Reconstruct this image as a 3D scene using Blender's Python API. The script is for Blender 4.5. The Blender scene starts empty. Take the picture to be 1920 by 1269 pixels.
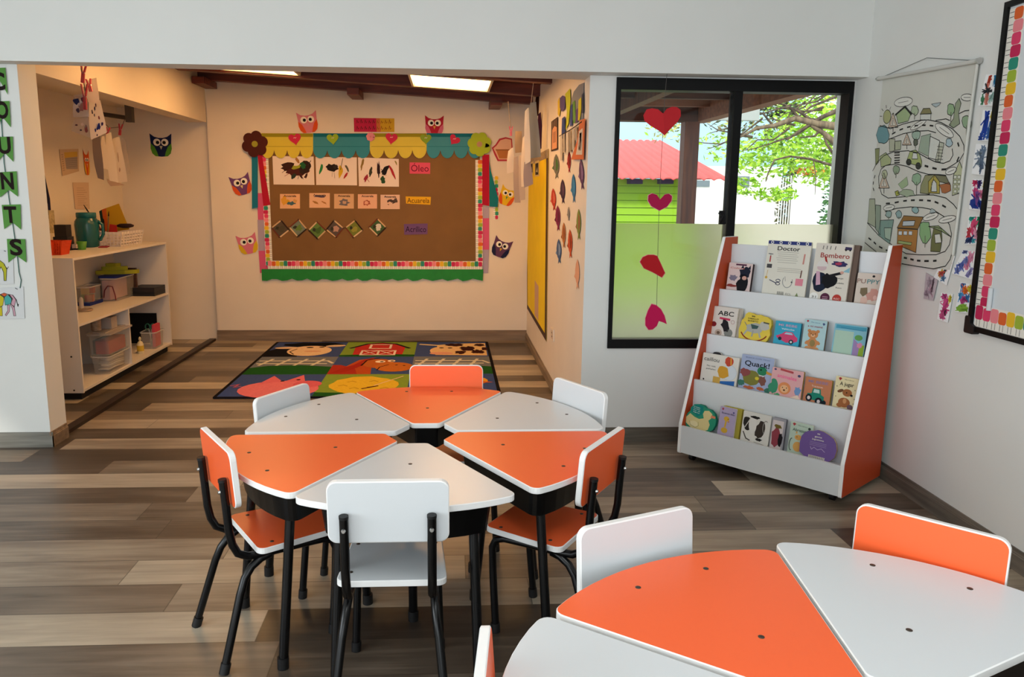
import bpy, math, random
import numpy as np
from mathutils import Vector, Matrix
from mathutils.geometry import tessellate_polygon

PI = math.pi
R_ = math.radians
scene = bpy.context.scene
COL = scene.collection
rnd = random.Random(11)

# ------------------------------------------------------------------ camera
CAMH = 1.4
F, CX, CY = 1439.95, 923.85, 610.94
cr = Vector((0.99841044, -0.05550009, 0.00981449))
cu = Vector((-0.00020833, 0.17050028, 0.98535760))
cf = Vector((0.05636081, 0.98379337, -0.17021770))
C0 = Vector((0, 0, CAMH))
cd = bpy.data.cameras.new('camera')
cam = bpy.data.objects.new('camera', cd)
COL.objects.link(cam)
m3 = Matrix((cr, cu, -cf)).transposed()
cam.matrix_world = Matrix.Translation(C0) @ m3.to_4x4()
cd.sensor_fit = 'HORIZONTAL'
cd.sensor_width = 36
cd.lens = F / 1920 * 36
cd.shift_x = (960 - CX) / 1920
cd.shift_y = (CY - 634.5) / 1920
cd.clip_start = .05
cd.clip_end = 200
scene.camera = cam


def ray(px):
    return cf + cr * ((px[0] - CX) / F) - cu * ((px[1] - CY) / F)


def atZ(px, z=0.0):
    d = ray(px); return C0 + d * ((z - CAMH) / d.z)


def atY(px, y):
    d = ray(px); return C0 + d * (y / d.y)


def atX(px, x):
    d = ray(px); return C0 + d * (x / d.x)


# --------------------------------------------------------------- materials
def lin(c):
    if isinstance(c, str):
        c = c.lstrip('#'); c = [int(c[i:i + 2], 16) for i in (0, 2, 4)]
    out = []
    for v in c[:3]:
        v = v / 255.0
        out.append(v / 12.92 if v <= .04045 else ((v + .055) / 1.055) ** 2.4)
    return (*out, 1.0)


_mats = {}


def M(name, color='ffffff', rough=.6, spec=.4, metal=0, vary=0.0, scale=8.0, bump=0.0, emit=0.0, coat=0):
    if name in _mats:
        return _mats[name]
    m = bpy.data.materials.new(name); m.use_nodes = True
    nt = m.node_tree; b = nt.nodes['Principled BSDF']
    c = lin(color)
    b.inputs['Base Color'].default_value = c
    b.inputs['Roughness'].default_value = rough
    b.inputs['Specular IOR Level'].default_value = spec
    b.inputs['Metallic'].default_value = metal
    if coat:
        b.inputs['Coat Weight'].default_value = coat
        b.inputs['Coat Roughness'].default_value = .15
    if emit:
        b.inputs['Emission Color'].default_value = c
        b.inputs['Emission Strength'].default_value = emit
    if vary or bump:
        tc = nt.nodes.new('ShaderNodeTexCoord')
        nz = nt.nodes.new('ShaderNodeTexNoise'); nz.inputs['Scale'].default_value = scale
        nz.inputs['Detail'].default_value = 4
        nt.links.new(tc.outputs['Object'], nz.inputs['Vector'])
        if vary:
            mx = nt.nodes.new('ShaderNodeMixRGB'); mx.blend_type = 'MULTIPLY'
            rmp = nt.nodes.new('ShaderNodeValToRGB')
            rmp.color_ramp.elements[0].position = .3; rmp.color_ramp.elements[1].position = .7
            lo = 1 - vary
            rmp.color_ramp.elements[0].color = (lo, lo, lo, 1)
            nt.links.new(nz.outputs['Fac'], rmp.inputs['Fac'])
            mx.inputs['Fac'].default_value = 1
            mx.inputs['Color1'].default_value = c
            nt.links.new(rmp.outputs['Color'], mx.inputs['Color2'])
            nt.links.new(mx.outputs['Color'], b.inputs['Base Color'])
        if bump:
            bp = nt.nodes.new('ShaderNodeBump'); bp.inputs['Strength'].default_value = bump
            bp.inputs['Distance'].default_value = .01
            nt.links.new(nz.outputs['Fac'], bp.inputs['Height'])
            nt.links.new(bp.outputs['Normal'], b.inputs['Normal'])
    _mats[name] = m
    return m


def paper(hexc):
    return M('paper_' + hexc, hexc, rough=.8, spec=.2)


def thin_paper(h):
    nm = 'thin_paper_' + h
    if nm in _mats: return _mats[nm]
    m = bpy.data.materials.new(nm); m.use_nodes = True
    nt = m.node_tree; nt.nodes.clear()
    o = nt.nodes.new('ShaderNodeOutputMaterial'); mix = nt.nodes.new('ShaderNodeMixShader'); mix.inputs[0].default_value = .5
    a = nt.nodes.new('ShaderNodeBsdfDiffuse'); b = nt.nodes.new('ShaderNodeBsdfTranslucent')
    a.inputs[0].default_value = lin(h); b.inputs[0].default_value = lin(h)
    nt.links.new(a.outputs[0], mix.inputs[1]); nt.links.new(b.outputs[0], mix.inputs[2]); nt.links.new(mix.outputs[0], o.inputs[0])
    _mats[nm] = m
    return m


def clear_mat(name, color='e8eeee', alpha=.3, rough=.15):
    if name in _mats:
        return _mats[name]
    m = bpy.data.materials.new(name); m.use_nodes = True
    nt = m.node_tree; nt.nodes.clear()
    o = nt.nodes.new('ShaderNodeOutputMaterial')
    mix = nt.nodes.new('ShaderNodeMixShader'); mix.inputs[0].default_value = alpha
    t = nt.nodes.new('ShaderNodeBsdfTransparent'); t.inputs[0].default_value = (.97, .97, .97, 1)
    p = nt.nodes.new('ShaderNodeBsdfPrincipled')
    p.inputs['Base Color'].default_value = lin(color); p.inputs['Roughness'].default_value = rough
    nt.links.new(t.outputs[0], mix.inputs[1]); nt.links.new(p.outputs[0], mix.inputs[2])
    nt.links.new(mix.outputs[0], o.inputs[0])
    _mats[name] = m
    return m


def glass_mat():
    m = bpy.data.materials.new('window_glass'); m.use_nodes = True
    nt = m.node_tree; nt.nodes.clear()
    o = nt.nodes.new('ShaderNodeOutputMaterial')
    mix = nt.nodes.new('ShaderNodeMixShader'); mix.inputs[0].default_value = .015
    t = nt.nodes.new('ShaderNodeBsdfTransparent'); t.inputs[0].default_value = (.96, .98, .97, 1)
    g = nt.nodes.new('ShaderNodeBsdfGlossy'); g.inputs['Roughness'].default_value = .02
    nt.links.new(t.outputs[0], mix.inputs[1]); nt.links.new(g.outputs[0], mix.inputs[2])
    nt.links.new(mix.outputs[0], o.inputs[0])
    return m


def film_mat():
    m = bpy.data.materials.new('frosted_film'); m.use_nodes = True
    nt = m.node_tree; nt.nodes.clear()
    o = nt.nodes.new('ShaderNodeOutputMaterial')
    mix = nt.nodes.new('ShaderNodeMixShader'); mix.inputs[0].default_value = .38
    g = nt.nodes.new('ShaderNodeBsdfRefraction'); g.inputs['Roughness'].default_value = .5
    g.inputs['IOR'].default_value = 1.3; g.inputs['Color'].default_value = (.86, .80, .72, 1)
    t = nt.nodes.new('ShaderNodeBsdfTranslucent'); t.inputs[0].default_value = (.68, .65, .52, 1)
    nt.links.new(g.outputs[0], mix.inputs[1]); nt.links.new(t.outputs[0], mix.inputs[2])
    nt.links.new(mix.outputs[0], o.inputs[0])
    return m


def N(nt, t, **kw):
    n = nt.nodes.new(t)
    for k, v in kw.items():
        setattr(n, k, v)
    return n


def math_n(nt, op, a, b=None):
    n = nt.nodes.new('ShaderNodeMath'); n.operation = op
    for i, v in enumerate((a, b)):
        if v is None:
            continue
        if isinstance(v, (int, float)):
            n.inputs[i].default_value = v
        else:
            nt.links.new(v, n.inputs[i])
    return n.outputs[0]


def floor_mat():
    m = bpy.data.materials.new('plank_floor'); m.use_nodes = True
    nt = m.node_tree; b = nt.nodes['Principled BSDF']
    tc = N(nt, 'ShaderNodeTexCoord'); sp = N(nt, 'ShaderNodeSeparateXYZ')
    nt.links.new(tc.outputs['Object'], sp.inputs[0])
    W, L = .188, 1.25
    yr = math_n(nt, 'DIVIDE', math_n(nt, 'SUBTRACT', sp.outputs['Y'], 2.442 - W * 30), W)
    row = math_n(nt, 'FLOOR', yr); fy = math_n(nt, 'FRACT', yr)
    wn = N(nt, 'ShaderNodeTexWhiteNoise', noise_dimensions='1D'); nt.links.new(row, wn.inputs['W'])
    xo = math_n(nt, 'ADD', math_n(nt, 'DIVIDE', sp.outputs['X'], L), math_n(nt, 'MULTIPLY', wn.outputs['Value'], 7.3))
    xo = math_n(nt, 'ADD', xo, 40)
    colm = math_n(nt, 'FLOOR', xo); fx = math_n(nt, 'FRACT', xo)
    cb = N(nt, 'ShaderNodeCombineXYZ'); nt.links.new(row, cb.inputs[0]); nt.links.new(colm, cb.inputs[1])
    w2 = N(nt, 'ShaderNodeTexWhiteNoise', noise_dimensions='2D'); nt.links.new(cb.outputs[0], w2.inputs['Vector'])
    # grain, long streaks along the plank
    mp = N(nt, 'ShaderNodeCombineXYZ')
    nt.links.new(math_n(nt, 'ADD', math_n(nt, 'MULTIPLY', sp.outputs['X'], 1.6), math_n(nt, 'MULTIPLY', w2.outputs['Value'], 37.0)), mp.inputs[0])
    nt.links.new(math_n(nt, 'MULTIPLY', sp.outputs['Y'], 26.0), mp.inputs[1])
    nt.links.new(math_n(nt, 'MULTIPLY', w2.outputs['Value'], 11.0), mp.inputs[2])
    nz = N(nt, 'ShaderNodeTexNoise'); nz.inputs['Scale'].default_value = 1.0; nz.inputs['Detail'].default_value = 6
    nz.inputs['Roughness'].default_value = .62; nz.inputs['Distortion'].default_value = .7
    nt.links.new(mp.outputs[0], nz.inputs['Vector'])
    mp2 = N(nt, 'ShaderNodeCombineXYZ')
    nt.links.new(math_n(nt, 'MULTIPLY', sp.outputs['X'], 2.2), mp2.inputs[0])
    nt.links.new(math_n(nt, 'MULTIPLY', sp.outputs['Y'], 9.0), mp2.inputs[1])
    nt.links.new(math_n(nt, 'MULTIPLY', w2.outputs['Value'], 23.0), mp2.inputs[2])
    n2 = N(nt, 'ShaderNodeTexNoise'); n2.inputs['Scale'].default_value = .8; n2.inputs['Detail'].default_value = 3
    nt.links.new(mp2.outputs[0], n2.inputs['Vector'])
    t = math_n(nt, 'ADD', math_n(nt, 'MULTIPLY', w2.outputs['Value'], .50), math_n(nt, 'MULTIPLY', nz.outputs['Fac'], .36))
    t = math_n(nt, 'ADD', t, math_n(nt, 'MULTIPLY', n2.outputs['Fac'], .36))
    rp = N(nt, 'ShaderNodeValToRGB'); cr_ = rp.color_ramp
    cr_.elements[0].position = .28; cr_.elements[0].color = lin('332b24')
    cr_.elements[1].position = .92; cr_.elements[1].color = lin('b5a893')
    e = cr_.elements.new(.5); e.color = lin('50453a')
    e = cr_.elements.new(.68); e.color = lin('7d7061')
    nt.links.new(t, rp.inputs['Fac'])
    ex = math_n(nt, 'MINIMUM', fx, math_n(nt, 'SUBTRACT', 1.0, fx)); ey = math_n(nt, 'MINIMUM', fy, math_n(nt, 'SUBTRACT', 1.0, fy))
    gap = math_n(nt, 'MAXIMUM', math_n(nt, 'LESS_THAN', ex, .0016), math_n(nt, 'LESS_THAN', ey, .010))
    mx = N(nt, 'ShaderNodeMixRGB'); nt.links.new(math_n(nt, 'MULTIPLY', gap, .6), mx.inputs['Fac'])
    nt.links.new(rp.outputs['Color'], mx.inputs['Color1']); mx.inputs['Color2'].default_value = lin('2c241d')
    nt.links.new(mx.outputs['Color'], b.inputs['Base Color'])
    b.inputs['Roughness'].default_value = .36; b.inputs['Specular IOR Level'].default_value = .5
    bp = N(nt, 'ShaderNodeBump'); bp.inputs['Strength'].default_value = .12; bp.inputs['Distance'].default_value = .004
    nt.links.new(nz.outputs['Fac'], bp.inputs['Height']); nt.links.new(bp.outputs['Normal'], b.inputs['Normal'])
    return m


def wood_mat(name, c1, c2, axis='X', rough=.5, sc=1.0):
    if name in _mats:
        return _mats[name]
    m = bpy.data.materials.new(name); m.use_nodes = True
    nt = m.node_tree; b = nt.nodes['Principled BSDF']
    tc = N(nt, 'ShaderNodeTexCoord'); mp = N(nt, 'ShaderNodeMapping')
    s = {'X': (2, 30, 30), 'Y': (30, 2, 30), 'Z': (30, 30, 2)}[axis]
    mp.inputs['Scale'].default_value = [v * sc for v in s]
    nt.links.new(tc.outputs['Object'], mp.inputs[0])
    nz = N(nt, 'ShaderNodeTexNoise'); nz.inputs['Scale'].default_value = 1; nz.inputs['Detail'].default_value = 5
    nt.links.new(mp.outputs[0], nz.inputs['Vector'])
    rp = N(nt, 'ShaderNodeValToRGB'); rp.color_ramp.elements[0].color = lin(c1); rp.color_ramp.elements[1].color = lin(c2)
    rp.color_ramp.elements[0].position = .35; rp.color_ramp.elements[1].position = .68
    nt.links.new(nz.outputs['Fac'], rp.inputs['Fac']); nt.links.new(rp.outputs['Color'], b.inputs['Base Color'])
    b.inputs['Roughness'].default_value = rough
    _mats[name] = m
    return m


WHITE_WALL = M('white_wall_paint', 'dfe0dc', rough=.75, spec=.25, vary=.03, scale=2.5, bump=.05)
CREAM_WALL = M('cream_wall_paint', 'e2d5c4', rough=.8, spec=.2, vary=.05, scale=3, bump=.06)
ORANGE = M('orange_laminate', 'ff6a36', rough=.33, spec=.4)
ORANGE_D = M('orange_laminate_shaded', 'c64a20', rough=.45, spec=.35)  # bookshelf side orange, with the panels' shade put into the colour
WHITE_L = M('white_laminate', 'd9dddf', rough=.3, spec=.45)
WHITE_E = M('white_edge_band', 'f2f2f0', rough=.4)
BLACK_T = M('black_tube_paint', '070708', rough=.26, spec=.35)
BLACK_P = M('black_plastic', '101011', rough=.5)
STEEL = M('steel', 'c9c9c6', rough=.3, metal=1)
BOLT_D = M('dark_bolt', '4a4038', rough=.5, metal=.4)
GREYBASE = wood_mat('grey_wood_baseboard', '5d5a52', '86837a', 'X', .55)
BROWNBASE = wood_mat('brown_wood_baseboard', '6d5a48', '8c7862', 'X', .55)
DARKTRIM = wood_mat('dark_wood_strip', '150703', '230d07', 'Y', .5)
RAFTER = wood_mat('red_brown_rafter', '4f1d10', '7a3119', 'X', .5)
WALLBLACK = M('black_aluminium', '040405', rough=.5, spec=.2)


# ------------------------------------------------------------- mesh builder
def rounded(pts, rad, seg=5):
    """polygon with rounded corners; rad a number or a list"""
    n = len(pts); out = []
    for i in range(n):
        r = rad[i] if isinstance(rad, (list, tuple)) else rad
        p = Vector(pts[i]).to_2d(); a = Vector(pts[i - 1]).to_2d(); c = Vector(pts[(i + 1) % n]).to_2d()
        if r <= 0:
            out.append((p.x, p.y)); continue
        u = (a - p).normalized(); v = (c - p).normalized()
        ang = u.angle(v); t = min(r / math.tan(ang / 2), .49 * (a - p).length, .49 * (c - p).length)
        r2 = t * math.tan(ang / 2)
        bis = (u + v).normalized(); cen = p + bis * (r2 / math.sin(ang / 2))
        s = p + u * t - cen; e = p + v * t - cen
        a0 = math.atan2(s.y, s.x); a1 = math.atan2(e.y, e.x)
        d = (a1 - a0 + PI) % (2 * PI) - PI
        for k in range(seg + 1):
            w = a0 + d * k / seg
            out.append((cen.x + r2 * math.cos(w), cen.y + r2 * math.sin(w)))
    return out


def inset(pts, d):
    n = len(pts); out = []
    area = sum(pts[i][0] * pts[(i + 1) % n][1] - pts[(i + 1) % n][0] * pts[i][1] for i in range(n))
    s = 1 if area > 0 else -1
    for i in range(n):
        p = Vector(pts[i]); a = Vector(pts[i - 1]); c = Vector(pts[(i + 1) % n])
        e1 = (p - a); e2 = (c - p)
        if e1.length < 1e-7: e1 = e2
        if e2.length < 1e-7: e2 = e1
        n1 = Vector((-e1.y, e1.x)).normalized(); n2 = Vector((-e2.y, e2.x)).normalized()
        b = n1 + n2
        b = b.normalized() if b.length > 1e-6 else n1
        k = max(.4, b.dot(n1))
        q = p + b * (s * d / k); out.append((q.x, q.y))
    return out


def ell(cx, cy, rx, ry=None, n=20, a0=0, a1=2 * PI, rot=0):
    ry = rx if ry is None else ry
    full = abs(a1 - a0 - 2 * PI) < 1e-6
    out = []
    for k in range(n if full else n + 1):
        a = a0 + (a1 - a0) * k / n
        x, y = rx * math.cos(a), ry * math.sin(a)
        out.append((cx + x * math.cos(rot) - y * math.sin(rot), cy + x * math.sin(rot) + y * math.cos(rot)))
    return out


def blot(cx, cy, rx, ry, seed=0, n=14, rough=.28, rot=0):
    g = random.Random(seed); out = []
    for k in range(n):
        a = 2 * PI * k / n; s = 1 + rough * (g.random() * 2 - 1)
        x, y = rx * s * math.cos(a), ry * s * math.sin(a)
        out.append((cx + x * math.cos(rot) - y * math.sin(rot), cy + x * math.sin(rot) + y * math.cos(rot)))
    return out


_txt = {}


def text_mesh(s, bold=0.0):
    key = (s, bold)
    if key in _txt:
        return _txt[key]
    cu_ = bpy.data.curves.new('tmp_txt', 'FONT'); cu_.body = s; cu_.size = 1; cu_.offset = bold
    cu_.resolution_u = 3
    o = bpy.data.objects.new('tmp_txt', cu_); COL.objects.link(o)
    dg = bpy.context.evaluated_depsgraph_get()
    me = bpy.data.meshes.new_from_object(o.evaluated_get(dg))
    v = [tuple(x.co) for x in me.vertices]; f = [tuple(p.vertices) for p in me.polygons]
    bpy.data.objects.remove(o); bpy.data.curves.remove(cu_); bpy.data.meshes.remove(me)
    if v:
        x0 = min(a[0] for a in v); x1 = max(a[0] for a in v); y0 = min(a[1] for a in v); y1 = max(a[1] for a in v)
    else:
        x0 = y0 = 0; x1 = y1 = 1
    _txt[key] = (v, f, (x0, x1, y0, y1))
    return _txt[key]


class MB:
    def __init__(s):
        s.v = []; s.f = []; s.m = []; s.sm = []; s.mats = []; s.T = None

    def slot(s, mat):
        if mat not in s.mats:
            s.mats.append(mat)
        return s.mats.index(mat)

    def add(s, vs, fs, mat, smooth=False):
        b = len(s.v); k = s.slot(mat)
        for p in vs:
            s.v.append(tuple(s.T(p)) if s.T else tuple(p))
        for f in fs:
            s.f.append([b + i for i in f]); s.m.append(k); s.sm.append(smooth)
        return s

    def box(s, x0, x1, y0, y1, z0, z1, mat):
        vs = [(x, y, z) for z in (z0, z1) for y in (y0, y1) for x in (x0, x1)]
        return s.add(vs, [(0, 2, 3, 1), (4, 5, 7, 6), (0, 1, 5, 4), (2, 6, 7, 3), (0, 4, 6, 2), (1, 3, 7, 5)], mat)

    def obox(s, c, ax, ay, az, mat):
        """box by centre and three half-axis vectors"""
        c, ax, ay, az = (Vector(q) for q in (c, ax, ay, az))
        vs = [c + ax * i + ay * j + az * k for k in (-1, 1) for j in (-1, 1) for i in (-1, 1)]
        return s.add(vs, [(0, 2, 3, 1), (4, 5, 7, 6), (0, 1, 5, 4), (2, 6, 7, 3), (0, 4, 6, 2), (1, 3, 7, 5)], mat)

    def poly(s, pts, mat, z=0.0):
        """flat polygon in the local xy plane at height z"""
        pts = [(p[0], p[1]) for p in pts]
        if sum(pts[i][0] * pts[(i + 1) % len(pts)][1] - pts[(i + 1) % len(pts)][0] * pts[i][1] for i in range(len(pts))) < 0:
            pts = pts[::-1]
        v3 = [Vector((p[0], p[1], 0)) for p in pts]
        tri = tessellate_polygon([v3])
        fs = []
        for t in tri:
            a, b, c = (v3[i] for i in t)
            fs.append(tuple(t) if (b - a).cross(c - a).z > 0 else (t[0], t[2], t[1]))
        return s.add([(p[0], p[1], z) for p in pts], fs, mat)

    def slab(s, pts, z0, z1, mat, side=None):
        pts = [(p[0], p[1]) for p in pts]
        n = len(pts)
        if sum(pts[i][0] * pts[(i + 1) % n][1] - pts[(i + 1) % n][0] * pts[i][1] for i in range(n)) < 0:
            pts = pts[::-1]
        s.poly(pts, mat, z1)
        vs = [(p[0], p[1], z0) for p in pts] + [(p[0], p[1], z1) for p in pts]
        s.add(vs, [(i, (i + 1) % n, n + (i + 1) % n, n + i) for i in range(n)], side or mat)
        v3 = [Vector((p[0], p[1], 0)) for p in pts]
        fs = []
        for t in tessellate_polygon([v3]):
            a, b, c = (v3[i] for i in t)
            fs.append(tuple(t) if (b - a).cross(c - a).z < 0 else (t[0], t[2], t[1]))
        s.add([(p[0], p[1], z0) for p in pts], fs, side or mat)
        return s

    def board(s, pts, z0, z1, face, edge, ins=.004, bev=.002):
        """panel with laminated faces and a lighter rounded edge band; pts ccw"""
        n = len(pts)
        if sum(pts[i][0] * pts[(i + 1) % n][1] - pts[(i + 1) % n][0] * pts[i][1] for i in range(n)) < 0:
            pts = pts[::-1]
        inn = inset(pts, ins)
        s.poly(inn, face, z1)
        R = [[(p[0], p[1], z) for p in q] for q, z in ((inn, z1), (pts, z1 - bev), (pts, z0 + bev), (inn, z0))]
        for k in range(3):
            s.add(R[k] + R[k + 1], [(i, n + i, n + (i + 1) % n, (i + 1) % n) for i in range(n)], edge)
        v3 = [Vector((p[0], p[1], 0)) for p in inn]
        fs = []
        for t in tessellate_polygon([v3]):
            a, b, c = (v3[i] for i in t)
            fs.append(tuple(t) if (b - a).cross(c - a).z < 0 else (t[0], t[2], t[1]))
        s.add([(p[0], p[1], z0) for p in inn], fs, face)
        return s

    def tube(s, pts, r, mat, seg=10, caps=True):
        pts = [Vector(p) for p in pts]; n = len(pts)
        rr = r if isinstance(r, (list, tuple)) else [r] * n
        t0 = (pts[1] - pts[0]).normalized()
        up = Vector((0, 0, 1)) if abs(t0.z) < .9 else Vector((1, 0, 0))
        a = t0.cross(up).normalized(); vs = []
        for i in range(n):
            if i == 0: t = t0
            elif i == n - 1: t = (pts[i] - pts[i - 1]).normalized()
            else: t = ((pts[i + 1] - pts[i]).normalized() + (pts[i] - pts[i - 1]).normalized()).normalized()
            a = (a - t * a.dot(t)).normalized(); b = t.cross(a)
            for k in range(seg):
                w = 2 * PI * k / seg
                vs.append(pts[i] + (a * math.cos(w) + b * math.sin(w)) * rr[i])
        fs = [(i * seg + k, i * seg + (k + 1) % seg, (i + 1) * seg + (k + 1) % seg, (i + 1) * seg + k) for i in range(n - 1) for k in range(seg)]
        s.add(vs, fs, mat, True)
        if caps:
            s.add(vs[:seg], [tuple(range(seg))[::-1]], mat); s.add(vs[-seg:], [tuple(range(seg))], mat)
        return s

    def lathe(s, prof, mat, c=(0, 0, 0), seg=20, smooth=True):
        vs = [(c[0] + r * math.cos(2 * PI * k / seg), c[1] + r * math.sin(2 * PI * k / seg), c[2] + z) for r, z in prof for k in range(seg)]
        n = len(prof)
        fs = [(i * seg + k, i * seg + (k + 1) % seg, (i + 1) * seg + (k + 1) % seg, (i + 1) * seg + k) for i in range(n - 1) for k in range(seg)]
        s.add(vs, fs, mat, smooth)
        s.add(vs[:seg], [tuple(range(seg))[::-1]], mat); s.add(vs[-seg:], [tuple(range(seg))], mat)
        return s

    def stroke(s, pts, w, mat, z=0.0, closed=False):
        pts = [Vector((p[0], p[1])) for p in pts]
        if closed: pts = pts + [pts[0]]
        h = w / 2
        for i in range(len(pts) - 1):
            a, b = pts[i], pts[i + 1]; d = b - a
            if d.length < 1e-7: continue
            d.normalize(); nn = Vector((-d.y, d.x)) * h; e = d * h * .6
            q = [a - e - nn, b + e - nn, b + e + nn, a - e + nn]
            s.add([(p.x, p.y, z) for p in q], [(0, 1, 2, 3)], mat)
        return s

    def text(s, t, x, y, size, mat, z=0.0, w=None, rot=0, bold=0.0, align='c'):
        """text whose box is centred at x, y; size = height of the box's letters; w fits the width"""
        v, f, (x0, x1, y0, y1) = text_mesh(t, bold)
        sc = size; sx = sc
        if w: sx = w / (x1 - x0)
        mx = (x0 + x1) / 2 if align == 'c' else x0
        my = .35
        cr_, sr = math.cos(rot), math.sin(rot)
        vs = []
        for p in v:
            a, b = (p[0] - mx) * sx, (p[1] - my) * sc
            vs.append((x + a * cr_ - b * sr, y + a * sr + b * cr_, z))
        return s.add(vs, f, mat)

    def build(s, name, parent=None, mw=None, label=None, cat=None, group=None, kind=None):
        me = bpy.data.meshes.new(name)
        me.from_pydata(s.v, [], s.f)
        for m in s.mats: me.materials.append(m)
        me.polygons.foreach_set('material_index', s.m)
        me.polygons.foreach_set('use_smooth', s.sm)
        me.validate(); me.update()
        o = bpy.data.objects.new(name, me); COL.objects.link(o)
        if parent is not None: o.parent = parent
        if mw is not None: o.matrix_world = mw
        tag(o, label, cat, group, kind)
        return o


def tag(o, label=None, cat=None, group=None, kind=None):
    if label: o['label'] = label
    if cat: o['category'] = cat
    if group: o['group'] = group
    if kind: o['kind'] = kind
    return o


def empty(name, loc=(0, 0, 0), rz=0.0, label=None, cat=None, group=None, kind=None, mw=None):
    o = bpy.data.objects.new(name, None); COL.objects.link(o)
    o.empty_display_size = .1
    o.location = loc; o.rotation_euler = (0, 0, rz)
    if mw is not None: o.matrix_world = mw
    return tag(o, label, cat, group, kind)


def copy_tree(o, parent=None):
    c = o.copy(); COL.objects.link(c)
    if parent is not None: c.parent = parent
    for ch in list(o.children):
        copy_tree(ch, c)
    return c


def struct(name, mb, parent=None):
    return mb.build(name, parent, kind='structure' if parent is None else None)


# ---------------------------------------------------- flat things on planes
class Pl:
    def __init__(s, o, ux, uy=(0, 0, 1)):
        s.o = Vector(o); s.ux = Vector(ux).normalized(); s.uy = Vector(uy).normalized(); s.n = s.ux.cross(s.uy)

    def hit(s, px):
        d = ray(px); return C0 + d * ((s.o - C0).dot(s.n) / d.dot(s.n))

    def at(s, px, off=.002):
        q = Pl(s.o + s.n * off, s.ux, s.uy); q.o = q.hit(px); return q

    def loc(s, px):
        v = s.hit(px) - s.o; return (v.dot(s.ux), v.dot(s.uy))

    def locs(s, pts):
        return [s.loc(p) for p in pts]

    def mat(s):
        m = Matrix((s.ux, s.uy, s.n)).transposed().to_4x4(); m.translation = s.o; return m


YB = 7.28
BACK = Pl((0, YB, 0), (1, 0, 0))
RA = Vector((2.183, 3.413, 0)); RDIR = Vector((-.0205, -.99979, 0)).normalized()
RIGHT = Pl(RA, RDIR)
AR_X = .745
ALCR = Pl((AR_X, 6, 0), (0, -1, 0))
NI_X = -3.0
NICL = Pl((NI_X, 6, 0), (0, 1, 0))
NI_Y = 7.34
NICE = Pl((0, NI_Y, 0), (1, 0, 0))
PILL = Pl((-2.5, 4.19, 0), (1, 0, 0))


def card(pl, quad, base, name, label, cat, group=None, off=.003, th=.0012, r=0):
    """sheet of paper on a wall traced by its 4 corners (tl, tr, br, bl); returns (object, plane, mb drawing fn)"""
    c = (sum(q[0] for q in quad) / 4, sum(q[1] for q in quad) / 4)
    p = pl.at(c, off); mb = MB(); pts = p.locs(quad)
    mb.slab(rounded(pts, r) if r else pts, 0, th, base)
    def uv(u, v):      # u to the right, v upwards
        tl, tr, br, bl = pts
        t = (tl[0] * (1 - u) + tr[0] * u, tl[1] * (1 - u) + tr[1] * u); b = (bl[0] * (1 - u) + br[0] * u, bl[1] * (1 - u) + br[1] * u)
        return (b[0] * (1 - v) + t[0] * v, b[1] * (1 - v) + t[1] * v)
    mb.uv = uv; mb.pl = p; mb.zz = th + .0003
    mb.meta = (name, label, cat, group)
    return mb


def fin(mb):
    n, l, c, g = mb.meta
    return mb.build(n, mw=mb.pl.mat(), label=l, cat=c, group=g)


def uvp(mb, pts, mat, dz=0.0):
    mb.poly([mb.uv(*p) for p in pts], mat, mb.zz + dz)


def uvs(mb, pts, w, mat, dz=.0002):
    mb.stroke([mb.uv(*p) for p in pts], w, mat, mb.zz + dz)

# =============================================================== the setting
HB = 2.02      # underside of the header
def sbox(name, *a, mat):
    return struct(name, MB().box(*a, mat))

FLOOR = floor_mat()
sbox('floor', -4.3, 2.75, -3.0, 7.6, -.06, 0, mat=FLOOR)
sbox('ceiling', -4.3, 2.75, -3.0, 4.2, 2.8, 2.86, mat=WHITE_WALL)
mb = MB(); mb.slab([(-4.2, 4.08), (2.26, 4.08), (2.26, 4.37), (.78, 4.365), (.0, 4.305), (-1.0, 4.255), (-2.2, 4.188), (-4.2, 4.188)], HB, 2.80, WHITE_WALL); struct('wall_header', mb)
mb = MB(); mb.box(-4.2, -2.19, 4.19, 4.37, 0, 2.8, WHITE_WALL); struct('wall_pillar', mb)
WX0, WX1, WZ0, WZ1 = .886, 2.181, .548, 2.012
mb = MB()
mb.box(AR_X, AR_X + .13, 4.20, 4.202, 0, HB, WHITE_WALL); mb.box(AR_X + .13, WX0, 4.20, 4.37, 0, HB, WHITE_WALL)
mb.box(WX0, 2.30, 4.20, 4.37, 0, WZ0, WHITE_WALL)
mb.box(WX1, 2.30, 4.20, 4.37, WZ0, HB, WHITE_WALL)
mb.box(WX0, WX1, 4.20, 4.37, WZ1, HB, WHITE_WALL)
struct('wall_window', mb)
# the slightly turned wall with the whiteboard
mb = MB(); a = RA - RDIR * .97; b = RA + RDIR * 6.45
nrm = RIGHT.n
mb.add([a, b, b - nrm * .12, a - nrm * .12] + [q + Vector((0, 0, 2.8)) for q in (a, b, b - nrm * .12, a - nrm * .12)],
       [(3, 2, 1, 0), (4, 5, 6, 7), (0, 1, 5, 4), (1, 2, 6, 5), (2, 3, 7, 6), (3, 0, 4, 7)], WHITE_WALL)
struct('wall_right', mb)
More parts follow.
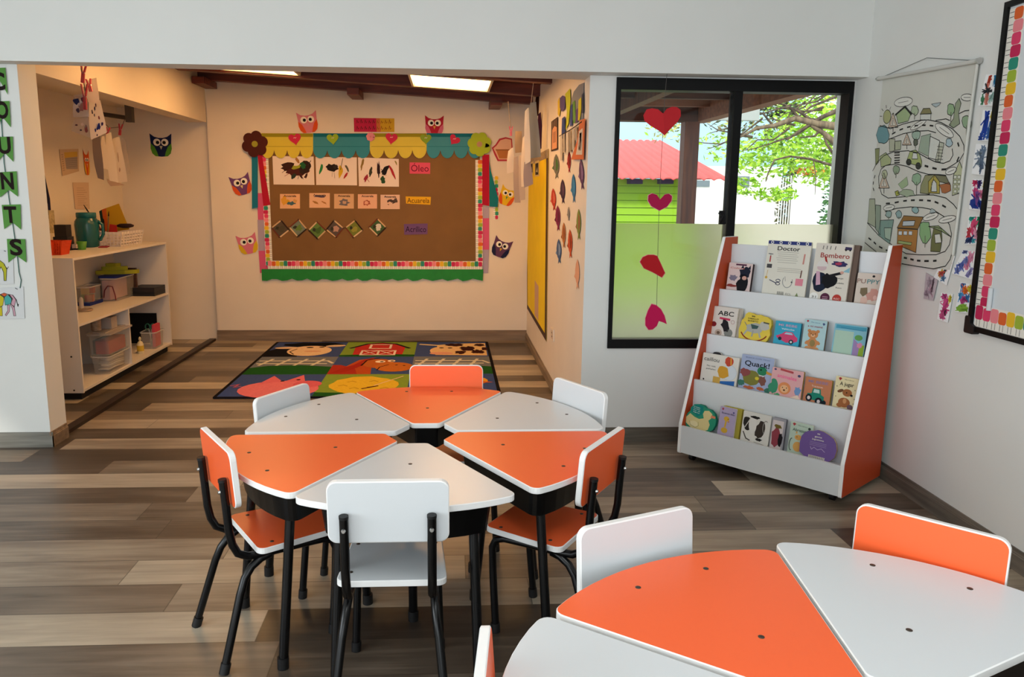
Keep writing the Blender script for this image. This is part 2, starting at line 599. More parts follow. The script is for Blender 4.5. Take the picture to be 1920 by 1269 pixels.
# walls out of view, with the windows that light the room
mb = MB()
mb.box(-4.2, -4.08, -2.9, 4.19, 0, .7, WHITE_WALL); mb.box(-4.2, -4.08, -2.9, 4.19, 2.3, 2.8, WHITE_WALL)
mb.box(-4.2, -4.08, -2.9, -1.6, .7, 2.3, WHITE_WALL); mb.box(-4.2, -4.08, 2.6, 4.19, .7, 2.3, WHITE_WALL)
struct('wall_left', mb)
mb = MB()
mb.box(-4.2, 2.3, -3.0, -2.88, 0, .5, WHITE_WALL); mb.box(-4.2, 2.3, -3.0, -2.88, 2.45, 2.8, WHITE_WALL)
mb.box(-4.2, -3.2, -3.0, -2.88, .5, 2.45, WHITE_WALL); mb.box(1.6, 2.3, -3.0, -2.88, .5, 2.45, WHITE_WALL)
struct('wall_rear', mb)
# alcove
CZ = lambda x: 2.44 - .055 * (x + 2.17)
mb = MB(); mb.box(-2.185, AR_X + .1, YB, YB + .1, 0, 2.75, CREAM_WALL); struct('wall_alcove_back', mb)
mb = MB(); mb.box(AR_X, AR_X + .13, 4.202, 4.37, 0, HB, CREAM_WALL); mb.box(AR_X, AR_X + .13, 4.37, YB, 0, 2.75, CREAM_WALL); struct('wall_alcove_right', mb)
mb = MB(); mb.box(NI_X - .1, -2.185, NI_Y, NI_Y + .1, 0, 2.75, CREAM_WALL); struct('wall_niche_end', mb)
mb = MB(); mb.box(NI_X - .1, NI_X, 4.37, NI_Y, 0, 2.75, CREAM_WALL); struct('wall_niche_left', mb)
mb = MB(); mb.box(-2.35, -2.191, 4.37, YB, 2.005, 2.62, CREAM_WALL); struct('wall_niche_header', mb)
mb = MB(); mb.box(NI_X, -2.35, 4.37, NI_Y, 2.13, 2.2, CREAM_WALL); struct('ceiling', mb)
# sloped ceiling of dark boards over the alcove
WOODC = wood_mat('dark_ceiling_boards', '4a1c10', '6b2c19', 'X', .55)
mb = MB(); x0, x1 = -2.2, AR_X + .02
mb.add([(x, y, CZ(x) + dz) for dz in (0, .04) for y in (4.18, YB) for x in (x0, x1)],
       [(0, 2, 3, 1), (4, 5, 7, 6), (0, 1, 5, 4), (2, 6, 7, 3), (0, 4, 6, 2), (1, 3, 7, 5)], WOODC)
struct('ceiling', mb)
k = 0
for y, h in ((5.80, .065), (6.555, .075), (7.13, .095)):
    mb = MB(); zt = CZ
    pts = [(x, yy, zt(x) - d) for d in (.0, .087) for yy in (y - .04, y + .05) for x in (-2.19, AR_X)]
    mb.add(pts, [(0, 1, 3, 2), (4, 6, 7, 5), (0, 4, 5, 1), (2, 3, 7, 6), (0, 2, 6, 4), (1, 5, 7, 3)], RAFTER)
    o = struct('trim_%d' % (k + 1), mb); k += 1
for px in ((386, 152), (668, 176), (928, 189)):
    p = atY(px, 7.15); x = max(p.x, -2.13)
    mb = MB(); z = CZ(x) - .087
    mb.box(x - .05, x + .05, 6.9, 7.275, z - .055, z + .0, RAFTER)
    struct('trim_%d' % (k + 1), mb); k += 1
# threshold strip on the floor under the niche header
mb = MB(); mb.box(-2.262, -2.205, 4.40, 7.27, 0, .022, DARKTRIM); struct('trim_%d' % (k + 1), mb)


def baseboard(name, p0, p1, nrm, mat, h=.083, t=.014):
    mb = MB(); p0 = Vector((*p0, 0)); p1 = Vector((*p1, 0)); n = Vector((*nrm, 0)).normalized()
    d = p1 - p0; L = d.length; d.normalize()
    prof = [(0, 0), (t, 0), (t, h * .74), (t * .75, h * .77), (t * .75, h * .82), (t * .55, h * .85), (t * .5, h), (0, h)]
    vs = [p0 + n * a + Vector((0, 0, b)) for a, b in prof] + [p1 + n * a + Vector((0, 0, b)) for a, b in prof]
    m = len(prof)
    fs = [(i, (i + 1) % m, m + (i + 1) % m, m + i) for i in range(m)] + [tuple(range(m))[::-1], tuple(range(m, 2 * m))]
    mb.add(vs, fs, mat); return struct(name, mb)


baseboard('baseboard_pillar', (-4.05, 4.19), (-2.176, 4.19), (0, -1), GREYBASE)
baseboard('baseboard_pillar_side', (-2.19, 4.178), (-2.19, 4.36), (1, 0), BROWNBASE)
baseboard('baseboard_window', (AR_X - .014, 4.20), (2.19, 4.20), (0, -1), wood_mat('grey_wood_baseboard_dark', '4c453c', '6d6558', 'X', .55))
q0 = RA - RDIR * .78; q1 = RA + RDIR * 6.2
baseboard('baseboard_right', (q0.x, q0.y), (q1.x, q1.y), (RIGHT.n.x, RIGHT.n.y), wood_mat('grey_wood_baseboard_y', '5b544b', '7c7367', 'Y', .55))
baseboard('baseboard_alcove_back', (-2.19, YB), (AR_X, YB), (0, -1), BROWNBASE, .1)
baseboard('baseboard_alcove_right', (AR_X, 4.19), (AR_X, YB - .015), (-1, 0), wood_mat('brown_wood_baseboard_y', '6d5a48', '8c7862', 'Y', .55), .075)

# ----------------------------------------------------------------- window
win = empty('window_1', ((WX0 + WX1) / 2, 4.2, WZ0), kind='structure')
GLASS = glass_mat(); FILM = film_mat()
W2 = win.location
def wb(name, boxes, mat, parent=win):
    mb = MB()
    for (a, b, c, d, e, f) in boxes:
        mb.box(a - W2.x, b - W2.x, c - W2.y, d - W2.y, e - W2.z, f - W2.z, mat)
    return mb.build(name, parent)
fw = .034
wb('frame', [(WX0, WX1, 4.185, 4.28, WZ1 - .062, WZ1), (WX0, WX1, 4.185, 4.28, WZ0, WZ0 + .05), (WX0, WX0 + .024, 4.185, 4.28, WZ0 + .05, WZ1 - .062), (WX1 - .024, WX1, 4.185, 4.28, WZ0 + .05, WZ1 - .062)], WALLBLACK)
xm = atY((1377, 280), 4.21).x
wb('sash', [(xm - .022, xm + .022, 4.192, 4.214, WZ0 + .05, WZ1 - .062)], WALLBLACK)
wb('sash', [(xm - .03, xm + .012, 4.232, 4.25, WZ0 + .05, WZ1 - .062)], WALLBLACK)
zf = atY((1250, 419), 4.205).z
wb('glass_pane', [(WX0 + .024, xm - .022, 4.200, 4.204, WZ0 + .05, WZ1 - .062)], GLASS)
wb('glass_pane', [(xm + .012, WX1 - .024, 4.238, 4.242, WZ0 + .05, WZ1 - .062)], GLASS)
def filmp(x0, x1, y):
    mb = MB(); mb.add([(x0 - W2.x, y - W2.y, WZ0 + .05 - W2.z), (x1 - W2.x, y - W2.y, WZ0 + .05 - W2.z), (x1 - W2.x, y - W2.y, zf - W2.z), (x0 - W2.x, y - W2.y, zf - W2.z)], [(0, 1, 2, 3)], FILM)
    o = mb.build('frosted_film', win); o['label'] = 'frosted privacy film on the lower half of the pane'
filmp(WX0 + .024, xm - .022, 4.206); filmp(xm + .012, WX1 - .024, 4.2445)
pl_ = atY((1352, 405), 4.19)
mb = MB(); mb.box(pl_.x - .012 - W2.x, pl_.x + .016 - W2.x, -.03, -.008, pl_.z - .045 - W2.z, pl_.z + .03 - W2.z, WALLBLACK)
mb.tube([(pl_.x - .02 - W2.x, -.03, pl_.z + .02 - W2.z), (pl_.x + .0 - W2.x, -.04, pl_.z - .0 - W2.z), (pl_.x - .01 - W2.x, -.03, pl_.z - .03 - W2.z)], .008, WALLBLACK, 8)
mb.build('latch', win)
mb = MB(); mb.box(-.02, -.017, -.017, -.0155, .012, .04, STEEL)
mb.build('drain_slot', win)

# ================================================================= furniture
def wedge_outline(d=.004):
    R = .631; t30 = math.tan(R_(30))
    pts = [(.088, -.088 * t30), (R * math.cos(R_(30)), -R * math.sin(R_(30)))]
    rad = [.022, .03]
    for a in range(-24, 25, 4):
        pts.append((R * math.cos(R_(a)), R * math.sin(R_(a)))); rad.append(0)
    pts += [(R * math.cos(R_(30)), R * math.sin(R_(30))), (.088, .088 * t30)]; rad += [.03, .022]
    return inset(rounded(pts, rad, 5), d)


def make_wedge(color):
    root = empty('wedge_table')
    face = ORANGE if color == 'orange' else WHITE_L
    out = wedge_outline()
    MB().board(out, .561, .58, face, WHITE_E, .0022, .0018).build('tabletop', root)
    def tray(e, Rr):
        x0 = 2 * e; k = math.tan(R_(30)); q = [(x0 + .07, -.07 * k)]; rad = [.012]
        # where the offset side line meets the outer radius
        a2, b2, c2 = 1 + k * k, -2 * k * k * x0, k * k * x0 * x0 - Rr * Rr
        xx = (-b2 + math.sqrt(b2 * b2 - 4 * a2 * c2)) / (2 * a2); yy = k * (xx - x0); am = math.atan2(yy, xx)
        q.append((xx, -yy)); rad.append(.03)
        for t in range(-4, 5): q.append((Rr * math.cos(am * t / 6), Rr * math.sin(am * t / 6))); rad.append(0)
        q += [(xx, yy), (x0 + .07, .07 * k)]; rad += [.03, .012]
        return rounded(q, rad, 4)
    ap = tray(.045, .585); lo = tray(.052, .572)
    mb = MB(); n = len(ap)
    # open under-shelf tray: sheet sides and a bottom
    mb.add([(p[0], p[1], .561) for p in ap] + [(p[0], p[1], .462) for p in lo], [(i, n + i, n + (i + 1) % n, (i + 1) % n) for i in range(n)], BLACK_T)
    mb.poly(lo, BLACK_T, .462); mb.poly(lo, BLACK_T, .466)
    mb.build('apron', root)
    for (x, y), fx in (((.535, .197), 1), ((.535, -.197), 1), ((.21, 0), 0)):
        a = Vector((x, y, 0))
        d = a.normalized() if fx else Vector((-1, 0, 0))
        top = a - d * .045
        mb = MB()
        mb.tube([(top.x - d.x * .03, top.y - d.y * .03, .552), (top.x - d.x * .008, top.y - d.y * .008, .547), (top.x + d.x * .008, top.y + d.y * .008, .53), (top.x + d.x * .016, top.y + d.y * .016, .50), (a.x + d.x * .02, a.y + d.y * .02, .008)], .0145, BLACK_T, 12)
        leg = mb.build('leg', root)
        mb = MB(); mb.tube([(a.x + d.x * .02, a.y + d.y * .02, 0), (a.x + d.x * .0195, a.y + d.y * .0195, .035)], .0175, BLACK_P, 12); mb.build('rubber_foot', leg)
    for x, y in ((.293, 0), (.545, .094), (.545, -.094)):
        mb = MB(); mb.lathe([(.0062, .5785), (.0062, .5808), (.004, .5814), (.0005, .5814)], BOLT_D, (x, y, 0), 12); mb.build('bolt_cap', root)
    return root


def make_chair(seatc, backc=None):
    root = empty('school_chair')
    sf = ORANGE if seatc == 'orange' else WHITE_L
    bf = sf
    pts = rounded([(.118, -.152), (.395, -.135), (.395, .135), (.118, .152)], .024, 5)
    MB().board(pts, .336, .355, sf, WHITE_E, .003, .002).build('seat', root)
    # backrest: upright board slightly raked, in a local frame
    c = Vector((.060, 0, .582)); up = Vector((-.075, 0, 1)).normalized(); lt = Vector((0, -1, 0)); nn = lt.cross(up)   # nn faces +x?
    if nn.x < 0: lt = -lt; nn = lt.cross(up)
    mb = MB(); mb.T = lambda p: c + lt * p[0] + up * p[1] + nn * p[2]
    mb.board(rounded([(-.158, -.087), (.158, -.087), (.158, .087), (-.158, .087)], .026, 6), -.0095, .0095, bf, WHITE_E, .003, .002)
    back = mb.build('backrest', root)
    for s in (-1, 1):
        yb = s * .113
        path = [(.035, yb, .575), (.041, yb, .49), (.045, yb, .42), (.053, yb, .375), (.068, yb, .343), (.095, yb, .327), (.13, yb, .3235)]
        path += [(.26, s * .116, .3235), (.33, s * .119, .3225), (.36, s * .121, .312), (.372, s * .122, .285), (.368, s * .124, .2), (.352, s * .130, .012)]
        up_ = MB().tube(path, .0122, BLACK_T, 12).build('side_frame', root)
        MB().tube([(.0345, yb, .573), (.034, yb, .581)], .0128, BLACK_P, 12).build('end_plug', up_)
        MB().tube([(.352, s * .130, 0), (.3545, s * .129, .03)], .0152, BLACK_P, 12).build('rubber_foot', up_)
        lg = MB().tube([(.165, s * .116, .318), (.135, s * .117, .312), (.105, s * .119, .294), (.082, s * .123, .265), (.064, s * .130, .22), (.001, s * .153, .01)], .0122, BLACK_T, 12).build('leg', root)
        MB().tube([(-.001, s * .1535, 0), (.008, s * .150, .03)], .0152, BLACK_P, 12).build('rubber_foot', lg)
        mb = MB(); zb = .543; xb = .0370
        mb.tube([(xb - .017, yb, zb), (xb - .012, yb, zb), (xb - .011, yb, zb)], [.0045, .0062, .0062], STEEL, 8); mb.build('bolt', root)
        mb = MB(); mb.lathe([(.006, .354), (.006, .356), (.0005, .3565)], BOLT_D, (.345, s * .116, 0), 10); mb.build('seat_bolt', root)
        mb = MB(); mb.lathe([(.006, .354), (.006, .356), (.0005, .3565)], BOLT_D, (.17, s * .116, 0), 10); mb.build('seat_bolt', root)
    mb = MB(); mb.tube([(.33, -.119, .3225), (.33, .119, .3225)], .009, BLACK_T, 8); mb.build('cross_bar', root)
    return root


T1 = Vector((-.0845, 2.5856)); T2 = Vector((.707, 1.030))
wO = make_wedge('orange'); wW = make_wedge('white')
def put_wedge(c, axis, color, label, group, off=(0, 0), first={}):
    src = wO if color == 'orange' else wW
    o = src if color not in first else copy_tree(src)
    first[color] = 1
    o.location = (c.x + off[0], c.y + off[1], 0); o.rotation_euler = (0, 0, R_(axis))
    tag(o, label, 'table', group)
    return o
G1 = 'wedge tables of the full round'
put_wedge(T1, -90, 'white', 'white wedge tabletop on black legs in front of the near white chair', G1, (-.035, -.035))
put_wedge(T1, -30, 'orange', 'orange wedge tabletop of the full round on the side towards the window', G1, (.008, -.006))
put_wedge(T1, 30, 'white', 'white wedge tabletop of the full round pointing at the window corner', G1, (.008, .004))
put_wedge(T1, 90, 'orange', 'orange wedge tabletop of the full round closest to the farm rug', G1, (0, 0))
put_wedge(T1, 150, 'white', 'white wedge tabletop of the full round on the side of the open shelving', G1, (0, 0))
put_wedge(T1, 210, 'orange', 'orange wedge tabletop of the full round nearest the plain pillar side', G1, (-.032, -.018))
G2 = 'wedge tables of the cropped round'
put_wedge(T2, 114, 'orange', 'large orange wedge tabletop cut by the photo edge with white chair behind', G2)
put_wedge(T2, 54, 'white', 'white wedge tabletop in front of the orange chair by the whiteboard wall', G2, (.004, .042))
put_wedge(T2, -6, 'orange', 'sliver of orange wedge tabletop at the photo corner under the whiteboard', G2, (.03, .0))
put_wedge(T2, 174, 'white', 'white wedge tabletop beside the orange chair seen edge-on', G2, (-.012, .0))

cO = make_chair('orange'); cW = make_chair('white')
def put_chair(x, y, face, color, label, group, size=1.0, first={}):
    src = cO if color == 'orange' else cW
    o = src if color not in first else copy_tree(src)
    first[color] = 1
    o.location = (x, y, 0); o.rotation_euler = (0, 0, R_(face)); o.scale = (size, size, size)
    tag(o, label, 'chair', group)
def by_back(mx, my, face):
    return mx - .056 * math.cos(R_(face)), my - .056 * math.sin(R_(face)), face
GC = 'small chairs around the full round table'
put_chair(-.158, 1.842, 90, 'white', 'white school chair seen from behind at the near side of the round', GC)
put_chair(-.742, 2.222, 32, 'orange', 'orange school chair on the side towards the pillar, back panel turned away', GC)
put_chair(*by_back(-.645, 2.930, -30), 'white', 'white school chair tucked in before the pig corner of the rug', GC, .955)
put_chair(*by_back(-.013, 3.238, -90.5), 'orange', 'orange school chair standing in front of the farm rug', GC)
put_chair(*by_back(.507, 2.886, -150.4), 'white', 'white school chair by the corner beside the window wall', GC)
put_chair(*by_back(.468, 2.224, 146), 'orange', 'orange school chair on the bookshelf side, white top edge slanting up', GC)
GD = 'small chairs around the cropped round table'
put_chair(*by_back(.432, 1.648, -67.5), 'white', 'white school chair behind the large orange wedge', GD)
put_chair(*by_back(1.107, 1.607, -134.2), 'orange', 'orange school chair against the whiteboard wall side of the round', GD)
put_chair(*by_back(.049, 1.072, -6.2), 'orange', 'orange school chair seen edge-on as a narrow strip at the bottom', GD)

# ==================================================== slanted display bookshelf
RKL = Vector((1.218, 3.882, 0)); REX = Vector((.657, -.754, 0)).normalized(); REY = Vector((-REX.y, REX.x, 0))
RANG = math.atan2(REX.y, REX.x)
RW = .866
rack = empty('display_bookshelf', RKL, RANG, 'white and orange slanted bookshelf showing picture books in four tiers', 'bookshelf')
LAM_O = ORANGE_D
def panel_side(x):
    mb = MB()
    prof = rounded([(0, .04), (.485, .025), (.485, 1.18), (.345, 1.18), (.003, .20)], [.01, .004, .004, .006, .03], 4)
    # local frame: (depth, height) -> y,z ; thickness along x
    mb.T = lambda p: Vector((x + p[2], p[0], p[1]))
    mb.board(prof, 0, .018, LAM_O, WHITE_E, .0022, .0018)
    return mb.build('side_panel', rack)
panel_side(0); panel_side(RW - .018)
BT = [(.004, .192), (.105, .43), (.21, .665), (.315, .90), (.42, 1.14)]     # depth, top height of each board
for i, (y, z) in enumerate(BT):
    zb = .045 if i == 0 else BT[i - 1][1] - .13
    mb = MB(); mb.box(.018, RW - .018, y, y + .014, zb, z, WHITE_L)
    o = mb.build('front_board' if i == 0 else 'tier_board', rack)
    if i < 4:
        mb = MB(); mb.box(.018, RW - .018, y + .014, BT[i + 1][0], z - .034, z - .022, WHITE_L); mb.build('tier_floor', rack)
mb = MB(); mb.box(.018, RW - .018, .06, .47, .045, .06, WHITE_L); mb.build('bottom_board', rack)
for x, y in ((.06, .06), (.06, .43), (RW - .06, .06), (RW - .06, .43)):
    mb = MB(); mb.tube([(x - .011, y, .0205), (x + .011, y, .0205)], .0205, BLACK_P, 14); mb.box(x - .004, x + .004, y - .008, y + .008, .022, .047, BLACK_P); mb.build('caster', rack)


def rk(x, y, z):
    return RKL + REX * x + REY * y + Vector((0, 0, z))


def pocket(k, lay=0.0):
    y, z = BT[k]
    tl = R_(8.5)
    up = Vector((REY.x * math.sin(tl), REY.y * math.sin(tl), math.cos(tl)))
    o = rk(0, y + .040, z - .020)
    p = Pl(o, REX, up); p.o = o + p.n * lay      # n looks out of the shelf
    return p


BK = {}
def book(k, tl, tr, cover, label, lay=0.0, th=.014, pages='e9e2d2', shape=None, r=.004, name='picture_book', group=None, tilt=0):
    """board book in tier k; tl, tr = its upper corners in the photo. Returns cover builder with w, h"""
    p0 = pocket(k, lay)
    a = p0.loc(tl); b = p0.loc(tr)
    w = abs(b[0] - a[0]); h = (a[1] + b[1]) / 2
    o = p0.o + p0.ux * a[0]
    pl = Pl(o, p0.ux, p0.uy); pl.o = o
    pts = shape(w, h) if shape else rounded([(0, 0), (w, 0), (w, h), (0, h)], r, 3)
    cm = paper(cover)
    body = MB(); body.slab(pts, -th + .002, -.0018, paper(pages)); body.slab(pts, -th, -th + .002, cm)
    ob = body.build(name, mw=pl.mat(), label=label, cat='book', group=group)
    c = MB(); c.slab(pts, -.0018, 0, cm); c.w = w; c.h = h; c.par = ob
    c.z = .0004
    return c


def done(c, nm='cover'):
    return c.build(nm, c.par)


def pp(c, pts, hexc, z=0.0004):
    c.poly([(u * c.w, v * c.h) for u, v in pts], paper(hexc), z)


def pe(c, u, v, ru, rv, hexc, z=.0004, a0=0, a1=2 * PI, rot=0):
    """ellipse, radii as fractions of the width"""
    c.poly(ell(u * c.w, v * c.h, ru * c.w, rv * c.w, 18, a0, a1, rot), paper(hexc), z)


def pb(c, u, v, ru, rv, hexc, seed=1, z=.0004, rough=.25, rot=0):
    c.poly(blot(u * c.w, v * c.h, ru * c.w, rv * c.w, seed, 16, rough, rot), paper(hexc), z)


def ps(c, pts, w, hexc, z=.0008):
    c.stroke([(u * c.w, v * c.h) for u, v in pts], w, paper(hexc), z)


def pt(c, s, u, v, hexc, wfrac, size, z=.0012, bold=.0, rot=0):
    c.text(s, u * c.w, v * c.h, size, paper(hexc), z, wfrac * c.w, rot, bold)


def arcpts(cx, cy, rx, ry, a0, a1, n=10):
    return [(cx + rx * math.cos(R_(a0 + (a1 - a0) * i / n)), cy + ry * math.sin(R_(a0 + (a1 - a0) * i / n))) for i in range(n + 1)]


GB = ['picture books in the top tier', 'picture books in the second tier', 'picture books in the third tier', 'picture books in the bottom tier']
# --- top tier (k=3)
c = book(3, (1368, 491.5), (1412, 495), 'd9c3bf', 'small pink book with a black puppy, top tier beside the orange panel', th=.022, group=GB[0], pages='3a3030')
pt(c, 'Colors', .38, .83, 'b9543f', .6, .014); pp(c, [(.3, .92), (.75, .92), (.75, .97), (.3, .97)], '54283f')
pb(c, .72, .70, .24, .22, '1d2233', 3); pb(c, .66, .32, .22, .34, '16161c', 5); pe(c, .72, .52, .1, .08, 'c99a8c', .0008)
pp(c, [(.52, .82), (.6, .95), (.66, .84)], '1d2233', .0006); pp(c, [(.82, .84), (.92, .95), (.94, .8)], '1d2233', .0006)
pb(c, .25, .5, .17, .12, '7d7688', 8); pb(c, .2, .24, .2, .06, '8a3b35', 2); done(c)
c = book(3, (1441.5, 450), (1523, 453.5), 'dcd9cc', 'large cream book titled Doctor with a blue top band', th=.012, group=GB[0], r=.006)
pp(c, [(0.005, .935), (.995, .935), (.995, .992), (.005, .992)], '353f78')
for u in (.1, .3, .5, .7, .9):
    pe(c, u, .963, .035, .035, 'eceae2', .0008); pe(c, u, .963, .02, .02, '353f78', .0012)
pt(c, 'Doctor', .5, .865, '1f1f24', .52, .030, bold=.012)
for i, v in enumerate((.80, .765, .73, .695, .66, .62)):
    ps(c, [(.24 + .02 * (i % 3), v), (.74 - .03 * (i % 2), v)], .0017, '9a988f')
for i, v in enumerate((.52, .49, .46)): ps(c, [(.3, v), (.84, v)], .0017, '9a988f')
ps(c, [(.1, .72), (.1, .62)], .006, 'b02f2f'); ps(c, [(.05, .76), (.15, .755)], .004, '55585c'); ps(c, [(.1, .76), (.1, .72)], .002, '6c6c70')
ps(c, [(.88, .78), (.87, .62)], .008, 'c7897f'); ps(c, [(.86, .5), (.85, .38)], .006, '6b4b43'); pp(c, [(.04, .51), (.16, .51), (.16, .58), (.04, .58)], '4a4a4c')
ps(c, [(.08, .47), (.06, .36)], .002, 'c8a03c'); pe(c, .06, .34, .03, .03, 'c8a03c')
ps(c, [(.15, .30), (.32, .25)], .004, '2a2f55'); c.stroke(ell(.35 * c.w, .245 * c.h, .05 * c.w, .03 * c.w, 14), .003, paper('2a2f55'), .0008, True); c.stroke(ell(.35 * c.w, .30 * c.h, .05 * c.w, .03 * c.w, 14), .003, paper('2a2f55'), .0008, True)
ps(c, arcpts(.57, .30, .11, .11, 150, 380, 14), .003, '8a8d90'); ps(c, [(.5, .38), (.52, .30)], .0022, '8a8d90'); pe(c, .67, .29, .02, .02, '3a3a3a')
pp(c, [(.75, .24), (.92, .24), (.92, .36), (.75, .36)], 'd88795')
for i in range(9): ps(c, [(.37 + i * .018, .04), (.37 + i * .018, .11)], .0012 + .001 * (i % 2), '1c1c1c')
pt(c, 'ECL', .63, .08, '777777', .13, .014); pp(c, [(.78, .05), (.86, .05), (.82, .12)], '7b8a5c'); done(c)
c = book(3, (1531.5, 455.5), (1601, 458), 'd8d2c6', 'large white book titled Bombero with a dark fireman photo', lay=.004, th=.013, group=GB[0])
pt(c, 'Bombero', .55, .80, '9c2f2c', .78, .034, bold=.008)
pp(c, [(.78, .90), (.97, .905), (.97, .95), (.80, .955)], '3d3558'); pe(c, .82, .90, .025, .025, '222222', .0009); pe(c, .93, .90, .025, .025, '222222', .0009)
for u in (.2, .3, .4, .53): ps(c, [(u, .9), (u + .01, .955)], .003, '3a3a3a')
ps(c, [(.30, .77), (.36, .66)], .009, 'a32a2a')
pb(c, .24, .34, .20, .30, '1b2438', 4, rough=.12); pb(c, .48, .38, .2, .2, '15161b', 6, .0006)
pe(c, .24, .585, .13, .085, 'c9b1b4', .0009); pp(c, [(.07, .60), (.42, .61), (.36, .68), (.24, .72), (.13, .68)], 'd9d5cf', .0012)
ps(c, [(.5, .46), (.8, .52)], .013, '1d1d22', .0012); pe(c, .8, .525, .05, .04, 'c99c8e', .0016); pp(c, [(.82, .54), (.99, .62), (.99, .53)], '86b4c2', .0009)
pb(c, .71, .665, .22, .075, '36355f', 9, .0008); pb(c, .68, .67, .1, .04, 'a83d57', 3, .0012)
pp(c, [(.1, .52), (.2, .52), (.26, .30), (.14, .28)], 'c7a1b4', .0014)
for v, wf in ((.43, .18), (.35, .24), (.27, .16)): pt(c, {.43: 'Jorge', .35: 'Ciudades', .27: 'Raso'}[v], .77, v, '333333', wf, .010)
pe(c, .13, .085, .12, .12, 'e9e9e4', .0016); pt(c, '31', .13, .085, '1b1b1b', .12, .016, .002); pe(c, .44, .085, .13, .13, '54283f', .0016); pe(c, .76, .085, .12, .12, 'b23a32', .0016)
pt(c, 'REC', .76, .085, 'e8d3c8', .16, .012, .002); ps(c, [(.37, .1), (.51, .1)], .003, 'b78fa0', .002); ps(c, [(.37, .07), (.51, .07)], .003, 'b78fa0', .002); done(c)
c = book(3, (1545, 456), (1613, 460), '6c5a50', 'thick brown book mostly hidden behind the large fireman book', lay=-.0125, th=.028, group=GB[0], pages='5a4a42'); done(c)
c = book(3, (1609, 511), (1654, 514), 'd3c7bb', 'small pink and tan book titled PUPPY at the end of the top tier', lay=.0, th=.018, group=GB[0])
pt(c, 'PU', .20, .76, '8f6e63', .36, .030, bold=.006); pt(c, 'PPY', .70, .76, '4f8589', .52, .030, bold=.006)
pp(c, [(.2, .55), (.48, .58), (.52, .40), (.34, .30), (.2, .40)], '776a52'); pb(c, .75, .36, .24, .26, 'c9968a', 5); pb(c, .40, .18, .14, .2, 'd8b5a6', 6); pe(c, .68, .92, .06, .05, '1f1f22'); pe(c, .85, .30, .08, .1, 'e0b7ad', .0009); done(c)
# --- second tier (k=2)
c = book(2, (1340, 574), (1385, 578), 'd7cfc6', 'cream ABC board book in the second tier', th=.012, group=GB[1])
pt(c, 'ABC', .52, .80, '1c1c1e', .66, .034, bold=.014); pp(c, [(.28, .60), (.72, .58), (.72, .65), (.28, .67)], 'c53e5d')
pe(c, .06, .42, .12, .1, '7d1e26'); pb(c, .55, .42, .16, .24, '232025', 3, rot=.5); pe(c, .3, .16, .15, .13, 'b9a596'); pe(c, .3, .16, .07, .06, '6b5748', .0009); pb(c, .72, .18, .16, .14, '7d7f79', 5); c.stroke(ell(.84 * c.w, .55 * c.h, .07 * c.w, .07 * c.w), .002, paper('b7848a'), .0009, True); done(c)
c = book(2, (1345, 573.5), (1392, 578.5), 'b3a89b', 'plain book standing directly behind the ABC book', lay=-.0135, th=.018, group=GB[1]); done(c)
def cloudy(w, h):
    return [(w * x, h * y) for x, y in [(.03, .1), (.1, .02), (.3, .0), (.6, .0), (.8, .02), (.93, .14), (1, .34), (.97, .5), (1, .66), (.97, .82), (.84, .91), (.72, .92), (.62, .96), (.5, .93), (.4, .97), (.24, 1), (.16, .93), (.14, .82), (.06, .7), (.04, .55), (.0, .4)]]
c = book(2, (1390, 582), (1449, 592), 'd9c04b', 'yellow shaped book with a grey rocking donkey', lay=.010, th=.022, shape=cloudy, pages='cdb54a', group=GB[1])
pt(c, 'MI', .42, .88, '2a2a22', .1, .010, bold=.01); pt(c, 'CABALLO', .42, .80, '2a2a22', .34, .011, bold=.012); pt(c, 'BONITO', .42, .72, '2a2a22', .32, .011, bold=.012)
pb(c, .5, .50, .28, .15, 'a7a8a3', 3, rough=.12); pb(c, .8, .60, .15, .14, 'b4b3ac', 4, .0006, .15); ps(c, [(.3, .46), (.18, .25)], .009, 'a7a8a3'); ps(c, [(.62, .44), (.70, .22)], .009, 'a7a8a3'); ps(c, [(.46, .4), (.44, .22)], .008, '9a9b96')
pp(c, [(.36, .62), (.62, .58), (.58, .48), (.42, .46)], '3d5754', .001); ps(c, [(.76, .72), (.92, .70)], .007, '52503f'); ps(c, arcpts(.5, .42, .43, .34, 200, 335, 14), .006, '8f2f24', .001); ps(c, [(.24, .56), (.16, .66)], .004, '7d7e7a'); done(c)
c = book(2, (1455, 601), (1503, 606), '3ba0bd', 'blue book with a pink car on its cover', th=.016, group=GB[1], pages='2c7f99')
pt(c, 'MI BEBE', .5, .86, 'c79fb8', .72, .016, bold=.01); pt(c, 'Vehículos', .52, .72, 'e2eef0', .5, .012)
pp(c, [(.08, .42), (.3, .52), (.42, .62), (.7, .62), (.82, .5), (.93, .42), (.93, .30), (.8, .24), (.5, .2), (.14, .34)], 'c9486f'); pp(c, [(.4, .52), (.46, .59), (.68, .59), (.74, .52)], '9fc2d2', .0009)
pe(c, .25, .33, .07, .07, '24303c', .0012); pe(c, .7, .25, .09, .09, '24303c', .0012); pe(c, .7, .25, .045, .045, 'c9c9c9', .0016); done(c)
c = book(2, (1509.5, 599), (1552, 601), 'a9c8cc', 'pale blue book with a brown teddy bear', th=.02, group=GB[1], pages='8a7a68')
pt(c, 'Mis Libros', .5, .92, '5f86a3', .4, .008); pt(c, 'a mi mamá', .5, .80, '9a4257', .66, .014, bold=.008); pp(c, [(.08, .95), (.14, .98), (.2, .95), (.14, .90)], 'b3323f'); pp(c, [(.8, .91), (.86, .94), (.93, .9), (.86, .85)], '46557f')
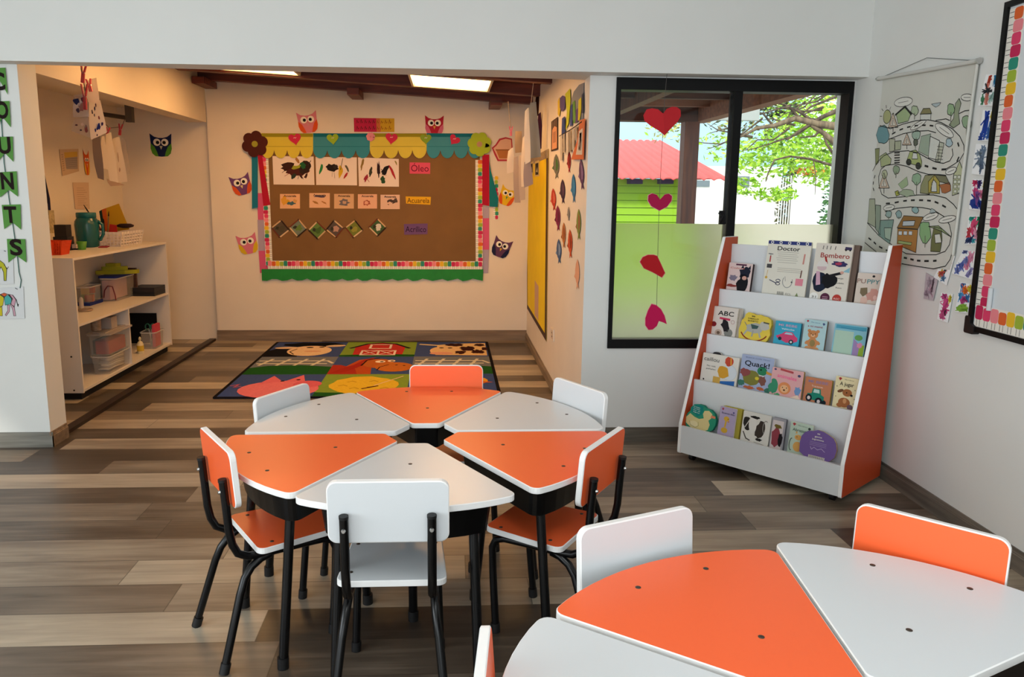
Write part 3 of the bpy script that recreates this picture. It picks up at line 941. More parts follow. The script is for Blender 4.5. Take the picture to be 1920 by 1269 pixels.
pe(c, .45, .54, .23, .19, 'c08252'); pe(c, .27, .65, .08, .07, 'c08252'); pe(c, .65, .65, .08, .07, 'c08252'); pe(c, .47, .27, .22, .25, 'c08252', .0005); pe(c, .24, .28, .12, .08, 'c08252', .0006, rot=.6); pe(c, .7, .3, .12, .08, 'c08252', .0006, rot=-.5); pe(c, .28, .10, .13, .1, 'c9905f', .0007); pe(c, .66, .09, .13, .1, 'c9905f', .0007); pe(c, .47, .27, .12, .15, '8d7a4d', .0009)
pe(c, .45, .51, .09, .06, 'dbae84', .0009); pe(c, .45, .53, .035, .025, '3a2418', .0013); pe(c, .36, .57, .02, .02, '2a1a12', .0013); pe(c, .55, .57, .02, .02, '2a1a12', .0013); done(c)
c = book(2, (1566, 606), (1627, 613), '7fb6c6', 'wide pale green and blue book at the end of the second tier', th=.022, group=GB[1], pages='2a5f78')
pp(c, [(.04, .04), (.62, .04), (.62, .80), (.04, .80)], 'a9c6b4'); pp(c, [(.05, .86), (.98, .86), (.98, .97), (.05, .97)], '4a97b0'); ps(c, [(.2, .9), (.9, .86)], .002, '356f92', .0009)
pp(c, [(.64, .04), (.64, .6), (.84, .42), (.82, .04)], '9a83b0'); pp(c, [(.82, .04), (.84, .4), (.98, .44), (.98, .04)], '8fae3a', .0006); pe(c, .78, .64, .12, .09, '5f9a55', .0008); pb(c, .84, .42, .09, .08, 'd18aa8', 3, .001); done(c)
# --- third tier (k=1)
c = book(1, (1319, 661), (1387, 671), 'd8d4ca', 'wide cream book with a child sitting in yellow, third tier', th=.010, group=GB[2])
pt(c, 'caillou', .26, .82, '3d3d3d', .42, .030); pt(c, 'No más', .27, .60, '3d3d3d', .24, .011); pt(c, 'pañales', .27, .50, '3d3d3d', .26, .011); pe(c, .1, .13, .022, .022, '222222')
c.stroke(ell(.78 * c.w, .48 * c.h, .19 * c.w, .19 * c.w, 24), .0012, paper('9fb4cc'), .0006, True); pe(c, .78, .48, .19, .19, 'cfd6dc', .0005)
pb(c, .62, .46, .15, .17, 'cf9a34', 4, .0009, .15); pp(c, [(.36, .04), (.36, .28), (.56, .28), (.56, .04)], 'caa24e', .001); pp(c, [(.56, .02), (.56, .16), (.95, .24), (.95, .04)], '2f67ab', .001); pb(c, .74, .84, .11, .12, 'bc4a34', 6, .001, .12); ps(c, [(.78, .95), (.80, .74)], .006, 'd9a53d', .0014); done(c)
c = book(1, (1336, 659), (1354, 661), '2b2b2f', 'dark rounded book top peeping over the wide cream book', lay=-.012, th=.012, group=GB[2], r=.02); done(c)
c = book(1, (1392, 664), (1453, 672), '9fabc8', 'blue book titled Quack with a green headed duck', th=.012, group=GB[2])
pt(c, 'BUSCA CON TINO', .5, .93, '5d6d92', .74, .009); pt(c, 'Quack!', .5, .78, '16181f', .76, .036, bold=.012)
pb(c, .38, .38, .25, .22, '7c7a3a', 5, rough=.1); pb(c, .16, .52, .15, .12, '8a4a4a', 6, .0006); pb(c, .72, .36, .12, .14, '7d5148', 9, .0006); pe(c, .68, .62, .15, .13, '2d7d58', .0012); pp(c, [(.8, .64), (.98, .60), (.98, .54), (.82, .56)], 'c8923f', .0013); pe(c, .64, .65, .025, .025, '11150f', .0017); ps(c, [(.6, .50), (.76, .49)], .004, 'dbd9d0', .0016)
pe(c, .55, .40, .06, .05, 'd3c13b', .0014); pb(c, .08, .22, .1, .1, '3d7263', 12); pb(c, .92, .12, .12, .1, '3d7263', 13); pb(c, .35, .12, .16, .05, 'b5603c', 15, .001); pb(c, .68, .14, .12, .05, 'b5603c', 16, .001); done(c)
c = book(1, (1449, 688), (1508, 697), 'd9a5a6', 'pink book with a lion and a green crocodile', lay=.012, th=.016, group=GB[2], pages='a08a3a')
pp(c, [(.26, .93), (.68, .88), (.68, .95), (.26, 1)], 'b2494d'); pt(c, 'animales', .5, .74, 'f36a9a', .62, .026, bold=.012, rot=-.06)
pe(c, .10, .94, .04, .03, '474566'); pe(c, .87, .84, .05, .04, '474566')
pe(c, .46, .36, .20, .19, 'd98a58'); pe(c, .46, .34, .13, .12, 'e3b184', .0009); pe(c, .46, .30, .035, .025, '49291c', .0013); pe(c, .40, .38, .017, .017, '2a1a12', .0013); pe(c, .53, .38, .017, .017, '2a1a12', .0013)
pb(c, .1, .34, .14, .22, '3c8a68', 5); pe(c, .1, .56, .08, .06, '3c8a68', .0006); pb(c, .88, .34, .1, .14, '6f93c0', 8); pp(c, [(.6, .06), (.9, .22), (.98, .1), (.96, .02), (.7, .0)], 'e8d0bc', .0009); pb(c, .25, .1, .1, .06, '4d9a6a', 3); done(c)
c = book(1, (1511, 706), (1561, 713.5), 'bd7a58', 'terracotta book with a green tractor', th=.016, group=GB[2], pages='a8963c')
pt(c, 'MI BEBE', .5, .86, '8d7ba0', .74, .018, bold=.01); pt(c, 'Tractores', .48, .70, 'ecd9cd', .42, .012)
pp(c, [(.14, .40), (.3, .42), (.34, .62), (.62, .62), (.66, .42), (.78, .36), (.78, .18), (.2, .18)], '1f7f6b'); pp(c, [(.36, .46), (.38, .59), (.58, .59), (.6, .46)], 'b6d0c9', .0009)
pe(c, .22, .24, .12, .14, '17222a', .0012); pe(c, .22, .24, .06, .07, 'd4c9c9', .0016); pe(c, .6, .16, .14, .15, '17222a', .0012); pe(c, .6, .16, .06, .07, 'd4c9c9', .0016); pe(c, .8, .15, .08, .09, '17222a', .0012); done(c)
c = book(1, (1568, 705.5), (1611, 710), 'dccfa4', 'cream book titled A jugar with a brown puppy', th=.014, group=GB[2])
pp(c, [(.12, .95), (.2, .98), (.28, .95), (.2, .88)], 'a33333'); pt(c, 'Mis Libros', .6, .93, '7d765f', .4, .008); pt(c, 'A jugar', .52, .80, '2a2723', .62, .024, bold=.012)
pe(c, .58, .55, .21, .17, '9b6139'); pe(c, .28, .58, .14, .07, '6f4a30', .0008, rot=.5); pe(c, .78, .49, .06, .05, '1e1511', .0013); pe(c, .56, .55, .028, .028, '1e1511', .0013); pe(c, .5, .25, .26, .22, '9b6139', .0006); pe(c, .32, .16, .14, .1, '9b6139', .0007); pe(c, .78, .14, .13, .12, '6b5460', .0012); pe(c, .52, .3, .08, .12, 'c48a5c', .0009)
for u, v in ((.1, .7), (.16, .56), (.1, .4), (.9, .66), (.92, .4), (.9, .26)): pe(c, u, v, .02, .02, '3a342c')
done(c)
# --- bottom tier (k=0)
def duckshape(w, h):
    return [(w * x, h * y) for x, y in [(.06, .1), (.2, .0), (.5, -.02), (.75, .02), (.92, .16), (.99, .36), (1, .56), (.93, .76), (.8, .88), (.64, .90), (.55, .98), (.4, 1.0), (.24, .96), (.14, .82), (.13, .68), (.06, .6), (.0, .42), (.0, .25)]]
c = book(0, (1289, 755), (1346, 763), '2d8f70', 'duck shaped book, cream duckling on green, bottom tier', lay=.008, th=.022, shape=duckshape, pages='1f7a66', group=GB[3])
pp(c, [(.04, .22), (.02, .42), (.14, .60), (.3, .5), (.45, .46), (.6, .52), (.56, .68), (.6, .80), (.74, .84), (.86, .74), (.84, .58), (.76, .48), (.82, .34), (.78, .14), (.6, .02), (.3, .02)], 'd8c98f')
pp(c, [(.16, .82), (.24, .94), (.4, .98), (.54, .96), (.56, .8), (.52, .64), (.38, .52), (.3, .62), (.16, .66)], '16807a', .0007)
pp(c, [(.82, .60), (.97, .60), (.97, .68), (.84, .70)], 'd98560', .0011); c.stroke([(.14 * c.w, .32 * c.h), (.2 * c.w, .18 * c.h), (.36 * c.w, .12 * c.h), (.46 * c.w, .2 * c.h), (.44 * c.w, .34 * c.h)], .0025, paper('a89b6a'), .0009); pe(c, .3, .24, .14, .09, 'e2d6a8', .0008)
for i in range(4): pt(c, ['mi patito', 'me baño', 'en el', 'agua'][i], .34, .88 - i * .065, 'dcecea', .22, .008, rot=-.12)
done(c)
c = book(0, (1351.5, 761.5), (1382, 766.5), 'b0a2bf', 'lilac book with a yellow giraffe, bottom tier', th=.010, group=GB[3])
pp(c, [(.1, .93), (.17, .96), (.24, .93), (.17, .87)], 'a33345'); pt(c, 'Buenos días', .52, .80, '3f3c5c', .78, .013, bold=.008); pe(c, .84, .86, .05, .05, '474b80')
pe(c, .46, .62, .17, .14, 'd3a83a'); ps(c, [(.46, .6), (.42, .36)], .009, 'd3a83a'); pe(c, .4, .24, .2, .16, 'd3a83a'); pe(c, .56, .62, .025, .025, '352a12', .0009); pe(c, .6, .54, .05, .04, 'c97d44', .0009); done(c)
c = book(0, (1357, 761), (1392, 767), 'a99b3c', 'yellow green book behind the lilac one', lay=-.0115, th=.022, group=GB[3], pages='b3a23a'); done(c)
c = book(0, (1395, 769), (1447, 781), 'dad7cf', 'white book with two black striped animals', th=.012, group=GB[3])
pb(c, .2, .62, .15, .26, '2d2926', 4, rough=.15, rot=.15); pb(c, .66, .50, .16, .3, '3c342e', 5, rough=.15, rot=-.15); pe(c, .38, .62, .14, .3, 'dedbd4', .0008, rot=.1); pb(c, .44, .86, .2, .05, '24211f', 7, .0009); ps(c, arcpts(.84, .62, .09, .2, 60, 250, 8), .004, '8d8a84', .0009); ps(c, [(.08, .35), (.2, .16), (.34, .12)], .006, '55504b', .001); pb(c, .66, .2, .12, .05, '24211f', 8, .0009); ps(c, [(.5, .1), (.86, .07)], .002, '8a8780'); ps(c, [(.28, .8), (.12, .5)], .004, 'cfccc5', .0012); done(c)
c = book(0, (1449, 783), (1475, 785), '9c9aa0', 'narrow grey edged book with a pink and black picture', th=.018, group=GB[3], pages='6a6a70')
pp(c, [(.06, .04), (.86, .04), (.86, .92), (.06, .92)], 'd0c5c4'); pb(c, .4, .42, .32, .7, '8f3f4a', 3, .0007, .15); pb(c, .75, .35, .16, .5, '1d171b', 8, .0011, .15); pb(c, .5, .74, .26, .16, '6f5f2c', 4, .0013); done(c)
c = book(0, (1483.5, 790), (1526, 798), 'b6c8b8', 'pale green book with an orange kitten', th=.012, group=GB[3])
pp(c, [(.08, .95), (.16, .98), (.24, .95), (.16, .88)], 'a8383d'); pt(c, 'Mis Libros', .54, .92, '647a70', .4, .008); pt(c, 'Abrazos', .42, .78, '3f5a52', .6, .020, bold=.01); pe(c, .4, .56, .15, .12, 'd6a35c'); pe(c, .42, .28, .2, .22, 'd6a35c'); ps(c, arcpts(.14, .32, .09, .18, 90, 280, 9), .004, '54605a'); pe(c, .35, .57, .02, .02, '2d2013', .0009); pe(c, .84, .88, .06, .06, '34423f'); pp(c, [(.27, .66), (.3, .76), (.37, .68)], 'd6a35c', .0006); done(c)
def octo(w, h):
    return [(w * x, h * y) for x, y in [(.02, .2), (.16, .1), (.3, -.02), (.55, -.05), (.74, .0), (.86, .12), (.97, .26), (1, .5), (.96, .7), (.88, .84), (.74, .92), (.6, .98), (.44, 1), (.32, .94), (.2, .92), (.1, .84), (.02, .7), (0, .5)]]
c = book(0, (1503, 806), (1574, 808), '6f5693', 'purple rounded book leaning in front of the pale green kitten book', lay=.022, th=.016, shape=octo, pages='c4b58a', group=GB[3])
pt(c, 'MI', .48, .88, 'e3dcd0', .07, .008, bold=.01); pt(c, 'gata', .48, .79, 'e3dcd0', .2, .011, bold=.01); pt(c, 'juguetona', .48, .70, 'e3dcd0', .32, .011, bold=.01)
for i, v in enumerate((.60, .55, .50)): ps(c, [(.27, v), (.72, v)], .0015, 'a795bd')
ps(c, [(.3, .44), (.34, .36), (.4, .44), (.5, .38), (.6, .44), (.7, .36)], .0025, 'b4a4c8')
pp(c, [(.28, .05), (.72, .05), (.72, .18), (.28, .18)], 'cfc8bf', .0006)
for i in range(16): ps(c, [(.31 + i * .025, .06), (.31 + i * .025, .17)], .0009 + .0008 * (i % 2), '2a2433', .001)
done(c)

# ======================================================== alcove: farm animal rug
rx0, rx1, ry0, ry1 = -1.615, .366, 5.17, 7.165
rug = MB(); RWd, RDp = rx1 - rx0, ry1 - ry0
def rc(h): return M('rug_' + h, h, rough=.95, spec=.05, vary=.12, scale=60)
rug.slab(rounded([(0, 0), (RWd, 0), (RWd, RDp), (0, RDp)], .02), 0, .009, rc('17151a'))
cw, ch = (RWd - .05) / 3, (RDp - .05) / 3
def cell(i, j): return lambda u, v: (.025 + (i + u) * cw, .025 + (j + v) * ch)
def rp(i, j, pts, h, z=.0098): rug.poly([cell(i, j)(u, v) for u, v in pts], rc(h), z)
def rpe(i, j, u, v, ru, rv, h, z=.0106, rot=0):
    c = cell(i, j)(u, v); rug.poly(ell(c[0], c[1], ru * cw, rv * ch, 22, rot=rot), rc(h), z)
def rpb(i, j, u, v, ru, rv, h, s=1, z=.0106, ro=.12):
    c = cell(i, j)(u, v); rug.poly(blot(c[0], c[1], ru * cw, rv * ch, s, 22, ro), rc(h), z)
def rps(i, j, pts, w, h, z=.0114): rug.stroke([cell(i, j)(u, v) for u, v in pts], w, rc(h), z)
SQ = [(0, 0), (1, 0), (1, 1), (0, 1)]
BLU, GRN, GRY, DGR = '3d4f86', '7d983a', '6f7480', '1f5522'
bgs = {(0, 0): BLU, (1, 0): GRN, (2, 0): BLU, (0, 1): GRY, (1, 1): BLU, (2, 1): GRY, (0, 2): BLU, (1, 2): GRN, (2, 2): BLU}
for (i, j), h in bgs.items(): rp(i, j, SQ, h, .0093)
# sheep, barn, cow (far row)
rp(0, 2, [(0, 0), (.45, 0), (.42, .3), (.3, .62), (.1, .55), (0, .4)], '14131a', .0102)
rpb(0, 2, .55, .80, .42, .17, '101016', 3, .0109); rpe(0, 2, .2, .58, .16, .07, 'ddc5a8', .011, .1); rpe(0, 2, .86, .72, .14, .07, 'ddc5a8', .011, .25)
rpe(0, 2, .55, .38, .3, .34, 'e3c6a3', .0112); rpe(0, 2, .52, .60, .05, .04, '1a1a1a', .0118); rpe(0, 2, .68, .62, .04, .035, '1a1a1a', .0118); rps(0, 2, [(.38, .14), (.3, .3), (.36, .5)], .012, '2a1f1a', .0122); rpe(0, 2, .6, .34, .12, .05, 'd9a98c', .0118)
rp(1, 2, [(0, 0), (1, 0), (1, .12), (.6, .17), (0, .1)], DGR, .0102)
rp(1, 2, [(.17, .08), (.83, .08), (.85, .62), (.70, .86), (.50, .93), (.30, .86), (.15, .62)], 'b8342f'); rps(1, 2, [(.09, .55), (.3, .86), (.5, .93), (.7, .86), (.91, .55)], .03, '1b1a20', .011)
rps(1, 2, [(.36, .52), (.64, .52), (.64, .80), (.36, .80), (.36, .52)], .022, 'e8d8d0', .0118); rp(1, 2, [(.26, .08), (.74, .08), (.74, .40), (.26, .40)], 'e8d8d0', .0112); rp(1, 2, [(.29, .11), (.485, .11), (.485, .37), (.29, .37)], 'b8342f', .0116); rp(1, 2, [(.515, .11), (.71, .11), (.71, .37), (.515, .37)], 'b8342f', .0116)
for a in (.29, .515): rps(1, 2, [(a, .11), (a + .195, .37)], .012, 'e8d8d0', .012); rps(1, 2, [(a, .37), (a + .195, .11)], .012, 'e8d8d0', .012)
rp(2, 2, [(.28, .1), (.98, .06), (.99, .92), (.55, .88), (.3, .78)], 'e0c08d'); rps(2, 2, [(.06, .82), (.3, .74)], .04, 'e6cfa4', .0112); rpe(2, 2, .42, .38, .22, .3, 'e0bd8f', .0108)
for u, v, a, b, s in ((.55, .78, .13, .1, 3), (.72, .5, .1, .16, 5), (.9, .78, .08, .09, 7), (.86, .3, .09, .13, 9), (.62, .26, .08, .1, 11), (.96, .5, .04, .12, 13)): rpb(2, 2, u, v, a, b, '3a1a14', s, .0114, .25)
rpe(2, 2, .36, .2, .16, .09, 'd9a08c', .0114); rpe(2, 2, .36, .56, .035, .03, '15151a', .012); rpe(2, 2, .48, .55, .035, .03, '15151a', .012)
# fence, horse, fence
for i in (0, 2):
    rp(i, 1, [(0, 0), (1, 0), (1, .40), (.6, .50), (.2, .46), (0, .34)], DGR, .0102)
    for v in (.58, .74): rps(i, 1, [(.04, v), (.9, v)], .028, 'd2cdbf', .011)
    for u in (.08, .3, .52, .74): rps(i, 1, [(u, .48), (u + .1, .84)], .026, 'd2cdbf', .0114)
    rps(i, 1, [(.9, .74), (.98, .6)], .026, 'd2cdbf', .0114)
rp(1, 1, [(0, 0), (.36, 0), (.30, .3), (.1, .5), (0, .5)], 'a33022', .0102)
rp(1, 1, [(.08, .1), (.34, .0), (.52, .0), (.5, .35), (.56, .7), (.46, .9), (.3, .8), (.2, .5)], 'ad4a22'); rp(1, 1, [(.02, .05), (.14, .3), (.26, .5), (.36, .8), (.5, .96), (.42, .72), (.36, .44), (.2, .1)], '9d2a1e', .011)
rpe(1, 1, .56, .58, .2, .26, 'b1602a', .0112); rpe(1, 1, .78, .38, .24, .26, 'b96a2b', .0114); rpe(1, 1, .58, .68, .065, .07, 'ecdcc8', .012); rpe(1, 1, .72, .72, .05, .06, 'ecdcc8', .012); rpe(1, 1, .60, .67, .025, .03, '1b1310', .0124); rpe(1, 1, .73, .71, .022, .026, '1b1310', .0124)
rps(1, 1, [(.36, .45), (.4, .75), (.55, .9)], .014, '2f1510', .0124); rps(1, 1, [(.58, .2), (.6, .36), (.7, .5)], .010, '2f1510', .0124); rpe(1, 1, .8, .48, .02, .02, '3d1c10', .0124); rpe(1, 1, .9, .44, .018, .018, '3d1c10', .0124)
# pig, chick, duckling
rpe(0, 0, .58, .30, .44, .38, 'd9737c'); rp(0, 0, [(.3, .5), (.4, .92), (.55, .65)], 'd46a76', .011); rp(0, 0, [(.58, .66), (.74, .96), (.82, .6)], 'd46a76', .011); rpe(0, 0, .86, .52, .16, .16, 'd0606e', .0112); rpe(0, 0, .55, .66, .025, .025, '1a1418', .0118); rpe(0, 0, .72, .72, .025, .025, '1a1418', .0118); rps(0, 0, [(.02, .45), (.1, .52), (.07, .38), (.14, .42)], .014, 'b35a78', .0114)
rp(1, 0, [(0, 0), (1, 0), (1, .08), (0, .16)], DGR, .0102)
rpb(1, 0, .5, .48, .38, .40, 'd8b432', 6, .0106, .07); rps(1, 0, [(.5, .3), (.66, .42), (.56, .36)], .02, '5a1f1a', .0116); rps(1, 0, [(.62, .44), (.92, .88)], .012, 'd9bb9a', .0118)
for u, v in ((.3, .6), (.36, .3), (.55, .62), (.7, .3), (.22, .42)): rps(1, 0, [(u, v), (u + .05, v + .05), (u + .1, v)], .008, '9c7a1e', .0116)
rp(2, 0, [(0, 0), (.9, 0), (.85, .3), (.7, .62), (.4, .7), (.1, .5)], 'd28f25', .0106); rpe(2, 0, .72, .66, .2, .2, 'd99b2b', .011); rpe(2, 0, .7, .72, .03, .03, '1b1310', .0116); rp(2, 0, [(.86, .62), (.98, .58), (.86, .54)], 'c8602a', .0114)
rug.build('farm_rug', mw=Matrix.Translation((rx0, ry0, 0)), label='square play rug with nine farm animal pictures on the alcove floor', cat='rug')

# ============================================================= bulletin board
KRAFT = M('kraft_paper', '7c5a33', rough=.75, spec=.25, vary=.13, scale=4, bump=.35)
BP = BACK.at((700, 400), .001)
bd = empty('bulletin_board', mw=BP.mat(), label='brown paper bulletin board with pencil border and scalloped yellow and teal header', cat='bulletin board')
def bmb(): return MB()
mb = MB(); mb.slab(BP.locs([(497, 252), (900, 253), (897, 500), (505, 500)]), 0, .014, KRAFT); mb.build('kraft_backing', bd)
PENC = ['c02a55', 'd94068', 'e6858c', 'd8622e', 'e3b62e', '9bb23a', '2f8a74']
def pencil_strip(mb, a, b, width, side, z, pitch=.036, base='e8e4da', phase=0):
    """row of crayon tips between local points a and b; side = +1/-1 says which side the coloured ends point to"""
    a = Vector(a); b = Vector(b); d = b - a; L = d.length; d.normalize(); nn = Vector((-d.y, d.x)) * side
    mb.slab([tuple(a - nn * width * .5), tuple(b - nn * width * .5), tuple(b + nn * width * .5), tuple(a + nn * width * .5)], z - .001, z, paper(base))
    n = int(L / pitch)
    for k in range(n):
        c = a + d * (L * (k + .5) / n); w = L / n * .485; g = [1.0, .86, .95, .8, .98, .84, .9][k % 7]
        lo = c - nn * width * .16; hi = c + nn * width * (.5 * g)
        q = rounded([tuple(lo - d * w), tuple(lo + d * w), tuple(hi + d * w), tuple(hi - d * w)], w * .5, 3)
        mb.poly(q, paper(PENC[(k + phase) % 7]), z + .0004)
        for s in (-1, 1):
            t0 = c + d * w * .4 * s - nn * width * .18; t1 = c + d * w * .4 * s - nn * width * .46
            mb.stroke([tuple(t0), tuple(t1)], .0022, paper('2b2220'), z + .0004)
def bstrip(p0, p1, w, side, z, ph=0):
    mb = MB(); pencil_strip(mb, BP.loc(p0), BP.loc(p1), w, side, z, phase=ph); return mb.build('pencil_border', bd)
bstrip((497, 288), (505.5, 497), .062, -1, .017); bstrip((898, 300), (898.5, 497), .066, 1, .017, 3); bstrip((503, 496), (904, 497), .076, 1, .0185, 2)
def bpoly(name, pts, h, z0, z1, label=None):
    mb = MB(); mb.slab(BP.locs(pts), z0, z1, paper(h)); o = mb.build(name, bd)
    if label: o['label'] = label
    return o
bpoly('paper_strip', [(482, 362), (492, 362), (497, 412), (484, 412)], 'd0567f', .004, .006, 'pink side strip')
bpoly('paper_strip', [(483, 412), (497, 412), (499, 470), (485, 470)], 'a99aae', .004, .006, 'lilac side strip')
bpoly('paper_strip', [(485, 470), (499, 470), (503, 508), (488, 512)], 'd0567f', .004, .006, 'pink lower side strip')
bpoly('paper_strip', [(905, 388), (917, 388), (917, 409), (905, 409)], 'a99aae', .004, .006, 'lilac side strip')
bpoly('paper_strip', [(905, 409), (917, 409), (917, 468), (905, 468)], 'd0567f', .004, .006, 'pink side strip')
bpoly('paper_strip', [(905, 468), (917, 468), (915, 512), (903, 512)], 'a99aae', .004, .006, 'lilac lower side strip')
bpoly('ribbon', [(473, 290), (484, 290), (484.5, 389), (473.5, 391)], '17708a', .0195, .021, 'teal ribbon')
bpoly('ribbon', [(484, 290), (492, 290), (508, 384), (495, 386)], 'a8122f', .0215, .023, 'crimson ribbon')
bpoly('ribbon', [(904, 290), (917, 290), (917, 386), (904, 384)], 'a8122f', .0195, .021, 'crimson ribbon')
bpoly('ribbon', [(917, 300), (920, 320), (934, 372), (933, 388), (918, 387)], '107078', .0195, .021, 'teal ribbon')
bstrip((929, 330), (930, 411), .05, 1, .006, 4)
mb = MB(); pts = [(491, 504), (906, 504)]
low = [(492 + (905 - 492) * k / 44, 524 + 2.2 * math.sin(k * 1.9) + (1.5 if k % 5 == 0 else 0)) for k in range(45)]
mb.slab(BP.locs(pts + low[::-1]), .012, .017, M('green_crepe', '14852c', rough=.6, vary=.15, scale=20)); mb.build('green_base_strip', bd)
def scallop(x0, x1, h, h2, n):
    p = [(x0, 250), (x1, 251)]; w = (x1 - x0) / n
    lob = []
    for k in range(n):
        cx = x1 - (k + .5) * w
        lob += [(cx + w * .5 * math.cos(R_(a)), 279 + 18 * math.sin(R_(a))) for a in range(8, 180, 18)]
    mb = MB(); mb.slab(BP.locs(p + [(x1, 279)] + lob + [(x0, 279)]), .024, .026, M('card_' + h, h, rough=.5, vary=.06, scale=8))
    mb.poly(BP.locs([(x0 + .5, 250.5), (x1 - .5, 250.5), (x1 - .5, 257), (x0 + .5, 257)]), paper(h2), .0263)
    q = BP.locs([(x0 + 3, 275), (x1 - 3, 275)]); mb.stroke(q, .004, paper(h2), .0264)
    o = mb.build('scalloped_header', bd); o['label'] = ('yellow' if n == 4 and h[0] == 'd' else 'teal') + ' scalloped header card'
scallop(491, 588, 'cdb81a', '8f851a', 4); scallop(588, 694, '0b7d8e', '0b6576', 4); scallop(694, 800, 'cdb81a', '8f851a', 4); scallop(800, 903, '0b7d8e', '0b6576', 4)

# things pinned on the board and around it
def flower(px, r, petal, cen, label, n=6, a0=.3):
    p = BACK.at(px, .030); k = (p.o - C0).length / F; rr = r * k
    mb = MB()
    for i in range(n):
        a = a0 + 2 * PI * i / n
        mb.slab(ell(rr * .58 * math.cos(a), rr * .58 * math.sin(a), rr * .42, None, 18), 0, .006 + .0004 * (i % 2), paper(petal))
    mb.slab(ell(0, 0, rr * .5), 0, .0065, paper(petal))
    o = mb.build('paper_flower', mw=p.mat(), label=label, cat='flower decoration')
    c = MB(); c.slab(ell(0, 0, rr * .23), .0066, .0095, paper(cen)); c.build('flower_centre', o)
flower((478, 270), 23, '4a1d17', '9a9430', 'dark brown paper flower at the corner of the board', 6)
flower((899, 270.5), 22, '9fb32c', 'b28a6a', 'lime green paper flower at the corner of the board', 7)
flower((695, 256.5), 8, 'd98a96', 'd07a88', 'tiny pink pompom flower on the teal and yellow seam of the header', 7)
def heart_pts(w, h, n=22):
    out = []
    for k in range(n):
        t = 2 * PI * k / n
        out.append((w / 2 * math.sin(t) ** 3, h * (13 * math.cos(t) - 5 * math.cos(2 * t) - 2 * math.cos(3 * t) - math.cos(4 * t)) / 30))
    return out
def heart_pin(px, s, col, label, rot=0):
    p = BACK.at(px, .029); k = (p.o - C0).length / F
    mb = MB(); q = heart_pts(s * k, s * k * .95); q = [(x * math.cos(rot) - y * math.sin(rot), x * math.sin(rot) + y * math.cos(rot)) for x, y in q]
    mb.slab(q, 0, .006, paper(col)); mb.stroke([(-.012, .004), (-.004, .010), (.004, .004), (.012, .012)], .003, paper('efd9dc'), .0064)
    mb.build('heart_card', mw=p.mat(), label=label, cat='heart decoration', group='hearts along the board header')
heart_pin((553, 260), 22, 'c42a4c', 'red heart on the first yellow header card by the brown flower', .15)
heart_pin((624, 260), 21, '8fae2b', 'green heart on the first teal header card', .1)
heart_pin((734, 259), 22, 'c42a4c', 'red heart on the yellow header card below the two-tone sign', -.1)
heart_pin((798.5, 260), 20, '7f9c2d', 'green heart where the yellow header card meets the last teal one')
heart_pin((852, 262), 20, 'b8294a', 'red heart on the last teal header card by the lime flower', -.6)


def painting(quad, name, label, cat, blots, base='e0cfc4', group=None, pl=BACK, off=.0165, title=None, strokes=(), scrib=0):
    mb = card(pl, quad, paper(base), name, label, cat, group, off)
    cl = lambda t: min(max(t, .04), .96)
    for i, (u, v, ru, rv, h, rot) in enumerate(blots):
        pts = [mb.uv(cl(x), cl(y)) for x, y in blot(u, v, ru, rv, i * 7 + int(u * 100), 14, .32, rot)]
        mb.poly(pts, paper(h), mb.zz + .0002 * i)
        if scrib:
            g = random.Random(i * 13 + int(v * 100))
            for k in range(scrib):
                a = g.uniform(0, PI); L_ = g.uniform(.8, 1.5); c = (u + g.uniform(-.7, .7) * ru, v + g.uniform(-.7, .7) * rv)
                uvs(mb, [(cl(c[0] - math.cos(a) * ru * L_), cl(c[1] - math.sin(a) * rv * L_)), (cl(c[0] + g.uniform(-.05, .05)), cl(c[1])), (cl(c[0] + math.cos(a) * ru * L_), cl(c[1] + math.sin(a) * rv * L_))], g.uniform(.003, .008), paper(h), .0002 * i + .0001)
    for pts, w, h in strokes: uvs(mb, pts, w, paper(h), .0030)
    if title:
        c = mb.uv(.5, .87); w = (Vector(mb.uv(1, .5)) - Vector(mb.uv(0, .5))).length
        mb.text(title, c[0], c[1], .026, paper('33231e'), mb.zz + .0024, w * .62, 0, .012)
    return fin(mb)
GP = 'three large paint splash sheets on the board'
painting([(510.8, 292.5), (588, 293.3), (589.7, 346.7), (513, 345.8)], 'child_painting', 'large splash painting with a brown and green explosion, under the first yellow card', 'painting',
         [(.36, .62, .17, .13, '351a12', .3), (.62, .46, .26, .13, '4a1c18', .15), (.78, .62, .14, .2, '2b1c18', -.4), (.72, .68, .07, .14, '1f5a33', .2), (.56, .62, .12, .06, '94982c', .4), (.6, .85, .04, .12, 'a5713c', .3), (.5, .3, .05, .09, '27332a', -.5), (.68, .3, .03, .1, '3a1a18', .4), (.8, .32, .03, .1, '3a1a18', -.3)], group=GP,
         strokes=[([(.3, .5), (.22, .42)], .004, '351a12'), ([(.62, .3), (.6, .2)], .004, '351a12'), ([(.4, .4), (.28, .3)], .004, '8a2a2a'), ([(.86, .7), (.93, .85)], .006, '2b2a26')])
painting([(591.7, 294), (669, 295), (669.5, 347.5), (593, 346.7)], 'child_painting', 'large splash painting with black blot and thin yellow streaks under the teal card', 'painting',
         [(.38, .62, .14, .14, '201815', .2), (.12, .55, .035, .2, '2a8048', -.2), (.6, .5, .05, .22, 'cda622', -.1), (.72, .35, .03, .14, 'a02a2a', -.4), (.76, .6, .025, .14, '5a5340', .3), (.48, .66, .05, .09, '2b2522', -.5)], group=GP,
         strokes=[([(.66, .95), (.6, .55)], .005, '55502a'), ([(.44, .5), (.46, .25)], .003, '8d7d72'), ([(.4, .5), (.39, .3)], .003, '8d7d72')])
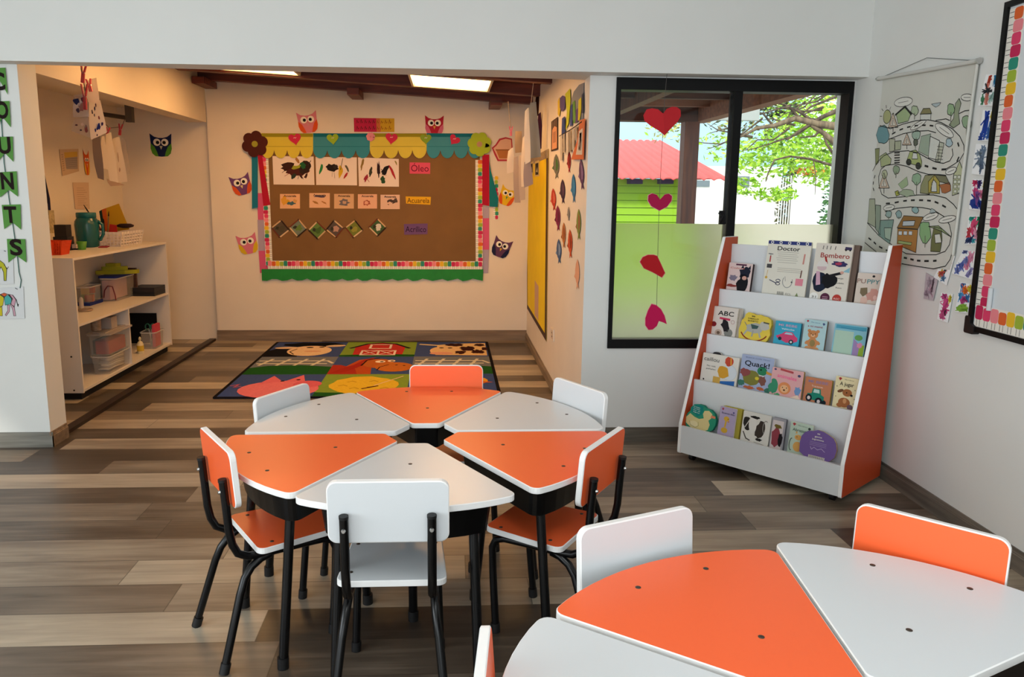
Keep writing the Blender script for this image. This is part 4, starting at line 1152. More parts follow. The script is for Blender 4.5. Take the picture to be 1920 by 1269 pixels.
painting([(671.3, 295), (747.7, 298), (748, 350), (673, 349)], 'child_painting', 'large splash painting with separate dark strokes beside the pink word card', 'painting',
         [(.1, .78, .03, .2, '8a6d35', -.2), (.3, .5, .04, .16, '3b3a2c', -.15), (.5, .6, .035, .26, '2a1518', 0), (.66, .58, .07, .2, '151316', -.4), (.84, .52, .035, .22, 'a3262f', .3), (.18, .28, .04, .12, '93283a', -.3), (.6, .24, .06, .13, '27492e', 0), (.93, .86, .02, .08, '8a7d3a', .3)], group=GP,
         strokes=[([(.18, .3), (.26, .16)], .004, '93283a'), ([(.56, .62), (.68, .4)], .005, '151316')])
GC5 = 'five watercolour cards on the board'
wc = [((525, 363.5), (562.5, 391), 'ddab82', [(.42, .42, .12, .2, 'cf9c2a', 0), (.58, .36, .2, .12, '3f5f6b', .1), (.2, .5, .14, .3, 'd59b38', 0), (.75, .5, .1, .14, 'cc9a5a', 0)], 'pale watercolour card with a teal blot and yellow wash, first of its row'),
      ((580, 362), (618.5, 389.5), 'dcae8c', [(.5, .78, .3, .08, '5a4a5c', 0), (.3, .36, .18, .06, 'a3713a', -.6), (.72, .36, .14, .05, 'a86f3a', -.7)], 'pale watercolour card with crossed ochre strokes, second in its row'),
      ((626.5, 363.5), (663.5, 391), 'cda47e', [(.52, .4, .24, .24, '6a6468', 0), (.52, .42, .1, .1, 'b9957a', 0)], 'tan watercolour card with a grey swirl in the middle of its row'),
      ((671, 364), (707, 391), 'dca98c', [(.45, .42, .2, .22, '9c4a3a', 0), (.45, .4, .11, .12, 'd9a085', 0)], 'pinkish watercolour card with a red ring, fourth in its row'),
      ((713.5, 365), (749.5, 392), 'd7b29c', [(.55, .5, .24, .16, '4a3834', .3), (.5, .4, .16, .1, 'd5b09a', 0), (.8, .6, .08, .2, '50403a', 0)], 'pale watercolour card with dark brush loops next to the yellow word card')]
for (a, b), base, bl, lab in [((q[0], q[1]), q[2], q[3], q[4]) for q in wc]:
    painting([a, (b[0], a[1]), b, (a[0], b[1])], 'watercolour_card', lab, 'card', bl, base, GC5, title='Acuarela')
GDm = 'six diamond stick frames on the board'
dm = [((525.8, 429), 38, '54483a', '4c4433', 'diamond stick frame with a plain dark picture, beside the pencil border'), ((559, 427.5), 40, '6f7a6a', '5f7a3a', 'diamond stick frame with a grey green picture, second from the pencil border'),
      ((595, 431.7), 45, '5d7a3c', '44602c', 'diamond stick frame with a leafy green picture hanging lowest'), ((628, 429), 50, '564a44', 'b18a7a', 'diamond stick frame with a dark brown picture and reddish sticks'),
      ((664, 429), 38, '6d7430', '8f8a3a', 'diamond stick frame with an olive green picture'), ((708, 426), 45, '3f5a34', 'cfc8ba', 'diamond stick frame with a dark green and white picture set apart from the rest')]
for i, (px, rot, h1, h2, lab) in enumerate(dm):
    p = BACK.at(px, .0165); k = (p.o - C0).length / F; s = 11.3 * k; r = R_(rot)
    mw = p.mat() @ Matrix.Rotation(r, 4, 'Z')
    mb = MB(); mb.slab([(-s * .9, -s * .9), (s * .9, -s * .9), (s * .9, s * .9), (-s * .9, s * .9)], 0, .001, paper(h1)); mb.poly(blot(.1 * s, -.1 * s, s * .55, s * .45, i, 14, .3), paper(h2), .0013); mb.poly(blot(-.3 * s, .4 * s, s * .3, s * .25, i + 9, 12, .3), paper('2f3327'), .0016)
    o = mb.build('stick_frame', mw=mw, label=lab, cat='picture frame', group=GDm)
    for q in range(4):
        mb = MB(); mb.T = lambda v, q=q: Matrix.Rotation(q * PI / 2, 4, 'Z') @ Vector(v)
        mb.slab(rounded([(-s * 1.08, s * .86), (s * 1.08, s * .86), (s * 1.08, s * 1.06), (-s * 1.08, s * 1.06)], s * .08, 2), .0012, .0036, paper(['c9a67c', '6b3324', 'd3b48c', '2d1d16'][(q + i) % 4])); mb.build('craft_stick', o)
def word(quad, base, s, ink, lab, w=.8, sz=.07):
    mb = card(BACK, quad, paper(base), 'word_card', lab, 'sign', 'word cards on the board', .0165)
    c = mb.uv(.5, .5); W = (Vector(mb.uv(1, .5)) - Vector(mb.uv(0, .5))).length
    mb.text(s, c[0], c[1], sz, paper(ink), mb.zz, W * w, 0, .004); fin(mb)
word([(768, 304.4), (806.6, 305), (806.4, 326), (768, 325.5)], 'd0506c', 'Óleo', '6a1430', 'pink word card reading Óleo beside the large paintings', .86, .085)
word([(760.6, 368.2), (808, 369), (807, 383.8), (761.4, 381.5)], 'd9a520', 'Acuarela', '4a3410', 'yellow word card reading Acuarela beside the small cards', .9, .066)
word([(757.4, 420), (801.8, 419), (801.4, 439), (758, 440)], '6a4a78', 'Acrílico', '241432', 'purple word card reading Acrílico beside the diamond frames', .88, .075)
mb = card(BACK, [(663.3, 221), (739.5, 222), (739.5, 247.5), (664, 247)], paper('c9a028'), 'title_sign', 'two-tone pink and yellow handwritten sign above the board', 'sign', None, .004)
uvp(mb, [(0, 0), (.58, 0), (.56, 1), (0, 1)], paper('b8234a')); uvp(mb, [(.56, 0), (.66, 0), (.64, 1), (.55, 1)], paper('c46a3a'), .0002)
for i in range(9):
    for v in (.7, .25):
        u = .06 + i * .1; g = rnd.random() * .1
        uvs(mb, [(u, v - .08), (u + .02, v + .1 + g), (u + .04, v - .06), (u + .065, v + .04)], .004, paper('5d1c28' if u < .55 else '8a5a1c'), .0006)
fin(mb)


# ------------------------------------------------------------------ paper owls
def owl(px, w, h, tilt, body, wing, beak, label, pl=BACK, off=.004, sx=1.0):
    p = pl.at(px, off); k = (p.o - C0).length / F; W = w * k * sx; H = h * k
    mw = p.mat() @ Matrix.Rotation(R_(tilt), 4, 'Z')
    P = lambda pts: [(x * W, y * H) for x, y in pts]
    out = [(-.5, .5), (-.30, .36), (-.1, .31), (.1, .31), (.30, .36), (.5, .5), (.47, .1), (.48, -.15), (.42, -.36), (.28, -.48), (.0, -.5), (-.28, -.48), (-.42, -.36), (-.48, -.15), (-.47, .1)]
    mb = MB(); mb.slab(P(out), 0, .0012, paper(body)); o = mb.build('paper_owl', mw=mw, label=label, cat='owl decoration', group='paper owls on the alcove walls')
    for s in (-1, 1):
        mb = MB(); mb.slab(P([(s * .47, .08), (s * .485, -.15), (s * .42, -.36), (s * .28, -.48), (s * .14, -.49), (s * .2, -.3), (s * .3, -.08)]), .0013, .0020, paper(wing)); mb.build('wing', o)
        mb = MB(); mb.slab(ell(s * .18 * W, .12 * H, .165 * W), .0021, .0028, paper('ece6da')); e = mb.build('eye', o)
        mb = MB(); mb.slab(ell(s * .15 * W, .11 * H, .08 * W), .0029, .0034, paper('141316')); mb.build('pupil', e)
    mb = MB(); mb.slab(P([(-.07, -.04), (.07, -.04), (0, -.2)]), .0029, .0035, paper(beak)); mb.build('beak', o)
owl((577, 229), 35, 37, 8, 'cf7d8c', 'd2501f', 'c98a90', 'pink paper owl with orange wings above the first yellow header card')
owl((814.5, 235), 34, 35, 0, 'a81d35', 'c9637f', 'cf9a3c', 'red paper owl with pink wings above the board')
owl((452.5, 346), 35, 36, 15, '6a4277', 'cf5426', 'd8c38a', 'purple paper owl with orange wings beside the teal ribbon')
owl((464.5, 457), 35, 36, 12, 'cf7189', 'd3b021', 'cf7189', 'pink paper owl with yellow wings low beside the board')
owl((951, 367), 29, 36, -18, 'dcb423', 'd2541f', '4d8a55', 'yellow paper owl with orange wings by the hanging papers')
owl((940, 464), 34, 37, -20, '5c3a5c', '1c1f42', 'd2a53a', 'dark purple paper owl with navy wings low by the yellow panel')
owl((302, 272), 36, 38, 0, '16204a', '4f8c2a', 'b9b9a0', 'navy paper owl with green wings in the shelf niche', NICE)
owl((162.5, 305), 19, 40, 0, 'cf541d', 'd6a024', 'd9c08a', 'orange paper owl between the calendar and the hanging sheets', NICL, .004)
owl((68.5, 232), 14, 42, 0, '141316', '8f4a4c', '9a6a50', 'black and pink paper owl half hidden at the pillar edge', NICL, .004)

# red edged cut-out by the hanging papers
mb = card(BACK, [(921, 257), (958, 257), (958, 303), (921, 303)], paper('b23440'), 'cutout_card', 'red edged shaped card with a tan pot beside the hanging papers', 'card', None, .004)
mb.v.clear(); mb.f.clear(); mb.m.clear(); mb.sm.clear(); mb.mats.clear()
mb.slab(mb.pl.locs([(922, 277), (929, 271), (936, 260), (948, 257), (960, 260), (962, 290), (955, 302), (933, 302), (927, 290)]), 0, .0012, paper('b23440'))
mb.poly(mb.pl.locs([(925, 278), (931, 273), (938, 263), (948, 260), (958, 262), (960, 289), (953, 299), (935, 299), (930, 288)]), paper('d9a98c'), .0016)
mb.poly(mb.pl.locs([(930, 281), (956, 281), (953, 297), (936, 297)]), paper('b5713c'), .0020); mb.stroke(mb.pl.locs([(930, 281), (956, 281)]), .010, paper('8d5a30'), .0024)
fin(mb)

# ============================================ right side wall of the alcove
mb = card(ALCR, [(988, 300), (1028.5, 279), (1024.5, 640), (988.5, 578)], M('yellow_cloth', 'efce00', rough=.8, vary=.08, scale=5), 'yellow_panel', 'tall yellow paper panel with dark patterned edge on the alcove side wall', 'wall panel', None, .004)
dk = M('dark_pattern_border', '4a2618', rough=.7, vary=.5, scale=70)
uvp(mb, [(.93, 0), (1, 0), (1, 1), (.93, 1)], dk); uvp(mb, [(0, 0), (1, 0), (1, .03), (0, .03)], dk, .0002); uvp(mb, [(0, .955), (1, .955), (1, 1), (0, 1)], M('pale_pattern_border', 'b09a80', rough=.7, vary=.5, scale=60), .0003)
uvp(mb, [(.45, .04), (.64, .04), (.64, .24), (.45, .25)], paper('caa58c'), .0004); uvp(mb, [(0, 0), (.03, 0), (.03, 1), (0, 1)], dk, .0003)
fin(mb)
for quad, lab in (([(993, 306), (1000, 302), (1000, 325), (993, 327)], 'small black and white picture stuck at the top of the yellow panel'), ([(1003, 303), (1011, 300), (1011, 330), (1003, 331)], 'dark framed picture beside the small one on the yellow panel')):
    mb = card(ALCR, quad, paper('d3c08c'), 'small_picture', lab, 'picture', None, .0065); uvp(mb, [(.15, .1), (.85, .1), (.85, .85), (.15, .85)], paper('2e2620')); uvp(mb, [(.3, .3), (.7, .25), (.6, .6)], paper('cfc6b0'), .0003); fin(mb)
mb = card(ALCR, [(1034, 228), (1046, 219), (1046, 280), (1033.5, 284)], paper('3a241a'), 'brown_drawing', 'dark framed peach drawing hung above the yellow panel corner', 'drawing', None, .004)
uvp(mb, [(.14, .05), (.9, .05), (.88, .7), (.5, .78), (.16, .7)], paper('d79a72')); uvp(mb, [(.3, .25), (.75, .25), (.75, .6), (.3, .6)], paper('b07a5c'), .0003)
for u in (.25, .5, .75): uvs(mb, [(u, .75), (u, .95)], .012, paper('c9a68c'))
fin(mb)
def fishcut(px, w, h, h1, h2, lab, tilt=0):
    """paper fish hung nose up on the side wall; px size as seen"""
    x, y = px
    def P(u, v): return (x + (u * w + v * tilt) , y - v * h)
    c = [P(u * .5, v * .5) for u, v in [(0, 1), (.5, .78), (.9, .4), (1, .1), (.9, -.2), (.6, -.48), (.3, -.62), (.7, -.98), (.1, -.8), (-.4, -1), (-.2, -.62), (-.6, -.45), (-.92, -.1), (-.95, .25), (-.6, .7)]]
    p = ALCR.at(px, .004); mb = MB(); mb.slab(p.locs(c), 0, .0012, paper(h1))
    o = mb.build('paper_fish', mw=p.mat(), label=lab, cat='fish cut-out', group='paper fish on the alcove side wall')
    mb = MB(); mb.slab(p.locs([P(u * .5, v * .5) for u, v in [(-.05, .7), (.5, .5), (.75, .1), (.4, -.3), (-.05, -.35)]]), .0013, .0018, paper(h2)); mb.build('body_patch', o)
    mb = MB(); mb.slab(p.locs([P(u * .5, v * .5) for u, v in [(-.85, .1), (-1.4, -.15), (-.8, -.3)]]), .0002, .0014, paper(h2)); mb.build('fin', o)
fishcut((1043, 312), 11, 46, '6d6a60', '3f6a34', 'grey and green paper fish under the dark framed drawing', -1)
fishcut((1055, 359), 9, 46, '3a2540', '5a3f55', 'dark violet paper fish in the middle of the side wall', -1)
fishcut((1038, 374), 9, 42, 'b33527', 'c96a58', 'red and coral paper fish beside the yellow panel edge', -2)
fishcut((1067, 304), 6, 40, '9c1f26', '5a1a1c', 'dark red paper fish below the strung tags')
fishcut((1075.5, 353), 8, 54, '2f6f9c', '3f86b0', 'bright blue paper fish under the orange bag', -1)
fishcut((1090.5, 327), 9, 58, '5c3a5c', '8a6a8c', 'two-tone purple paper fish near the wall corner', -3)
fishcut((1046, 409), 9, 48, '7a1f4c', '5a1838', 'magenta paper fish under the red and coral one', -1)
fishcut((1066, 401), 4, 26, '8f8b84', '7a7770', 'thin grey paper fish in the middle of the side wall')
fishcut((1085, 421), 8, 58, '7d8a3f', '9a5a44', 'green and rust paper fish low by the wall corner')
fishcut((1057, 441), 7, 48, 'b0703f', '8a4a30', 'orange brown paper fish under the magenta one')
fishcut((1048, 471), 9, 46, '3f5a86', '7d93b4', 'two-tone blue paper fish lowest beside the yellow panel', -1)
fishcut((1069, 457), 8, 54, 'c4512c', '8f3a26', 'orange red paper fish beside the rust coloured one', -1)
fishcut((1082.5, 514), 8, 56, 'dba180', 'dba180', 'plain peach paper fish lowest on the side wall')
def cut(pts, h, name, lab, cat, off=.004, grp=None, extra=()):
    c = (sum(p[0] for p in pts) / len(pts), sum(p[1] for p in pts) / len(pts)); p = ALCR.at(c, off)
    mb = MB(); mb.slab(p.locs(pts), 0, .0012, paper(h))
    for q, hh in extra: mb.poly(p.locs(q), paper(hh), .0016)
    return mb.build(name, mw=p.mat(), label=lab, cat=cat, group=grp)
cut([(1071, 226), (1071, 190), (1076, 172), (1086, 159), (1095, 155), (1094, 226)], '7e8084', 'grey_arch_paper', 'grey paper arch behind the coloured strips by the wall corner', 'paper decoration')
GS = 'coloured paper strips above the string of tags'
cut([(1050, 184), (1055, 179), (1060, 182), (1059, 204), (1054, 209), (1050, 202)], '56487a', 'paper_strip', 'rounded violet paper strip beside the tall yellow one', 'paper strip', .008, GS)
cut([(1046, 190), (1049, 182), (1051, 205), (1049, 219), (1046, 214)], 'd3b532', 'paper_strip', 'short yellow paper strip nearest the dark framed drawing', 'paper strip', .006, GS)
cut([(1060, 176), (1069, 166), (1070, 190), (1066, 232), (1061, 244), (1063, 210)], 'b3b92c', 'paper_strip', 'tall lime yellow paper strip reaching highest', 'paper strip', .007, GS)
cut([(1054, 222), (1059, 218), (1060, 255), (1057, 262), (1053, 258)], '2c3f78', 'paper_strip', 'dark blue paper strip crossing the string', 'paper strip', .009, GS)
cut([(1070, 198), (1073, 195), (1073, 234), (1069, 238)], '3a4a86', 'paper_strip', 'narrow blue paper strip at the foot of the grey arch', 'paper strip', .0075, GS)
cut([(1074, 192), (1078, 188), (1080, 228), (1075, 232)], '5d8f3a', 'paper_strip', 'green paper strip on the grey arch', 'paper strip', .008, GS)
cut([(1080, 206), (1084, 203), (1085, 226), (1079, 231)], '5c3f74', 'paper_strip', 'short purple paper strip on the grey arch', 'paper strip', .0085, GS)
cut([(1085, 188), (1090, 182), (1090, 205), (1087, 226), (1084, 226)], 'd3c22c', 'paper_strip', 'yellow paper strip on the grey arch', 'paper strip', .009, GS)
cut([(1091, 178), (1094, 174), (1094, 212), (1091, 212)], '2a3350', 'paper_strip', 'navy paper strip at the outer side of the grey arch', 'paper strip', .0085, GS)
cut([(1071, 299), (1094.5, 299), (1097, 222), (1087, 226), (1083, 262)], 'c96a40', 'orange_bag', 'orange paper bag with a cream front at the string end', 'bag', .012, None,
    [([(1080, 290), (1092, 290), (1093, 240), (1086, 246), (1084, 270)], 'cdbfb0'), ([(1085, 282), (1090, 282), (1091, 248), (1087, 250)], '6a5a52')])
p = ALCR.at((1069, 245), .012); mb = MB()
q = [ALCR.at((x, y), .013).o - p.o for x, y in ((1049, 255), (1058, 250), (1070, 243), (1080, 236), (1091, 228))]
mb.tube(q, .003, paper('2b2018'), 6); o = mb.build('tag_string', mw=Matrix.Translation(p.o), label='dark string of white paper tags across the side wall', cat='garland')
for i, (x, y0, y1) in enumerate(((1052, 254, 300), (1057, 252, 285), (1063, 249, 290), (1068, 246, 284), (1074, 242, 280), (1079, 238, 262))):
    mb = MB(); a = [ALCR.at(c, .0145).o - p.o for c in ((x - 1.8, y0), (x + 1.8, y0 - 1.5), (x + 1.8, y1), (x - 1.8, y1 + 1))]
    b = [v + Vector((.0012, 0, 0)) for v in a]
    mb.add(a + b, [(0, 1, 2, 3), (7, 6, 5, 4), (0, 4, 5, 1), (1, 5, 6, 2), (2, 6, 7, 3), (3, 7, 4, 0)], paper(['bdb3a6', 'a79c90', 'c9c0b4', '8d8378', 'b5aca0', '9a9088'][i])); mb.build('paper_tag', o)
mb = card(ALCR, [(1033.5, 613), (1039.5, 618), (1039.5, 641), (1034, 636)], paper('e3d5c4'), 'wall_outlet', 'cream electrical outlet low on the alcove side wall', 'outlet', None, .001, .008)
uvp(mb, [(.2, .15), (.8, .15), (.8, .85), (.2, .85)], paper('cdbba8'), .0002); uvp(mb, [(.4, .3), (.6, .3), (.6, .4), (.4, .4)], paper('4a3a30'), .0005); uvp(mb, [(.4, .6), (.6, .6), (.6, .7), (.4, .7)], paper('4a3a30'), .0005); fin(mb)

# sheets hung on lines by that wall
def sheet(quad, Y, yaw, h, lab, group, name='hanging_sheet', marks=(), mat=None, off=0):
    c = (sum(q[0] for q in quad) / 4, sum(q[1] for q in quad) / 4); o0 = atY(c, Y)
    pl = Pl(o0, (math.cos(R_(yaw)), math.sin(R_(yaw)), 0)); mb = MB(); pts = pl.locs(quad)
    tl, tr, br, bl = pts
    # a softly curled sheet with thickness
    n = 6; V = []
    m = mat or thin_paper(h)
    for s in (0,):
        for j in range(n + 1):
            v = j / n
            for i in range(4):
                u = i / 3
                x = (tl[0] * (1 - u) + tr[0] * u) * (1 - v) + (bl[0] * (1 - u) + br[0] * u) * v
                y = (tl[1] * (1 - u) + tr[1] * u) * (1 - v) + (bl[1] * (1 - u) + br[1] * u) * v
                z = .012 * math.sin(v * 3 + u * 2) + s * .001
                V.append((x, y, z))
    k = (n + 1) * 4
    fs = []
    for j in range(n):
        for i in range(3):
            a = j * 4 + i
            fs.append((a, a + 4, a + 5, a + 1))
    mb.add(V, fs, m, True)
    for u, v, ru, rv, hh in marks:
        x = (tl[0] * (1 - u) + tr[0] * u) * (1 - v) + (bl[0] * (1 - u) + br[0] * u) * v; y = (tl[1] * (1 - u) + tr[1] * u) * (1 - v) + (bl[1] * (1 - u) + br[1] * u) * v
        W = abs(tr[0] - tl[0]); H = abs(tl[1] - bl[1]); z = .012 * math.sin(v * 3 + u * 2) + .0025
        mb.poly(blot(x, y, ru * W, rv * H, int(u * 77 + v * 31), 12, .35), paper(hh), z)
    return mb.build(name, mw=pl.mat(), label=lab, cat='hanging sheet', group=group)
GHs = 'sheets hung to dry by the alcove side wall'
sheet([(994, 193), (1007, 191), (1012, 294), (993, 297)], 6.0, -52, '8c95a3', 'grey blue sheet hanging highest by the side wall', GHs)
sheet([(984.4, 208.7), (993, 201.6), (993, 302), (985, 308)], 5.9, -45, 'f2ece6', 'white sheet with a turned corner against the grey blue one', GHs)
sheet([(953, 283), (963.6, 276), (964.8, 321), (950.6, 325.7)], 6.25, -35, 'f0e6dc', 'white sheet on the cord with the pink peg', GHs)
sheet([(980, 259), (988, 252), (989, 349), (977.8, 350)], 6.05, -48, 'efe6de', 'long narrow white sheet under the grey blue one', GHs)
sheet([(983, 304), (996, 300), (998, 345), (983, 352)], 5.95, -40, 'a29aa6', 'pale violet sheet peeping behind the long narrow one', GHs)
sheet([(963.6, 295), (973, 292.6), (974.5, 380), (965, 380)], 6.2, -42, 'b9a9a4', 'mauve grey sheet hanging lowest above the yellow owl', GHs)
sheet([(973.5, 292), (982, 290), (983, 374), (975, 376)], 6.13, -45, 'c9bcb6', 'light grey sheet beside the mauve grey one', GHs)
sheet([(966, 246), (979, 246), (979, 285), (966, 287)], 6.4, -20, 'c4ab8f', 'tan card hanging behind the white sheets', GHs)
sheet([(1009, 216), (1016, 210), (1017, 275), (1011, 281)], 6.35, -60, '4a2c44', 'dark plum sheet half hidden behind the grey blue one', GHs)
sheet([(1005, 180), (1013, 176), (1013, 214), (1006, 218)], 6.6, -60, '3a2018', 'dark brown strip hanging under the rafter ends', GHs)
def cord(pts, lab, name='drying_line', r=.003, h='8a7a6c', grp=None):
    V = [atY(p[:2], p[2]) for p in pts]; mb = MB(); o = V[0]; mb.tube([v - o for v in V], r, paper(h), 6)
    return mb.build(name, mw=Matrix.Translation(o), label=lab, cat='cord', group=grp)
cord([(953, 190, 6.4), (955, 215, 6.35), (958, 240, 6.3)], 'thin cord hanging from the rafter to the pink peg')
cord([(1001, 148, 5.86), (999, 165, 5.9), (996, 192, 6.0)], 'pale cord from the front rafter to the grey blue sheet', h='b39a8a')
def peg(px, Y, hpx, col, lab, rot=0):
    p = atY(px, Y); k = Y / F; L = hpx * k
    mw = Matrix.Translation(p) @ Matrix.Rotation(R_(rot), 4, 'Y')
    o = empty('clothes_peg', mw=mw, label=lab, cat='clothes peg', group='clothes pegs on the drying lines')
    m = M('peg_' + col, col, rough=.45)
    for s in (-1, 1):
        mb = MB(); mb.T = lambda v, s=s: (v[0] * s, v[2], v[1])
        mb.slab([(.002, -L * .5), (.009, -L * .48), (.008, 0), (.012 + L * .06, L * .5), (.005 + L * .06, L * .5), (.002, L * .05)], -.006, .006, m); mb.build('peg_half', o)
    mb = MB(); mb.tube([(-.009, 0, L * .02), (.009, 0, L * .02)], .0045, STEEL, 8); mb.build('spring', o)
peg((958, 246), 6.28, 17, 'cf4a66', 'pink clothes peg on the thin cord by the red edged card')

# ===================================================== drying line at the niche
GL = 'sheets and sleeves hung in front of the niche'
cord([(152, 128, 4.55), (160, 170, 4.9), (180, 215, 5.6), (205, 240, 6.1), (228, 238, 6.5), (234, 224, 6.6)], 'drying line running from the header into the niche', name='drying_line', h='6a5a50')
peg((156, 137), 4.6, 34, 'a81a30', 'long red clothes peg at the header edge', 8)
peg((168, 160), 4.85, 22, 'c22a40', 'red clothes peg holding the topmost white sheet', -8)
peg((159, 182), 4.75, 44, '9a2430', 'long dark red clothes peg above the plastic sleeves', 2)
peg((202, 247), 5.95, 16, 'c43a4c', 'small red clothes peg on the tall white sheets', 10)
peg((225.5, 243), 6.3, 20, 'c22a40', 'red clothes peg closest to the metal bracket', 10)
PLA = clear_mat('plastic_sleeve', 'b39a90', .45, .2)
sheet([(161, 152), (183, 146), (184, 193), (166, 192)], 4.95, -10, 'ecd9ca', 'blank pinkish sheet at the top of the niche line', GL)
sheet([(139, 178), (163, 176), (166, 218), (137, 220)], 4.8, 8, '', 'crumpled plastic sleeve with navy paint, upper one', GL, mat=PLA, marks=[(.25, .3, .3, .14, '1f1f45'), (.55, .55, .2, .2, '8a5a50'), (.3, .7, .16, .1, '3a2a3c'), (.7, .25, .14, .12, '5a3038')])
sheet([(141, 222), (166, 218), (168, 258), (134, 246)], 4.95, 5, '', 'clear plastic sleeve with dark speckles below the navy one', GL, mat=PLA, marks=[(.25, .5, .1, .06, '4a2430'), (.6, .4, .12, .1, 'c4a898'), (.5, .75, .08, .07, '3a2030'), (.8, .6, .12, .25, '7d3f3a')])
sheet([(167, 190), (190, 188), (198.5, 248), (171, 262)], 5.1, -8, 'efe0d6', 'painted sheet with blue blots under the blank sheet', GL, marks=[(.5, .22, .07, .07, '22244f'), (.3, .3, .06, .05, '3a2444'), (.62, .13, .05, .05, '5a3048'), (.42, .4, .05, .04, '22244f'), (.55, .74, .2, .09, '2c2f74'), (.8, .7, .1, .06, '3a2a5c'), (.35, .8, .06, .05, '2c2f74'), (.7, .5, .06, .05, '8a4a52'), (.4, .95, .05, .03, '3a2a4c')])
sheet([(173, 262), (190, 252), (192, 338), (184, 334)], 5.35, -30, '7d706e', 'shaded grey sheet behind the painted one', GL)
sheet([(190.6, 256), (198.5, 255), (202, 319), (192.6, 315)], 5.6, -35, 'f0e4d8', 'short white sheet nearest to the painted one', GL)
sheet([(198.5, 252), (211, 248), (219, 342.5), (206, 338.6)], 5.75, -30, 'f2e6da', 'tall white sheet hanging in front on the niche line', GL)
sheet([(211, 260), (226, 256), (237, 340.5), (218, 342.5)], 5.95, -18, 'f0e2d4', 'tall white sheet with faint pencil marks', GL, marks=[(.55, .45, .05, .12, 'c4a48e'), (.5, .72, .1, .05, 'c4a48e')])
sheet([(228, 257), (236, 262), (243, 326), (233, 328)], 6.2, -10, '', 'empty transparent sleeve at the end of the niche line', GL, mat=clear_mat('thin_sleeve', 'd8c0ac', .25, .2))
sheet([(200, 335), (218, 340), (232, 347), (208, 349)], 5.9, -10, 'cbb09c', 'loose paper edges below the tall white sheets', GL)
# bracket near the niche ceiling
b0 = atY((192, 214), 6.75); b1 = atY((238, 221), 6.75); b2 = atY((243, 213), 6.75)
mb = MB(); mb.tube([(b0.x - b2.x, 0, b0.z - b2.z), (b1.x - b2.x, 0, b1.z - b2.z)], .018, M('dark_grey_metal', '4a443c', rough=.5, metal=.3), 8); ob = mb.build('wall_bracket', mw=Matrix.Translation(b2), label='dark grey metal bracket under the niche ceiling', cat='bracket')
mb = MB(); hz = 15 * 6.75 / F; mb.box(-.026, .026, -.03, .03, -hz, hz, M('bracket_grey', '5a5248', rough=.5)); mb.build('end_block', ob)

# =========================================================== niche wall papers
mb = card(NICL, [(111, 280), (147, 279), (148, 321), (117, 330)], paper('c9ad90'), 'calendar', 'printed sheet with a yellow headed chart on the niche wall', 'calendar', None, .004)
uvp(mb, [(.26, .22), (.92, .12), (.92, .86), (.22, .88)], paper('9d8f88')); uvp(mb, [(.22, .66), (.92, .66), (.92, .88), (.22, .88)], paper('c8a24a'), .0003)
for k in range(5): uvs(mb, [(.24, .3 + k * .08), (.9, .26 + k * .08)], .003, paper('7d726c'), .0006)
for k in range(8): uvs(mb, [(.06, .2 + k * .085), (.15, .2 + k * .085)], .006, paper('a08a74'), .0004)
fin(mb)
mb = card(NICL, [(136, 342), (166, 342), (168, 392), (141, 392)], paper('cdb196'), 'notice_sheet', 'pale printed notice low on the niche wall over the shelving', 'notice', None, .004)
for k in range(9): uvs(mb, [(.2, .15 + k * .08), (.85 - .1 * (k % 3), .15 + k * .08)], .004, paper('b0967e'))
fin(mb)
lan = atX((84, 372), NI_X + .03)
mb = MB(); q = [atX(p, NI_X + .03) - lan for p in ((78, 320), (80, 345), (84, 372), (83, 405))]; mb.tube(q, [.01, .014, .02, .014], paper('191a2c'), 8)
q2 = [atX(p, NI_X + .03) - lan for p in ((80, 322), (86, 350), (91, 372), (93, 396))]; mb.tube(q2, .010, paper('23233f'), 8)
lo = mb.build('lanyard', mw=Matrix.Translation(lan), label='navy strap lanyard with a patterned tag by the pillar edge', cat='lanyard')
mb = MB(); q = [atX(p, NI_X + .035) - lan for p in ((89, 394), (99, 394), (103, 437), (92, 437))]; b = [v + Vector((.008, 0, 0)) for v in q]
mb.add(q + b, [(3, 2, 1, 0), (4, 5, 6, 7), (0, 1, 5, 4), (1, 2, 6, 5), (2, 3, 7, 6), (3, 0, 4, 7)], M('patterned_tag', 'c9b58a', rough=.6, vary=.45, scale=55)); mb.build('tag', lo)
mb = MB(); q = [atX(p, NI_X + .035) - lan for p in ((81, 410), (89, 410), (91, 425), (82, 425))]; b = [v + Vector((.01, 0, 0)) for v in q]
mb.add(q + b, [(3, 2, 1, 0), (4, 5, 6, 7), (0, 1, 5, 4), (1, 2, 6, 5), (2, 3, 7, 6), (3, 0, 4, 7)], paper('d3c8b8')); mb.build('tag', lo)

# ================================================= open white shelving and stock
SX1, SX0, SY0, SY1 = -2.452, -2.905, 5.15, 6.83
ST = .016
NW = M('white_melamine', 'd8cfc6', rough=.45, spec=.4)
NWE = M('white_melamine_edge', 'e6ddd2', rough=.5)
sh = empty('open_shelving', ((SX0 + SX1) / 2, (SY0 + SY1) / 2, 0), label='low open white shelving unit holding craft supplies in the niche', cat='shelf')
so = Vector(sh.location)
def shp(name, x0, x1, y0, y1, z0, z1, m=NW):
    mb = MB(); mb.box(x0 - so.x, x1 - so.x, y0 - so.y, y1 - so.y, z0, z1, m); return mb.build(name, sh)
shp('side_panel', SX0, SX1, SY0, SY0 + ST, .05, .94); shp('side_panel', SX0, SX1, SY1 - ST, SY1, .05, .94)
shp('top_panel', SX0, SX1 + .002, SY0 - .002, SY1 + .002, .94, .956); shp('shelf', SX0, SX1 - .003, SY0 + ST, SY1 - ST, .499, .515); shp('bottom_panel', SX0, SX1 - .003, SY0 + ST, SY1 - ST, .055, .071)
